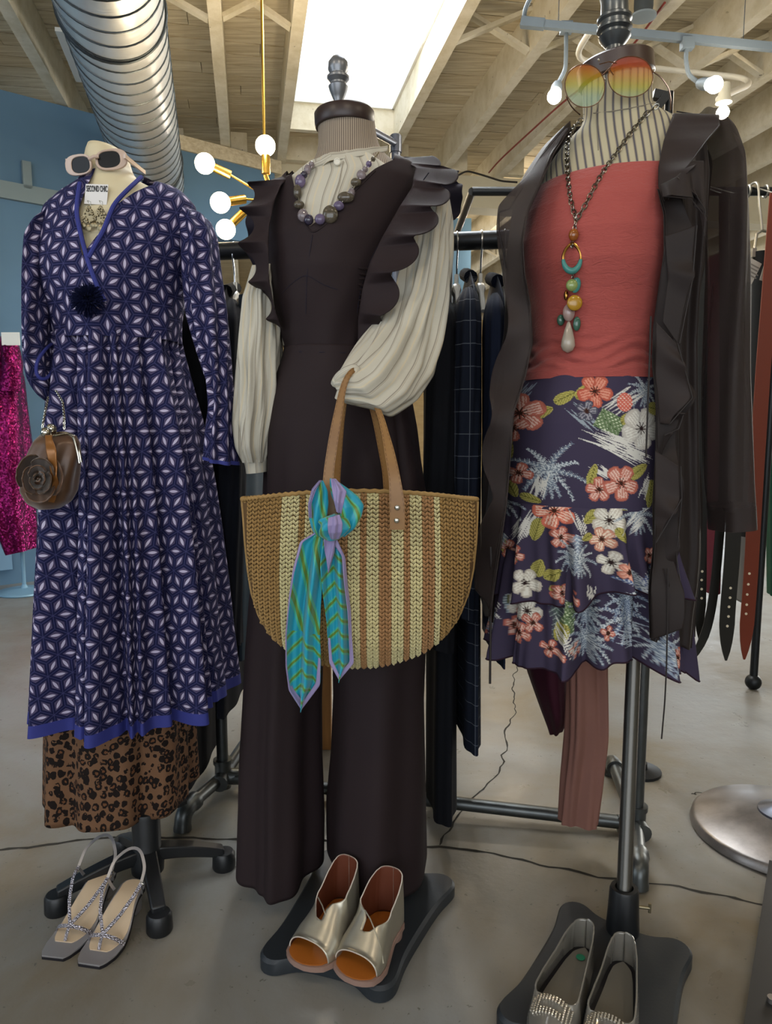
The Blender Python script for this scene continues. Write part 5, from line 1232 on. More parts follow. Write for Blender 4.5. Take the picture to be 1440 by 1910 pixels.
# columns stay vertical: column lines of constant x on the front; build stitches on a fixed lattice projected to the surface
V_, tt_ = tote_grid(400, 90)
def stripe_of(px):
    st = [(452, 0), (531, 1), (557, 0), (568, 2), (577, 1), (600, 0), (622, 2), (650, 1), (670, 2), (690, 1), (708, 2), (727, 1), (747, 2), (768, 1), (788, 2), (808, 1), (820, 0)]
    c = 0
    for (x, k) in st:
        if px >= x: c = k
    return c
def bag_y(x, z, front):        # depth of the bag surface at x,z
    zi = V_[:, 0, 2]; i = np.interp(-z, -zi, np.arange(90)); i0 = int(min(88, i)); f = i - i0
    row = V_[i0] * (1 - f) + V_[i0 + 1] * f; cx = (row[:, 0].max() + row[:, 0].min()) / 2; a = (row[:, 0].max() - row[:, 0].min()) / 2; b_ = (row[:, 1].max() - row[:, 1].min()) / 2
    t = abs(x - cx) / max(a, 1e-6)
    if t >= 1: return None
    return YT_ + (-1 if front else 1) * b_ * (1 - t ** 2.3) ** (1 / 2.3)
cw = .0102; rh = .0068
zt0 = P(670, 932, YT_).z; zb0 = P(670, 1236, YT_).z; x0_ = P(452, 930, YT_).x; x1_ = P(890, 930, YT_).x
stitch = [MB(), MB(), MB()]
def strand(mb, a, b_, out, r=.0021):
    a = Vector(a); b_ = Vector(b_); t = (b_ - a).normalized(); s_ = t.cross(out).normalized() * r; o_ = out.normalized() * r
    m_ = (a + b_) / 2 + out.normalized() * .0022
    k = .55; vs = [a - s_ * k, a + o_ * k, a + s_ * k, m_ - s_ * 1.15, m_ + o_ * 1.1, m_ + s_ * 1.15, b_ - s_ * k, b_ + o_ * k, b_ + s_ * k]
    mb.add(vs, [(0, 1, 4, 3), (1, 2, 5, 4), (3, 4, 7, 6), (4, 5, 8, 7)])
rimv = []
for front in (True, False):
    nc = int((x1_ - x0_) / cw)
    for c_i in range(nc + 1):
        x = x0_ + (c_i + .5) * cw; t0 = (x - (x0_ + x1_) / 2) / ((x1_ - x0_) / 2); arch = (.016 if front else .002) * (1 - t0 * t0)
        pxs = 720 + F_PX * x / YT_ * 1.0; k = stripe_of(pxs if front else 1342 - pxs); z = zt0 + arch - .004; j = 0
        last = None
        while z > zb0 - .002:
            y = bag_y(x, min(z, zt0 - .001), front)
            if y is None: break
            y2 = bag_y(x + .002, min(z, zt0 - .001), front) or y; out = Vector(((y2 - y) * (1 if front else -1) * 3, -1 if front else 1, 0))
            nn_ = Vector((-(y2 - y) / .002 * -1, -1, 0)).normalized() if front else Vector((-(y2 - y) / .002, 1, 0)).normalized()
            e = .0046; yl = bag_y(x - e, min(z, zt0 - .001), front); yr = bag_y(x + e, min(z, zt0 - .001), front)
            if yl is None: yl = y
            if yr is None: yr = y
            jit = random.uniform(-.0006, .0006)
            strand(stitch[k], (x - e, yl, z + .0035 + jit), (x + .0002, y, z - .0042 + jit), nn_); strand(stitch[k], (x + e, yr, z + .0035 - jit), (x - .0002, y, z - .0042 - jit), nn_)
            z -= rh; j += 1
for k, nm in enumerate(('crochet_tan', 'crochet_cream', 'crochet_peach')):
    o = stitch[k].build(nm, m_straw[k], tote); tag(o, kind='stuff')
# edging round rim and down the bottom seam
rim = []
for t in np.linspace(0, 2 * PI, 180)[:-1]:
    c_, s_ = math.cos(t), math.sin(t); x = (x0_ + x1_) / 2 + (x1_ - x0_) / 2 * math.copysign(abs(c_) ** (2 / 2.3), c_); y = YT_ - .032 * math.copysign(abs(s_) ** (2 / 2.3), s_)
    tn = (x - (x0_ + x1_) / 2) / ((x1_ - x0_) / 2); rim.append((x, y, zt0 + (.017 if s_ > 0 else .004) * (1 - tn * tn) + .001 + .0012 * math.sin(t * 90)))
MB().tube(rim, .0036, 8, closed=True).build('rim_edging', m_straw[0], tote)
ee = [(x, y) for (x, y, _, _) in [(r[0], r[1], 0, 0) for r in rowsT]] + [(r[2], r[3]) for r in rowsT[::-1]]
pp = [P(x, y, YT_) for x, y in ee]; MB().tube([Vector(p) + Vector((0, 0, .001 * math.sin(i * 2.2))) for i, p in enumerate(resample([tuple(q) for q in pp], 150, 1))], .0032, 8).build('side_edging', m_straw[0], tote)
m_tan = mat('tan_leather', C('#8e6538'), .42, 0, .4); n = N(m_tan); n.l.new(n.mix(n.noise(n.obj(), 25, 3), C('#75502c'), C('#96703f')), base(m_tan).inputs['Base Color'])
m_stch = mat('stitch_thread', C('#5a3b1d'), .7)
def strapY(pts, wpx, name, parent, th=.003, m=m_tan):
    a = resample([P(*p[:3]) for p in pts], 70, 4); ww = np.interp(np.linspace(0, 1, 70), np.linspace(0, 1, len(wpx)), wpx); vs = []
    for i in range(70):
        t = a[min(i + 1, 69)] - a[max(i - 1, 0)]; nn_ = np.array([t[2], 0, -t[0]]); nn_ /= np.linalg.norm(nn_) + 1e-9
        wv = ww[i] * a[i][1] / F_PX / 2
        for s1, s2 in ((-1, -1), (1, -1), (1, 1), (-1, 1)): vs.append(a[i] + nn_ * wv * s1 + np.array([0, th / 2 * s2, 0]))
    fs = [(4*i + j, 4*i + (j + 1) % 4, 4*i + 4 + (j + 1) % 4, 4*i + 4 + j) for i in range(69) for j in range(4)] + [(3, 2, 1, 0), (276, 277, 278, 279)]
    o = MB().add(vs, fs).build(name, m, parent, ang=50); bevel(o, .0007)
    mb = MB()
    for s1 in (-1, 1):
        for i in range(3, 66, 1):
            t = Vector(a[i + 1] - a[i]); nn_ = Vector((t.z, 0, -t.x)).normalized(); c = Vector(a[i]) + nn_ * (ww[i] * a[i][1] / F_PX / 2 - .0018) * s1 + Vector((0, -th / 2 - .0003, 0)); mb.beam(c, c + t * .6, .0006, .0006, (0, 1, 0))
    q = mb.build('stitching', m_stch, o, smooth=False); tag(q, kind='stuff'); return o
h1 = strapY([(618, 985, 1.150), (613, 930, 1.152), (612, 890, 1.16), (622, 820, 1.17), (632, 765, 1.18), (640, 720, 1.19), (650, 696, 1.2), (664, 685, 1.215), (676, 692, 1.235), (690, 730, 1.225), (712, 780, 1.2), (726, 840, 1.17), (736, 890, 1.155), (741, 940, 1.150), (741, 988, 1.150)], [26, 24, 20, 19, 18, 14, 10, 9, 10, 10, 13, 19, 22, 29, 29], 'handle', tote)
h2 = strapY([(624, 960, 1.318), (626, 890, 1.30), (636, 790, 1.27), (648, 715, 1.25), (662, 690, 1.245), (676, 700, 1.25), (700, 780, 1.27), (722, 880, 1.30), (728, 960, 1.318)], [20, 18, 14, 10, 9, 10, 14, 18, 20], 'handle', tote)
m_rv = mat('rivet_metal', C('#c9c5bb'), .2, 1.0)
for (x, y) in ((741, 947), (740, 971)): MB().ball(P(x, y, 1.147), .0045, 14, 8, (1, .5, 1)).build('rivet', m_rv, tote)
adopt(tote)

# ---------------------------------------------------------------- silk scarf knotted on the handle
def scarf_mat(name, mode):
    m = mat(name, C('#2b9aa6'), .35, 0, .35, **{'Sheen Weight': .2}); n = N(m); u = n.xyz(n.uv()); b = base(m)
    ax = n.math('ABSOLUTE', u[0])
    if mode == 'tail': s = n.math('SUBTRACT', u[1], n.math('MULTIPLY', ax, -.95))
    elif mode == 'long': s = n.math('ADD', n.math('MULTIPLY', u[0], .93), n.math('MULTIPLY', u[1], .38))
    else: s = n.math('ADD', u[0], n.math('MULTIPLY', u[1], .25))
    if mode == 'both':
        lo = n.math('ADD', u[1], n.math('MULTIPLY', ax, 1.0)); hi = n.math('ADD', n.math('MULTIPLY', u[0], .93), n.math('MULTIPLY', u[1], .30))
        g = n.math('GREATER_THAN', u[1], -.17); s = n.math('ADD', n.math('MULTIPLY', g, hi), n.math('MULTIPLY', n.math('SUBTRACT', 1.0, g), lo))
    t = n.math('FRACT', n.math('DIVIDE', n.math('ADD', s, 3.0), .0255))
    cr = n.new('ShaderNodeValToRGB'); cr.color_ramp.interpolation = 'CONSTANT'; n.l.new(t, cr.inputs[0]); e = cr.color_ramp.elements
    st = [(0, '#1b93ad'), (.36, '#42a78c'), (.50, '#5f7d28'), (.68, '#4aa985'), (.80, '#1b93ad')]
    while len(e) < len(st): e.new(.5)
    for k, (p, c_) in enumerate(st): e[k].position = p; e[k].color = C(c_)
    n.l.new(cr.outputs[0], b.inputs['Base Color']); n.l.new(n.bump(n.noise(n.obj(), 25, 4), .3, .004), b.inputs['Normal']); return m
m_s1 = scarf_mat('silk_chevron_stripe', 'tail'); m_s2 = scarf_mat('silk_diagonal_stripe', 'both'); m_s3 = scarf_mat('silk_plain_stripe', 'x')
m_lav = mat('lavender_silk', C('#8f83ad'), .4, 0, .3, **{'Sheen Weight': .2})
scf = thing('silk_scarf', 'turquoise and green striped silk scarf with lavender border knotted on the tote handle', 'scarf', P(610, 1050, 1.13))
YS = 1.128
def spts(l, Y): return [(x, y, Y + (d[0] if d else 0)) for (x, y, *d) in l]
def wav(k, a, ph):
    def f(u, v):
        o = np.zeros(np.broadcast(u, v).shape[:2] + (3,)); e = np.clip(v * 4, 0, 1)
        o[..., 1] = (-(a * np.sin(2 * PI * k * u + ph + 2.5 * v) + a * .5 * np.sin(2 * PI * (k * 1.9) * u + 1.3 * ph + 4 * v)) * e)[..., 0]; return o
    return f
A1 = [(590, 992), (560, 1010), (548, 1060), (540, 1120), (535, 1180), (535, 1240), (540, 1285), (562, 1322)]
B1 = [(602, 992), (602, 1030), (602, 1080), (598, 1130), (596, 1180), (598, 1230), (597, 1278), (563, 1323)]
sheet('long_tail', spts(A1, YS), spts(B1, YS), m_s2, scf, 36, 90, k=1, fn=wav(1.6, .010, 0), th=.001)
sheet('long_tail_border', spts(A1, YS - .001), spts([(x + 5, y - (0 if i < 7 else 8)) for i, (x, y) in enumerate(A1)], YS - .001), m_lav, scf, 5, 90, k=1, fn=wav(.2, .010, 0), th=.001)
sheet('long_tail_border', spts([(B1[i][0], B1[i][1]) for i in (5, 6, 7)], YS - .001), spts([(594, 1226), (589, 1274), (562, 1313)], YS - .001), m_lav, scf, 4, 30, k=1, th=.001)
A2 = [(604, 1000), (598, 1050), (604, 1110), (610, 1160), (612, 1200), (614, 1235), (632, 1268)]
B2 = [(626, 1000), (642, 1040), (646, 1090), (652, 1140), (654, 1190), (658, 1238), (633, 1269)]
sheet('short_tail', spts(A2, YS + .004), spts(B2, YS + .004), m_s1, scf, 36, 90, k=1, fn=wav(1.3, .009, 1), th=.001)
sheet('short_tail_border', spts([(620, 1012), (638, 1036), (643, 1090), (649, 1140), (651, 1190), (652, 1236), (632, 1260)], YS - .003), spts([(626, 1000), (644, 1040), (648, 1090), (654, 1140), (656, 1190), (660, 1238), (633, 1270)], YS - .003), m_lav, scf, 5, 80, k=1, fn=wav(.2, .006, 1), th=.001)
sheet('short_tail_border', spts([(612, 1190), (614, 1236), (633, 1270)], YS - .006), spts([(616, 1190), (620, 1232), (633, 1259)], YS - .006), m_lav, scf, 4, 30, k=1, th=.001)
sheet('fold_back', spts([(604, 1000), (606, 1030), (612, 1066)], YS - .006), spts([(626, 996), (624, 1030), (613, 1068)], YS - .006), m_lav, scf, 10, 30, k=1, fn=wav(1, .004, 2), th=.001)
# loop left of the handle, loop right, knot
xl = lambda nm, rows, m, f=None: xloft(nm, rows, m, scf, 60, 50, f or (lambda th, v: .0025 * np.sin(5 * th + 4 * v)), 2, caps=True, fit=False)
xl('left_loop', [(594, 898, 602, 896, YS, .006), (584, 915, 610, 915, YS, .012), (577, 940, 612, 940, YS, .016), (578, 965, 610, 968, YS, .016), (582, 985, 606, 985, YS, .014), (590, 1000, 604, 998, YS, .010)], m_s3)
xl('left_loop_edge', [(595, 896, 600, 896, YS - .008, .004), (582, 912, 589, 914, YS - .012, .006), (575, 940, 581, 940, YS - .014, .006), (576, 965, 582, 966, YS - .012, .005)], m_lav)
xl('right_loop', [(616, 892, 624, 894, YS + .004, .005), (618, 908, 648, 912, YS + .002, .012), (622, 925, 664, 925, YS, .02), (630, 945, 676, 942, YS, .024), (632, 965, 674, 962, YS, .024), (634, 982, 664, 984, YS, .02), (628, 1000, 648, 998, YS, .012)], m_s3, lambda th, v: .004 * np.sin(4 * th + 6 * v))
xl('right_loop_edge', [(617, 893, 626, 893, YS - .010, .004), (620, 912, 646, 916, YS - .016, .008), (624, 935, 642, 938, YS - .02, .009), (628, 955, 638, 958, YS - .018, .005)], m_lav)
xl('knot', [(598, 968, 626, 958, YS - .020, .012), (594, 976, 646, 966, YS - .024, .018), (596, 988, 652, 984, YS - .024, .020), (600, 1000, 644, 998, YS - .02, .016), (608, 1008, 632, 1006, YS - .014, .010)], m_s3, lambda th, v: .003 * np.sin(3 * th + 8 * v))
xl('knot_band', [(612, 966, 632, 960, YS - .040, .006), (612, 980, 638, 976, YS - .047, .006), (614, 994, 638, 992, YS - .044, .006), (618, 1006, 634, 1004, YS - .032, .005)], m_lav)
adopt(scf)

# ---------------------------------------------------------------- silver peep-toe booties on the base plate
m_sil = mat('champagne_silver_leather', C('#b0aa9a'), .34, .75); n = N(m_sil); n.l.new(n.math('MULTIPLY_ADD', n.noise(n.obj(), 90, 4), .3, .2), base(m_sil).inputs['Roughness']); n.l.new(n.bump(n.noise(n.obj(), 70, 4), .15, .001), base(m_sil).inputs['Normal'])
m_lin = mat('brown_leather_lining', C('#5f2f1c'), .55); m_oin = mat('orange_tan_insole', C('#a05a1c'), .5); m_rnd = mat('pinkish_welt', C('#8f7367'), .5); m_rim = mat('pale_leather_edge', C('#c9bdb0'), .5)
def bootie(toe, heel, lab, z0, flip=1, open0=.62):
    r = thing('peep_toe_bootie', lab, 'shoe', (toe.x, toe.y, z0), 'pair of silver peep-toe shoes')
    W = .098; Lr = frame(toe, heel)[3]
    def zf(s): return z0 + .012 + .022 * (1 / (1 + math.exp(-(s - .62) * 12)))
    sole('outsole', toe, heel, W * 1.06, lambda s: zf(s) + .000, .010, m_rnd, r, 'rd', .006 * flip); sole('insole', toe, heel, W * .98, lambda s: zf(s) + .0025, .002, m_oin, r, 'rd', .006 * flip, .002)
    hc = sp_(toe, heel, .88, 0, 0); MB().lathe((hc.x, hc.y, z0), [(.026, 0), (.027, .012), (.029, .026)], 24).build('stacked_heel', m_rnd, r)
    # upper: cross sections, angle -90..90 deg over the foot with an opening near the ankle
    nA = 56; S = np.r_[np.linspace(.155, .92, 58), .93 + .0775 * np.sin(np.linspace(.06, PI / 2, 18))]; nS = len(S); s_, hw = outline(1, W, 'rd', 60); V = np.zeros((nS, nA, 3)); t, d, sd_, L = frame(toe, heel); UV = np.zeros((nS, nA, 2))
    for i, s in enumerate(S):
        w = np.interp(s, s_, hw) * 1.0 if s < .93 else np.interp(.93, s_, hw) * math.sqrt(max(.0, 1 - ((s - .93) / .0775) ** 2)) + .0003
        h = np.interp(s, [.20, .3, .45, .6, .75, .88, 1.0], [.030, .042, .060, .078, .094, .108, .118])
        # opening half-angle (0 = closed at top)
        op = np.interp(s, [.20, .36, .44, .56, .7, .85, 1.0], [0, 0, .10, .34, .46, .46, .40]); skew = .16 * flip * np.interp(s, [.3, .5, .8, 1], [0, 1, .5, 0])
        for j in range(nA):
            q = j / (nA - 1); side = -1 if j < nA // 2 else 1
            u = (q * 2) if j < nA // 2 else (1 - q) * 2           # 0 at the sole edge, 1 at the top edge
            lim = 1 - op + (-skew if side < 0 else skew) * (1 if op > 0 else 0); lim = min(lim, 1)
            if op <= 0: lim = 1
            a = u * lim * PI / 2
            x = side * w * (math.cos(a) ** .75); z = h * math.sin(a) ** .95
            if s > .6: x = side * w * (1 - .35 * (u * lim) ** 2); z = h * u * lim ** .4
            if .5 < s <= .6:
                k = (s - .5) / .1; x = side * w * ((1 - k) * math.cos(a) ** .75 + k * (1 - .35 * (u * lim) ** 2)); z = h * ((1 - k) * math.sin(a) ** .95 + k * u * lim ** .4)
            c = t + d * L * s + sd_ * (x + .006 * flip * math.sin(PI * s)); V[i, j] = (c.x, c.y, zf(s) + .001 + z)
            UV[i, j] = (x, s * L)
    mid = nA // 2
    u1 = V.copy()
    # split into closed vamp and open quarters by duplicating: faces bridging the gap are removed
    idx = np.arange(nS * nA).reshape(nS, nA); F_ = []
    for i in range(nS - 1):
        opn = np.interp(S[i + 1], [.36, .44], [0, .1]) > .004
        for j in range(nA - 1):
            if j == mid - 1 and opn: continue
            F_.append((idx[i, j], idx[i, j + 1], idx[i + 1, j + 1], idx[i + 1, j]))
    me = bpy.data.meshes.new('upper'); me.from_pydata(V.reshape(-1, 3).tolist(), [], [tuple(int(k) for k in f) for f in F_]); o = link('upper', me, [m_sil, m_lin, m_rim], r); me.uv_layers.new(name='UVMap')
    bm = bmesh.new(); bm.from_mesh(me); bmesh.ops.remove_doubles(bm, verts=bm.verts, dist=.0004); bmesh.ops.recalc_face_normals(bm, faces=bm.faces); bm.to_mesh(me); bm.free(); me.polygons.foreach_set('use_smooth', [True] * len(me.polygons))
    # make sure normals look outward
    cen = sp_(toe, heel, .5, 0, z0 + .03); f0 = me.polygons[len(me.polygons) // 2]
    md = o.modifiers.new('leather', 'SOLIDIFY'); md.thickness = .0022; md.offset = -1 if (f0.center - cen).dot(f0.normal) > 0 else 1; md.material_offset = 1; md.material_offset_rim = 2
    if md.offset > 0: me.materials[0], me.materials[1] = m_lin, m_sil
    MB().tube([sp_(toe, heel, s, x, zf(s) + np.interp(s, [.2, .6], [.030, .08]) * k, .0) for s, x, k in ((.28, .043, .35), (.36, .026, .86), (.45, .0, 1.04), (.50, -.016, 1.02))], .0012, 6).build('vamp_seam', m_sil, r)
    adopt(r)
bootie(G(557, 1810, .03), G(652, 1684, .06), 'left silver peep-toe shoe with brown lining on the black base', .031, 1)
bootie(G(652, 1838, .03), G(734, 1708, .06), 'right silver peep-toe shoe with open side nearest the front', .031, -1)
# ================================================================== RIGHT MANNEQUIN
YR_ = 1.42
m_tick = stripe_mat('ticking_stripe', .0142, [(.5, .13, C('#7b746a')), (.5, .06, C('#4a4954')), (.34, .02, C('#7d766a')), (.66, .02, C('#7d766a'))], C('#b4ab90'), 0, .75, .1)
rg = G(1160, 1762)
rp = thing('dress_form', 'ticking-striped dress form with brown cap on a steel pole at right', 'dress form', (rg.x, rg.y, 0))
neck = [(1087, 146, 1214, 128, YR_, .058), (1086, 166, 1216, 150, YR_, .060), (1087, 190, 1217, 178, YR_, .060), (1088, 218, 1218, 204, YR_, .060), (1084, 236, 1232, 214, YR_, .062), (1064, 256, 1264, 228, YR_, .068), (1040, 282, 1302, 250, YR_, .078), (1018, 315, 1322, 284, YR_, .095), (1003, 354, 1310, 344, YR_, .118)]
rt = xloft('torso', neck + [(984, 400, 1278, 395, YR_, .135), (978, 470, 1262, 470, YR_, .145), (992, 550, 1248, 550, YR_, .12), (1000, 640, 1232, 640, YR_, .105), (985, 720, 1235, 720, YR_, .12), (962, 800, 1250, 800, YR_, .135), (960, 900, 1262, 900, YR_, .13), (975, 1010, 1250, 1010, YR_, .12)], m_tick, rp, 100, 150, None, 2, caps=True, vert=True)
MB().tube([onsurf(rt, x, y, 1.4, .001) for x, y in ((1089, 213), (1110, 211), (1140, 208), (1170, 203), (1200, 197), (1217, 193))], .0012, 6).build('neck_seam', mat('seam_grey', C('#7d7668'), .8), rp)
MB().tube([onsurf(rt, x, y, 1.4, .001) for x, y in ((1130, 150), (1118, 180), (1112, 210), (1114, 245), (1116, 280))], .0008, 6).build('neck_seam', bpy.data.materials['seam_grey'], rp)
rc = P(1150, 117, YR_ - .062); rc.y = YR_; rc.x = P(1151, 100, YR_).x
m_cap2 = mat('brown_leather_cap', C('#3c2a22'), .35, 0, .5)
tl = Vector((-.16, -.03, 1)).normalized()
MB().lathe(rc - tl * .006, [(.064, 0), (.0685, .004), (.0685, .033), (.064, .037), (.02, .039)], 48, tl).build('neck_cap', m_cap2, rp)
m_pew = mat('pewter_dark', C('#5d6163'), .3, .7)
MB().lathe(rc + tl * .031, [(.034, 0), (.034, .006), (.016, .012), (.015, .024), (.024, .034), (.029, .042), (.0245, .045), (.0245, .049), (.0315, .053), (.0315, .057), (.027, .06), (.027, .066), (.031, .07), (.031, .074), (.025, .078), (.024, .1), (.028, .115), (.018, .13), (.006, .14)], 40, (-.03, 0, 1)).build('finial', m_pew, rp)
m_pole = mat('satin_steel_pole', C('#6c6a66'), .3, .9)
MB().tube([P(1182, 960, YR_ - .0), P(1182, 1230, YR_ - .0), Vector((rg.x, rg.y, .11))], .0142, 20).build('pole', m_pole, rp)
MB().lathe((rg.x, rg.y, 0), [(.02, .028), (.0305, .03), (.031, .04), (.027, .115), (.025, .12), (.017, .12), (.017, .105)], 32).build('pole_socket', m_bp, rp)
sc1 = Vector((rg.x + .026, rg.y - .008, .085)); q = MB().tube([sc1, sc1 + Vector((.02, -.004, 0))], .0035, 10).build('clamp_screw', m_ant, rp); MB().tube([sc1 + Vector((.02, -.004, -.009)), sc1 + Vector((.02, -.004, .009))], .003, 8).build('wing', m_ant, q)
baseplate(rp, [G(960, 1915, 0), G(1225, 1990, 0), G(1258, 1795, 0), G(1072, 1722, 0)], [.022, .012, .024, .014], .03)
adopt(rp)

# coral tube top
m_cor = mat('coral_crinkle_knit', C('#a34a44'), .8, 0, .2, **{'Sheen Weight': .15}); n = N(m_cor)
mpp = n.new('ShaderNodeMapping'); mpp.inputs['Scale'].default_value = (.35, 1, 1); n.l.new(n.uv(), mpp.inputs[0]); wv = n.noise(mpp.outputs[0], 150, 3, .6, 1.2)
n.l.new(n.bump(wv, .7, .003), base(m_cor).inputs['Normal']); n.l.new(n.mix(n.noise(n.obj(), 7, 3), C('#934440'), C('#a9534c')), base(m_cor).inputs['Base Color'])
def ruche(th, v):
    k = np.clip((v - .78) * 6, 0, 1) * np.clip((.985 - v) * 20, 0, 1)
    return .0035 * k * (np.sin(95 * v + 2.0 * np.sin(2 * th) + 3 * np.sin(5 * th)) + .5 * np.sin(60 * v + 3 * np.sin(3 * th + 1)))
top = xloft('tube_top', [(1002, 352, 1312, 338, YR_, .122), (990, 372, 1300, 362, YR_, .134), (977, 405, 1285, 400, YR_, .148), (968, 460, 1275, 460, YR_, .160), (972, 510, 1262, 510, YR_, .155), (984, 560, 1250, 560, YR_, .135), (990, 610, 1243, 610, YR_, .122), (990, 655, 1240, 655, YR_, .118), (984, 680, 1242, 680, YR_, .121), (976, 700, 1244, 698, YR_, .127), (976, 709, 1244, 708, YR_, .128)], m_cor, None, 200, 260, ruche, 2)
tag(top, 'coral red strapless crinkle tube top on the ticking-striped form', 'top'); solid(top, .0015)
xloft('hem_band', [(975, 697, 1245, 695, YR_, .1285), (974, 711, 1246, 710, YR_, .130)], m_cor, top, 160, 6, None, 0)

# floral skirt, painted print as colours on the cloth mesh
m_flo = mat('floral_crepe', C('#3a3348'), .85, 0, .15); n = N(m_flo); at_ = n.new('ShaderNodeVertexColor'); at_.layer_name = 'print'; n.l.new(at_.outputs[0], base(m_flo).inputs['Base Color'])
n.l.new(n.bump(n.noise(n.obj(), 40, 3), .2, .002), base(m_flo).inputs['Normal'])
def lin(h): return np.array(C(h)[:3])
def paint(o, Yref, seed=0, extra=()):
    me = o.data; nvt = len(me.vertices); co = np.empty(nvt * 3); me.vertices.foreach_get('co', co); co = co.reshape(-1, 3)
    front = co[:, 1] < YR_ + .0
    dep = co[:, 1] * cP - (co[:, 2] - CAMZ) * sP
    X = 720 + F_PX * co[:, 0] / Yref; Zp = 795 - F_PX * (co[:, 2] - CAMZ) / Yref - 0
    Zp = np.where(Zp > -1e9, Zp, 0)
    X = np.where(front, X, 2230 - X); XA, ZA = X, Zp
    col = np.tile(lin('#3c3549'), (nvt, 1)); r = np.random.default_rng(seed)
    nzA = nz = (np.sin(X * .9 + 3 * np.sin(Zp * .21)) + np.sin(Zp * 1.1 + 2 * np.sin(X * .17))) * .5
    def blob(m, c): 
        col[m] = c
    def leaf(cx, cy, L, W, a, c1='#87823f', c2='#b5ab62'):
        dx = X - cx; dy = Zp - cy; u = dx * math.cos(a) + dy * math.sin(a); v = -dx * math.sin(a) + dy * math.cos(a)
        t = u / L; w_ = W * np.sqrt(np.clip(1 - (2 * t - 1) ** 2, 0, 1)) * (1.15 - .5 * t); m = (t > 0) & (t < 1) & (np.abs(v) < w_); blob(m, lin(c1)); blob(m & (np.sin(u * 1.1 + np.abs(v) * 1.4) > .25), lin(c2)); blob(m & (np.abs(v) < .7), lin('#5c5a2c'))
    def petalf(cx, cy, R_, a0, n_=5, c1='#bb6f5f', c2='#dcbcae', cen='#3a2018', wd=.52):
        dx = X - cx; dy = Zp - cy; rr = np.hypot(dx, dy); 
        for k in range(n_):
            a = a0 + 2 * PI * k / n_ + r.normal(0, .06); u = dx * math.cos(a) + dy * math.sin(a); v = -dx * math.sin(a) + dy * math.cos(a); t = u / R_
            w_ = R_ * wd * np.sqrt(np.clip(t, 0, 1)) * np.sqrt(np.clip(1 - t ** 4, 0, 1)); m = (t > 0) & (t < 1) & (np.abs(v) < w_ + nz * .8)
            edge = (np.abs(v) > w_ - 1.6) | (t > .93); st = np.sin(v * 1.3 + nz) ; blob(m, lin(c1)); blob(m & (t > .15) & (t < .82) & (np.abs(v) < w_ * .72) & (st > -.3), lin(c2)); blob(m & edge, lin(c1) * .8)
        for k in range(9): 
            a = a0 + k * .7; u = dx * math.cos(a) + dy * math.sin(a); v = -dx * math.sin(a) + dy * math.cos(a); blob((u > 0) & (u < R_ * .3) & (np.abs(v) < .9), lin(cen))
        blob(rr < R_ * .1, lin(cen))
    def frond(cx, cy, L, a, c1='#79848f', c2='#bcc1c2', curve=.3, w=9):
        for k in range(26):
            t = k / 25; aa = a + curve * t; px = cx + L * t * math.cos(aa); py = cy + L * t * math.sin(aa)
            for s_ in (-1, 1):
                b_ = aa + s_ * 1.0; dx = X - px; dy = Zp - py; u = dx * math.cos(b_) + dy * math.sin(b_); v = -dx * math.sin(b_) + dy * math.cos(b_); ll = w * (1 - .6 * t) * (.7 + .6 * r.random())
                blob((u > -.5) & (u < ll) & (np.abs(v) < 1.05 * (1.1 - u / (ll + 1e-6))), lin(c1 if (k + (s_ > 0)) % 3 else c2))
    def strokes(cx, cy, a, n_, L, spread, c='#cfccc4', w=1.15):
        for k in range(n_):
            ox = r.normal(0, spread * .4); oy = (k / n_ - .5) * spread; px = cx + ox * math.cos(a) - oy * math.sin(a); py = cy + ox * math.sin(a) + oy * math.cos(a); aa = a + r.normal(0, .06)
            dx = X - px; dy = Zp - py; u = dx * math.cos(aa) + dy * math.sin(aa); v = -dx * math.sin(aa) + dy * math.cos(aa); ll = L * (.4 + .6 * r.random()); blob((np.abs(u) < ll / 2) & (np.abs(v) < w * (1 - (2 * u / ll) ** 2)), lin(c))
    def palm(cx, cy, R_, c1='#707b89', c2='#b9bfc1'):
        for k in range(8): frond(cx, cy, R_ * (.75 + .3 * r.random()), -PI / 2 + (k - 3.5) * .6, (c1, c2)[k % 2], (c2, '#5a6472')[k % 2], .35 * np.sign(k - 3.5), R_ * .15)
        for k in range(4): frond(cx, cy + R_ * .1, R_ * .7, PI / 2 + (k - 2) * .3, c1, c2, .1, R_ * .12)
    def berry(cx, cy, R_):
        m = ((X - cx) / R_) ** 2 + ((Zp - cy) / (R_ * 1.15)) ** 2 < 1; blob(m, lin('#c9695a')); blob(m & (np.sin(X * .9) * np.sin(Zp * .9) > .55), lin('#e4cfc0'))
    def pine(cx, cy, w_, h_, a):
        dx = X - cx; dy = Zp - cy; u = dx * math.cos(a) + dy * math.sin(a); v = -dx * math.sin(a) + dy * math.cos(a); m = (np.abs(u) < w_) & (np.abs(v) < h_); blob(m, lin('#5f7350')); blob(m & (np.sin(u * .75) * np.sin(v * .75) > .45), lin('#c5cfae')); blob(m & (np.sin(u * .75) * np.sin(v * .75) > .85), lin('#22281d'))
    fs = dict(leaf=leaf, flower=petalf, frond=frond, strokes=strokes, palm=palm, berry=berry, pine=pine)
    colA = col
    for e in extra:
        sel = np.nonzero((np.abs(XA - e[1]) < 105) & (np.abs(ZA - e[2]) < 105))[0]; X = XA[sel]; Zp = ZA[sel]; nz = nzA[sel]; col = colA[sel]
        if len(sel): fs[e[0]](*e[1:])
        colA[sel] = col
    col = colA
    ca = me.color_attributes.new('print', 'FLOAT_COLOR', 'POINT'); buf = np.ones((nvt, 4), np.float32); buf[:, :3] = col; ca.data.foreach_set('color', buf.ravel())
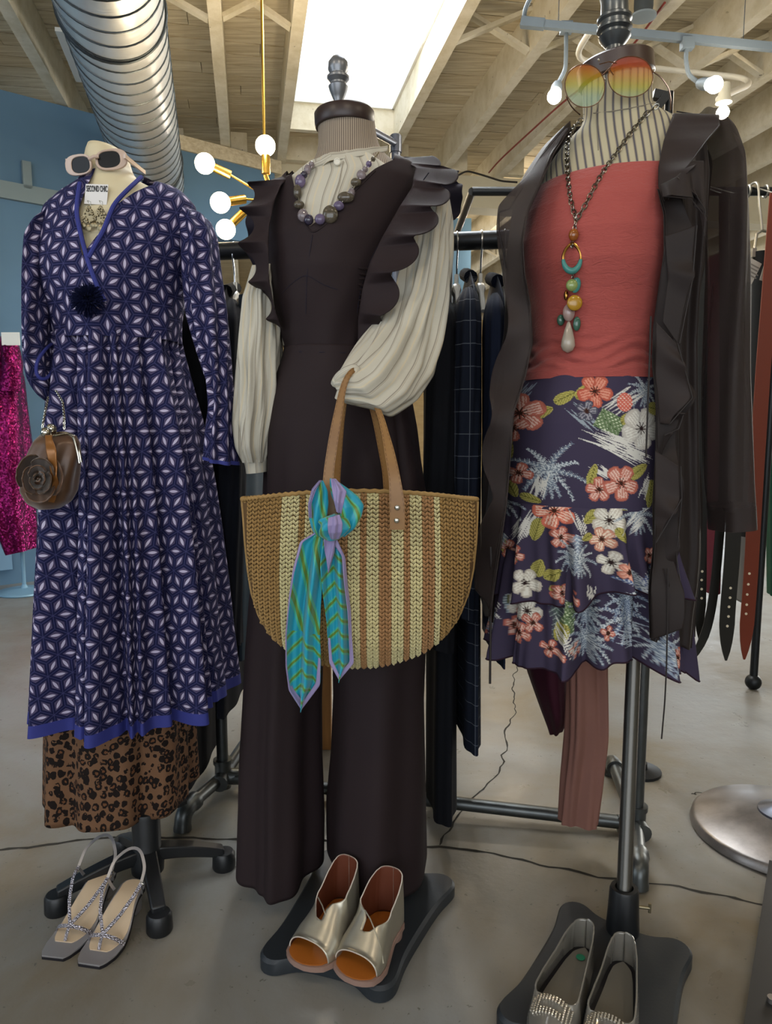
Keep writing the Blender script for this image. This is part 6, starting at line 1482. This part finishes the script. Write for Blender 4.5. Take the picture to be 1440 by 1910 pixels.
CR = ('#b46656', '#d9b3a4'); WH = ('#bfb6a8', '#dcd8cc', '#2a1c1c')
body_print = [('strokes', 990, 725, 2.2, 9, 40, 26, '#7d8894'), ('leaf', 1072, 745, 46, 12, -.7), ('leaf', 1036, 752, 40, 11, -.5), ('flower', 1105, 732, 32, .3, 5, '#b35a48', '#cf8d78'),
    ('palm', 1200, 730, 40), ('strokes', 1150, 752, 2.6, 16, 60, 34), ('strokes', 1085, 782, .75, 12, 60, 22, '#8d979f'), ('flower', 1090, 768, 20, 0, 5, '#4b4a58', '#8f8d94'), ('berry', 1158, 752, 15), ('pine', 1130, 790, 24, 18, .5), ('leaf', 1150, 790, 36, 12, -.5), ('flower', 1190, 800, 40, .2, 5, '#bdb7ae', '#d8d5cc', '#2a1c1c', .62), ('leaf', 1205, 760, 44, 13, .2),
    ('strokes', 1145, 832, .42, 22, 110, 34), ('strokes', 1180, 850, .4, 10, 80, 20),
    ('leaf', 985, 780, 52, 14, -.35), ('leaf', 962, 815, 60, 13, 1.5), ('leaf', 972, 812, 34, 10, 2.0), ('flower', 985, 770, 40, .9, 5, *CR), ('flower', 976, 800, 26, 1.6, 3, *CR),
    ('palm', 1025, 880, 66), ('strokes', 1012, 912, 1.8, 14, 46, 22), ('leaf', 968, 905, 34, 10, 1.2), ('leaf', 985, 930, 34, 9, .3), ('flower', 983, 888, 22, .2, 4, *CR),
    ('strokes', 1118, 880, .6, 8, 46, 16), ('leaf', 1095, 905, 42, 9, -1.3), ('leaf', 1168, 890, 42, 12, -.6), ('flower', 1113, 912, 24, .8, 5, *CR), ('flower', 1152, 900, 34, .25, 5, *CR), ('leaf', 1216, 895, 52, 12, 1.7), ('strokes', 1200, 905, 1.9, 8, 50, 14)]
t1_print = [('strokes', 958, 950, 1.9, 10, 40, 20), ('palm', 962, 950, 44), ('strokes', 1000, 990, 2.1, 16, 80, 20), ('leaf', 1010, 1015, 40, 12, -1.2), ('leaf', 1022, 975, 46, 13, 1.8), ('flower', 1044, 958, 36, .5, 5, '#cc6f5a', '#e6c0ac'), ('flower', 1056, 1008, 22, 1.2, 5, *CR),
    ('strokes', 1088, 985, 1.2, 6, 60, 20), ('frond', 1078, 1000, 60, 1.3, '#8592a2', '#c5cace', .4, 16), ('palm', 1080, 1045, 40), ('leaf', 1120, 955, 34, 12, 2.4), ('leaf', 1145, 935, 40, 11, .4), ('flower', 1140, 972, 32, .2, 5, *WH), ('flower', 1128, 1008, 24, .6, 5, '#c58a74', '#e2cdb8'), ('leaf', 1150, 985, 34, 10, .9), ('leaf', 1110, 1000, 22, 8, 2.7),
    ('palm', 1195, 960, 50), ('strokes', 1190, 975, 2.4, 12, 50, 26), ('flower', 1142, 1050, 24, .3, 4, *WH), ('flower', 1166, 1062, 18, .1, 5, '#c9806c', '#dea590'), ('palm', 1200, 1095, 58, '#56648a', '#c3c9cc'), ('leaf', 945, 1035, 44, 13, 1.7), ('leaf', 966, 1030, 40, 11, 1.3), ('flower', 975, 1050, 20, .3, 4, *CR), ('frond', 968, 1020, 60, 1.8, '#8592a2', '#c5cace', .2, 12),
    ('leaf', 1015, 1090, 36, 13, -1.3), ('leaf', 1030, 1092, 34, 11, -.7), ('flower', 996, 1105, 30, .2, 5, *WH), ('leaf', 1040, 1105, 30, 12, .5), ('flower', 1058, 1115, 20, .2, 5, *CR), ('strokes', 1105, 1115, 1.6, 10, 40, 24), ('flower', 933, 1085, 16, .3, 4, *CR), ('flower', 1222, 1040, 16, .3, 5, *CR)]
t2_print = [('flower', 915, 1180, 18, .3, 5, *CR), ('strokes', 945, 1170, .9, 10, 40, 24), ('leaf', 940, 1110, 50, 10, 1.5), ('leaf', 972, 1140, 40, 11, 1.5, '#66747c', '#a9b3ba'), ('flower', 1000, 1160, 30, .1, 5, *WH), ('flower', 1010, 1182, 22, .6, 4, *CR), ('flower', 985, 1205, 22, .3, 4, *CR), ('frond', 1052, 1120, 80, 1.5, '#59665e', '#9aa79c', .1, 20), ('pine', 1070, 1160, 12, 30, .2), ('leaf', 1062, 1170, 40, 10, 1.9), ('flower', 1040, 1225, 18, .3, 4, *CR), ('flower', 1082, 1220, 18, .3, 4, *CR), ('strokes', 1060, 1200, 1.2, 8, 60, 20),
    ('palm', 1105, 1150, 40), ('palm', 1105, 1200, 48), ('palm', 1175, 1155, 60, '#6d7a90', '#c3c9cc'), ('palm', 1180, 1120, 50, '#6d7a90', '#b5bfc8'), ('strokes', 1180, 1190, .2, 14, 60, 40, '#aab3bc'), ('palm', 1235, 1210, 40), ('palm', 1268, 1225, 44), ('flower', 1290, 1245, 20, .2, 4, *CR), ('strokes', 1250, 1225, .7, 20, 40, 50, '#8b97a8'), ('flower', 1135, 1180, 14, .3, 4, *CR)]
sk_ = thing('floral_skirt', 'purple tiered skirt with tropical flowers and palms under the coral top', 'skirt', P(1110, 900, YR_))
fk = lambda th, v: .0015 * np.sin(7 * th)
yoke = xloft('skirt_yoke', [(976, 706, 1242, 706, YR_, .128), (962, 740, 1250, 740, YR_, .136), (952, 790, 1258, 790, YR_, .145), (947, 850, 1262, 850, YR_, .15), (946, 900, 1264, 900, YR_, .152), (946, 938, 1264, 938, YR_, .152)], m_flo, sk_, 560, 240, fk, 2)
tf = lambda k, a, ph: (lambda th, v: a * v ** .8 * (.55 * np.sin(k * th + ph) + .4 * np.sin((k * 1.6) // 1 * th + ph * 2 + v) + .25 * np.sin(27 * th)) - a * .8 * v * np.clip(1 - np.abs(np.mod(th * 2.2 + ph, 1.5) - .75) * 5, 0, 1))
t1 = xloft('upper_tier', [(945, 932, 1265, 932, YR_, .153), (940, 980, 1272, 980, YR_, .160), (932, 1040, 1284, 1040, YR_, .172), (924, 1090, 1296, 1086, YR_, .185), (921, 1102, 1300, 1098, YR_, .188)], m_flo, sk_, 620, 220, tf(11, .032, .4), 1)
t2 = xloft('lower_tier', [(940, 1020, 1275, 1020, YR_, .140), (926, 1100, 1286, 1100, YR_, .152), (914, 1160, 1298, 1160, YR_, .172), (904, 1200, 1306, 1204, YR_, .186), (902, 1212, 1308, 1218, YR_, .19)], m_flo, sk_, 620, 220, tf(13, .042, 1.6), 1)
hm = cloth('plum_overlock', C('#2c1626'), .8)
def hemline(o, nm):
    me = o.data; zb = min(v.co.z for v in me.vertices); bm = bmesh.new(); bm.from_mesh(me)
    es = [e for e in bm.edges if e.is_boundary and (e.verts[0].co.z + e.verts[1].co.z) / 2 < zb + .12 and abs(e.verts[0].co.z - e.verts[1].co.z) < .02]
    nxt = {}
    for e in es:
        for a, b_ in ((0, 1), (1, 0)): nxt.setdefault(e.verts[a].index, []).append(e.verts[b_].index)
    st = next(iter(nxt)); path = [st]; prev = None; cur = st
    while True:
        c_ = [k for k in nxt[cur] if k != prev]
        if not c_ or c_[0] == st: break
        prev, cur = cur, c_[0]; path.append(cur)
        if len(path) > 5000: break
    bm.verts.ensure_lookup_table(); pts = [bm.verts[i].co.copy() for i in path[::2]]; bm.free()
    MB().tube(pts, .0016, 5, closed=True).build(nm, hm, sk_)
for o, dip in ((t1, .10), (t2, .12)):
    me = o.data; zb = min(v.co.z for v in me.vertices); zt_ = max(v.co.z for v in me.vertices)
    for v_ in me.vertices:
        k = (zt_ - v_.co.z) / (zt_ - zb); xx = (v_.co.x - P(1110, 1100, YR_).x)
        v_.co.z += k * (.012 * math.sin(18 * xx + 1) + .006 * math.sin(41 * xx + 2) + (dip * .25 if v_.co.y < YR_ else 0) * (1 - min(1, (xx / .2) ** 2)) - (.03 * max(0, xx / .2) if o is t2 else 0))
paint(yoke, 1.29, 1, body_print); paint(t1, 1.265, 2, t1_print); paint(t2, 1.27, 3, t2_print)
hemline(t1, 'hem_edge'); hemline(t2, 'hem_edge')
adopt(sk_)

# sheer brown cardigan
def sheer(name, col, op, rough=.6):
    m = mat(name, C(col), rough, 0, .25, **{'Sheen Weight': .04}); b = base(m); n = N(m); b.inputs['Alpha'].default_value = op
    f = n.noise(n.obj(), 6, 3); n.l.new(n.bump(n.noise(n.obj(), 14, 4), .25, .004), b.inputs['Normal']); return m
m_sh = sheer('sheer_brown_chiffon', '#241c1a', .95); m_sh2 = sheer('thin_brown_chiffon', '#2b2220', .94); m_sh3 = sheer('veil_brown_chiffon', '#332a28', .76); m_edge = mat('chiffon_edge', C('#211a19'), .6)
cg = thing('sheer_cardigan', 'sheer dark brown ruffled cardigan open over the coral top', 'cardigan', P(1280, 600, YR_))
def edgeline(pts, r=.0012, nm='rolled_edge'): MB().tube([Vector(p) for p in resample([P(*p) for p in pts], 120, 3)], r, 5).build(nm, m_edge, cg)
# left front panel and ruffles
LA = [(1060, 240, 1.36), (1030, 285, 1.32), (1005, 345, 1.30), (982, 395, 1.29), (972, 450, 1.275), (975, 510, 1.275), (986, 570, 1.29), (990, 640, 1.30), (976, 705, 1.29), (955, 770, 1.28), (948, 860, 1.27), (942, 940, 1.265), (930, 1020, 1.25), (918, 1100, 1.25), (912, 1150, 1.25)]
LB_ = [(1052, 236, 1.42), (1010, 278, 1.43), (975, 330, 1.44), (955, 400, 1.45), (948, 470, 1.45), (950, 560, 1.45), (948, 640, 1.45), (938, 720, 1.44), (925, 800, 1.44), (915, 880, 1.43), (905, 960, 1.43), (895, 1040, 1.42), (890, 1090, 1.42), (900, 1125, 1.42), (905, 1150, 1.42)]
sheet('front_panel', LA, LB_, m_sh, cg, 20, 150, .006, 4, 0, k=3)
LC = [(1056, 236, 1.35), (1000, 296, 1.33), (962, 345, 1.32), (930, 392, 1.31), (932, 430, 1.31), (946, 500, 1.32), (944, 560, 1.32), (936, 640, 1.32), (920, 700, 1.32), (912, 735, 1.32), (915, 800, 1.31), (905, 870, 1.31), (912, 930, 1.31), (892, 1010, 1.30), (880, 1090, 1.30), (905, 1120, 1.30)]
def rufn(k, amp, ph, side):
    def f(u, v):
        t = 2 * PI * (k * v + ph) + 1.2 * np.sin(2 * PI * v * 1.3 + ph * 5)
        o = np.zeros(np.broadcast(u, v).shape[:2] + (3,))
        o[..., 1] = (-amp * np.sin(t) * u ** .7)[..., 0]; o[..., 0] = (side * (np.sin(t + .8) * .5 + .5 * np.sin(t * .5)) * u)[..., 0]; o[..., 2] = (-abs(side) * .7 * np.cos(t) * u ** 1.5)[..., 0]; return o
    return f
sheet('front_ruffle', [(x + 4, y, Y - .0) for x, y, Y in LA], LC, m_sh3, cg, 22, 240, k=3, fn=rufn(5.0, .020, .2, .007))
edgeline([(1056, 236, 1.36), (1010, 290, 1.35), (975, 350, 1.35), (950, 390, 1.34), (930, 396, 1.315), (931, 430, 1.31), (944, 500, 1.32)])
# left sleeve hanging behind
xloft('sleeve', [(1000, 290, 1060, 262, 1.46, .04), (960, 360, 1010, 350, 1.48, .055), (945, 470, 990, 470, 1.5, .055), (940, 620, 985, 620, 1.52, .05), (915, 760, 965, 760, 1.53, .05), (900, 900, 950, 900, 1.53, .05), (898, 1000, 945, 1000, 1.53, .05), (905, 1150, 942, 1160, 1.53, .045)], m_sh, cg, 60, 80, lambda th, v: .003 * np.sin(7 * th + 6 * v), 3)
# back of the cardigan
sheet('back_panel', [(1060, 238, 1.5), (985, 330, 1.56), (960, 480, 1.58), (965, 640, 1.56), (940, 800, 1.6), (925, 1000, 1.62), (925, 1120, 1.62)], [(1270, 212, 1.5), (1330, 300, 1.56), (1320, 480, 1.58), (1290, 640, 1.56), (1300, 800, 1.6), (1310, 1000, 1.62), (1300, 1190, 1.62)], m_sh, cg, 60, 100, .012, 3, 0, k=3)
# right front panel
RA = [(1256, 214, 1.35), (1240, 262, 1.31), (1228, 310, 1.285), (1224, 352, 1.275), (1236, 400, 1.265), (1236, 470, 1.26), (1226, 540, 1.275), (1216, 610, 1.285), (1214, 680, 1.28), (1222, 760, 1.265), (1222, 850, 1.255), (1218, 940, 1.25), (1220, 1020, 1.23), (1212, 1100, 1.22), (1215, 1192, 1.22)]
RB_ = [(1300, 216, 1.40), (1316, 262, 1.36), (1322, 320, 1.34), (1318, 390, 1.33), (1312, 470, 1.34), (1304, 560, 1.35), (1302, 640, 1.36), (1304, 720, 1.36), (1306, 800, 1.36), (1308, 880, 1.36), (1312, 960, 1.36), (1312, 1040, 1.36), (1308, 1100, 1.36), (1300, 1150, 1.36), (1294, 1212, 1.36)]
sheet('front_panel', RA, RB_, m_sh, cg, 60, 170, k=3, fn=wav(2.2, .010, 1))
# collar fall and cascading ruffle tiers
R1 = [(1256, 212, 1.345), (1238, 262, 1.30), (1228, 312, 1.275), (1228, 350, 1.262), (1240, 375, 1.25)]
R2 = [(1330, 218, 1.36), (1345, 236, 1.32), (1306, 280, 1.27), (1290, 315, 1.25), (1248, 372, 1.245)]
sheet('collar_ruffle', R1, R2, m_sh2, cg, 30, 80, k=2, fn=rufn(1.4, .012, .1, .004))
edgeline([(1262, 208, 1.36), (1300, 214, 1.365), (1334, 219, 1.355), (1342, 234, 1.32), (1318, 262, 1.28), (1290, 300, 1.255), (1268, 335, 1.245), (1246, 372, 1.24)])
casc = [([(1232, 345), (1262, 330), (1290, 300), (1312, 300)], [(1236, 366), (1262, 368), (1290, 372), (1312, 400)]),
        ([(1262, 330), (1286, 340), (1300, 360)], [(1300, 366), (1316, 392), (1314, 440)]),
        ([(1240, 440), (1246, 520), (1236, 600)], [(1300, 420), (1292, 520), (1268, 640)]),
        ([(1224, 600), (1222, 700), (1232, 790)], [(1264, 640), (1292, 742), (1250, 790)]),
        ([(1226, 760), (1226, 820), (1230, 870)], [(1276, 770), (1266, 800), (1240, 812)]),
        ([(1222, 840), (1222, 920), (1222, 1010)], [(1270, 870), (1272, 930), (1224, 1012)]),
        ([(1220, 980), (1216, 1060), (1228, 1150)], [(1272, 930), (1262, 1040), (1276, 1132)]),
        ([(1216, 1060), (1212, 1120), (1214, 1194)], [(1240, 1060), (1250, 1120), (1222, 1196)])]
for i, (a, b_) in enumerate(casc):
    Y0 = 1.232 - .004 * (i % 2) - (.012 if i > 4 else 0)
    sheet('cascade_ruffle', [(x, y, Y0 + .015) for x, y in a], [(x, y, Y0 - .006) for x, y in b_], m_sh2 if i % 2 else m_sh, cg, 22, 70, k=6, fn=rufn(1.0 + .2 * (i % 3), .007, .3 * i, .002))
    edgeline([(x, y, Y0 - .010) for x, y in b_], .0009)
# ruffle waving along the outer front edge
sheet('edge_ruffle', [(x + 2, y, Y - .01) for x, y, Y in RA[3:]], [(1276, 372, 1.245), (1300, 420, 1.24), (1290, 480, 1.24), (1276, 560, 1.25), (1262, 640, 1.25), (1290, 730, 1.24), (1268, 800, 1.235), (1262, 870, 1.23), (1282, 950, 1.225), (1260, 1030, 1.21), (1272, 1100, 1.2), (1262, 1170, 1.2)], m_sh, cg, 26, 260, k=4, fn=rufn(4.0, .014, .45, .006))
xloft('sleeve', [(1290, 214, 1342, 232, YR_ - .0, .05), (1302, 246, 1372, 270, YR_ - .01, .065), (1314, 300, 1390, 316, YR_ - .02, .07), (1316, 400, 1396, 400, YR_ - .03, .068), (1316, 500, 1400, 500, YR_ - .04, .062), (1312, 600, 1400, 600, YR_ - .05, .058), (1308, 700, 1400, 700, YR_ - .06, .056), (1308, 800, 1404, 800, YR_ - .06, .056), (1312, 900, 1408, 900, YR_ - .06, .056), (1318, 950, 1411, 945, YR_ - .06, .057)], m_sh3, cg, 90, 120, lambda th, v: .003 * np.sin(6 * th + 5 * v), 3)
xloft('sleeve_cuff', [(1318, 944, 1411, 938, YR_ - .06, .058), (1320, 988, 1413, 980, YR_ - .06, .058)], m_sh2, cg, 60, 8, lambda th, v: .002 * np.sin(6 * th + 5), 0)
MB().tube([Vector(p) for p in resample([P(*p) for p in ((1214, 590, 1.245), (1212, 660, 1.24), (1209, 740, 1.235), (1205, 852, 1.235))], 40, 3)], .0016, 6).build('tie_cord', m_edge, cg)
MB().tube([Vector(p) for p in resample([P(*p) for p in ((1246, 1060, 1.2), (1245, 1160, 1.195), (1243, 1250, 1.19), (1240, 1310, 1.19), (1234, 1378, 1.19))], 50, 3)], .0014, 6).build('tie_cord', m_edge, cg)
MB().tube([Vector(p) for p in resample([P(*p) for p in ((915, 1020, 1.27), (917, 1080, 1.27), (915, 1150, 1.27), (914, 1275, 1.27))], 40, 3)], .0022, 6).build('tie_cord', m_edge, cg)
adopt(cg)

# round gradient sunglasses
m_wire = mat('rose_gold_wire', C('#8d6a55'), .2, 1.0)
m_grad = bpy.data.materials.new('rainbow_gradient_lens'); m_grad.use_nodes = True; n = N(m_grad); b = base(m_grad)
zc_ = P(1176, 148, 1.34).z; z_ = n.math('DIVIDE', n.math('SUBTRACT', n.xyz(n.uv())[1], zc_ - .037), .074)
b.inputs['Roughness'].default_value = .03; b.inputs['Specular IOR Level'].default_value = .8
n.l.new(n.ramp(z_, [(.02, C('#9fb9a0')), (.3, C('#b6b23c')), (.55, C('#c98d2f')), (.8, C('#c1502c')), (1, C('#a8402c'))]), b.inputs['Base Color']); b.inputs['Alpha'].default_value = .34
gl = thing('round_sunglasses', 'oversized round sunglasses with orange to green gradient lenses on the striped neck', 'sunglasses', P(1140, 150, 1.34))
for (cx, cy, rx, ry, Yl) in ((1176, 143, 42, 38, 1.335), (1091, 160, 37, 40, 1.325)):
    lp = ellp(cx, cy, rx, ry, -.1, Yl, 36, 2.1); MB().tube(lp, .0009, 6, closed=True).build('lens_rim', m_wire, gl)
    v_, f_ = plate(lp, .0012); MB().add(v_, f_).build('lens', m_grad, gl)
MB().tube([P(1124, 140, 1.33), P(1136, 128, 1.322), P(1144, 140, 1.33)], .0011, 6).build('bridge', m_wire, gl)
MB().tube([P(1118, 120, 1.33), P(1136, 115, 1.322), P(1150, 118, 1.33)], .0009, 6).build('bridge', m_wire, gl)
MB().tube(bez([P(1218, 134, 1.335), P(1232, 142, 1.36), P(1248, 165, 1.42), P(1252, 190, 1.47), P(1251, 205, 1.48)], 24), .0012, 6).build('temple', m_wire, gl)
MB().tube(bez([P(1056, 180, 1.33), P(1066, 200, 1.38), P(1082, 214, 1.42)], 16), .0012, 6).build('temple', m_wire, gl)
for (x, y) in ((1219, 131), (1117, 112), (1128, 148)): MB().ball(P(x, y, 1.33), .0022, 8, 6).build('hinge_bead', m_chr, gl)
adopt(gl)

# long pendant necklace
_BV.pop('_bvtube_top', None); m_wch = mat('aged_chain', C('#8a8479'), .25, 1.0)
def near(x, y, g=.006):
    p = onsurf(top, x, y, 9, g)
    if p.y > 5: p = onsurf(rt, x, y, 1.33, g)
    return p
pn = thing('pendant_necklace', 'long silver chain necklace with amber, turquoise and crystal drops on the coral top', 'necklace', P(1070, 450, 1.26))
chain([near(x, y) for x, y in ((1086, 222), (1072, 235), (1060, 262), (1058, 300), (1060, 340), (1064, 372), (1070, 395), (1074, 408))], .0125, .0011, m_wch, pn, wid=.62)
chain([near(x, y) for x, y in ((1228, 196), (1205, 212), (1175, 250), (1150, 285), (1125, 320), (1108, 350), (1092, 382), (1076, 408))], .0125, .0011, m_wch, pn, wid=.62)
chain([near(x, y) for x, y in ((1075, 406), (1073, 418), (1071, 430))], .010, .0009, m_wch, pn, wid=.6)
m_amb = mat('amber_glass', C('#a05a1e'), .1, 0, .7, **{'Transmission Weight': .35}); m_trq = mat('turquoise_enamel', C('#3f7f78'), .25); m_gld = mat('gold_metal', C('#a3793c'), .25, 1.0)
m_olv = mat('olive_stone', C('#7d8f52'), .15, 0, .6); m_mus = mat('mustard_stone', C('#a37a1c'), .2, 0, .6); m_rsq = mat('rose_quartz', C('#b59a92'), .12, 0, .6, **{'Transmission Weight': .35}); m_cry = mat('clear_quartz', C('#b9ad9d'), .1, 0, .6, **{'Transmission Weight': .3}); m_grn = mat('green_glass', C('#35594a'), .12, 0, .6)
def bead(x, y, rx, ry, m, nm, g=.010, ryd=7, rot=0):
    p = near(x, y, g); s_ = p.y / F_PX; return MB().ball(p, s_, 20, 14, (rx, ryd, ry), Matrix.Rotation(rot, 3, 'Y')).build(nm, m, pn)
bead(1070, 438, 9, 11, m_amb, 'amber_bead')
p0 = near(1067, 480, .008); s_ = p0.y / F_PX
lpv = [p0 + Vector((16 * s_ * math.sin(t) * (1 - .35 * max(0, math.cos(t)) ** 2), 0, 24 * s_ * math.cos(t))) for t in np.linspace(0, 2 * PI, 41)[:-1]]
MB().tube(lpv, .0026, 8, closed=True).build('gold_loop', m_gld, pn)
MB().tube(lpv[11:30], [.003 + .0028 * math.sin(PI * k / 18) for k in range(19)], 10).build('turquoise_inlay', m_trq, pn)
chain([near(1067, 452), near(1067, 460)], .007, .0008, m_wch, pn); chain([near(1067, 505), near(1069, 522)], .007, .0008, m_wch, pn)
bead(1074, 532, 9, 14, m_trq, 'turquoise_drop', .008, 5, .2); bead(1067, 532, 11, 11, m_olv, 'olive_bead', .013)
bead(1056, 551, 4, 9, m_gld, 'metal_bead', .008, 4); bead(1072, 565, 14, 14, m_mus, 'mustard_disc', .016, 5)
bead(1061, 583, 11, 16, m_rsq, 'rose_quartz_barrel', .010, 8); bead(1046, 597, 7, 10, m_grn, 'green_glass_bead', .008, 5); bead(1076, 604, 7, 13, m_grn, 'green_glass_drop', .008, 5)
p1 = near(1060, 628, .013); MB().lathe(p1 - Vector((0, 0, .028)), [(.0015, 0), (.009, .004), (.0125, .012), (.0115, .022), (.007, .040), (.003, .052), (.001, .055)], 22).build('quartz_teardrop', m_cry, pn)
adopt(pn)

# pointed flats with crystal buckles
m_pat = mat('pewter_patent', C('#8b877f'), .16, .35, .7, **{'Coat Weight': .6}); m_gin = mat('grey_insole', C('#77736a'), .5); m_rh = mat('rhinestone', C('#cfc8bb'), .12, .85); m_sig = mat('green_size_sticker', C('#2f8a68'), .5)
def flat_shoe(toe, heel, lab, z0, flip=1, dot=False):
    r = thing('pointed_flat', lab, 'shoe', (toe.x, toe.y, z0), 'pair of pewter flats')
    W = .088; t, d, sd_, L = frame(toe, heel); zf = lambda s: z0 + .006 + .004 * s
    sole('outsole', toe, heel, W * 1.02, lambda s: zf(s), .005, m_blks, r, 'pt', .005 * flip); sole('insole', toe, heel, W * .9, lambda s: zf(s) + .002, .0015, m_gin, r, 'pt', .005 * flip, .004)
    s_, hw = outline(1, W, 'pt', 60); nS, nA = 80, 41; S = 1 - (1 - np.linspace(0, 1, nS)) ** 1.6; V = np.zeros((nS, nA, 3))
    for i, s in enumerate(S):
        w_ = np.interp(s, s_, hw) if s < .95 else np.interp(.95, s_, hw) * math.sqrt(max(0, 1 - ((s - .95) / .05001) ** 2)) + .0003
        h = np.interp(s, [0, .15, .33, .5, .7, .88, 1], [.012, .026, .038, .040, .044, .055, .060]); op = np.interp(s, [0, .34, .36, .42, 1], [0, 0, .35, .62, .72])
        for j in range(nA):
            q = j / (nA - 1); side = -1 if j < nA // 2 else 1; u = q * 2 if j < nA // 2 else (1 - q) * 2
            if j == nA // 2 and op <= 0: u = 1
            a = u * (1 - op) * PI / 2; k = min(1, max(0, (s - .34) / .08))
            x = side * w_ * ((1 - k) * math.cos(a) + k * (1.03 - .14 * u)); z = h * ((1 - k) * math.sin(a) + k * u)
            c = t + d * L * s + sd_ * (x + .005 * flip * math.sin(PI * s)); V[i, j] = (c.x, c.y, zf(s) - .002 + z)
    idx = np.arange(nS * nA).reshape(nS, nA); F_ = []; mid = nA // 2
    for i in range(nS - 1):
        for j in range(nA - 1):
            if j == mid - 1 and S[i + 1] > .355: continue
            F_.append(tuple(int(k) for k in (idx[i, j], idx[i, j + 1], idx[i + 1, j + 1], idx[i + 1, j])))
    me = bpy.data.meshes.new('upper'); me.from_pydata(V.reshape(-1, 3).tolist(), [], F_); o = link('upper', me, [m_pat, m_gin], r); me.uv_layers.new(name='UVMap')
    bm = bmesh.new(); bm.from_mesh(me); bmesh.ops.remove_doubles(bm, verts=bm.verts, dist=.0004); bmesh.ops.recalc_face_normals(bm, faces=bm.faces); bm.to_mesh(me); bm.free(); me.polygons.foreach_set('use_smooth', [True] * len(me.polygons)); solid(o, .0018)
    rim_ = [Vector(V[i, mid - 1]) for i in range(nS) if S[i] > .37] + [Vector(V[i, mid + 1]) for i in range(nS - 1, -1, -1) if S[i] > .37]
    MB().tube(rim_, .0016, 6, closed=True).build('topline_binding', m_pat, r)
    mb = MB()
    for i in range(9):
        for j in range(13):
            s = .245 + i * .013; x = (j - 6) * .0052
            if 3 <= i <= 5 and abs(j - 6) <= 3: continue
            w_ = np.interp(s, s_, hw); 
            if abs(x) > w_ * .85: continue
            h = np.interp(s, [0, .15, .33, .5], [.012, .026, .038, .040]); c = t + d * L * s + sd_ * (x + .005 * flip * math.sin(PI * s)); z = zf(s) + h * math.sqrt(1 - (x / w_) ** 2) + .0015; mb.ball((c.x, c.y, z), .0025, 6, 4)
    o2 = mb.build('crystal_buckle', m_rh, r); tag(o2, kind='stuff')
    if dot:
        c = sp_(toe, heel, .88, 0, zf(.88) + .004); MB().lathe(c, [(.008, 0), (.008, .0006)], 20).build('size_sticker', m_sig, r)
    adopt(r)
flat_shoe(G(1000, 2000, .03), G(1092, 1768, .04), 'left pewter pointed flat with green dot sticker inside', .031, -1, True)
flat_shoe(G(1106, 2035, .03), G(1163, 1794, .04), 'right pewter pointed flat in front of the pole socket', .031, 1)
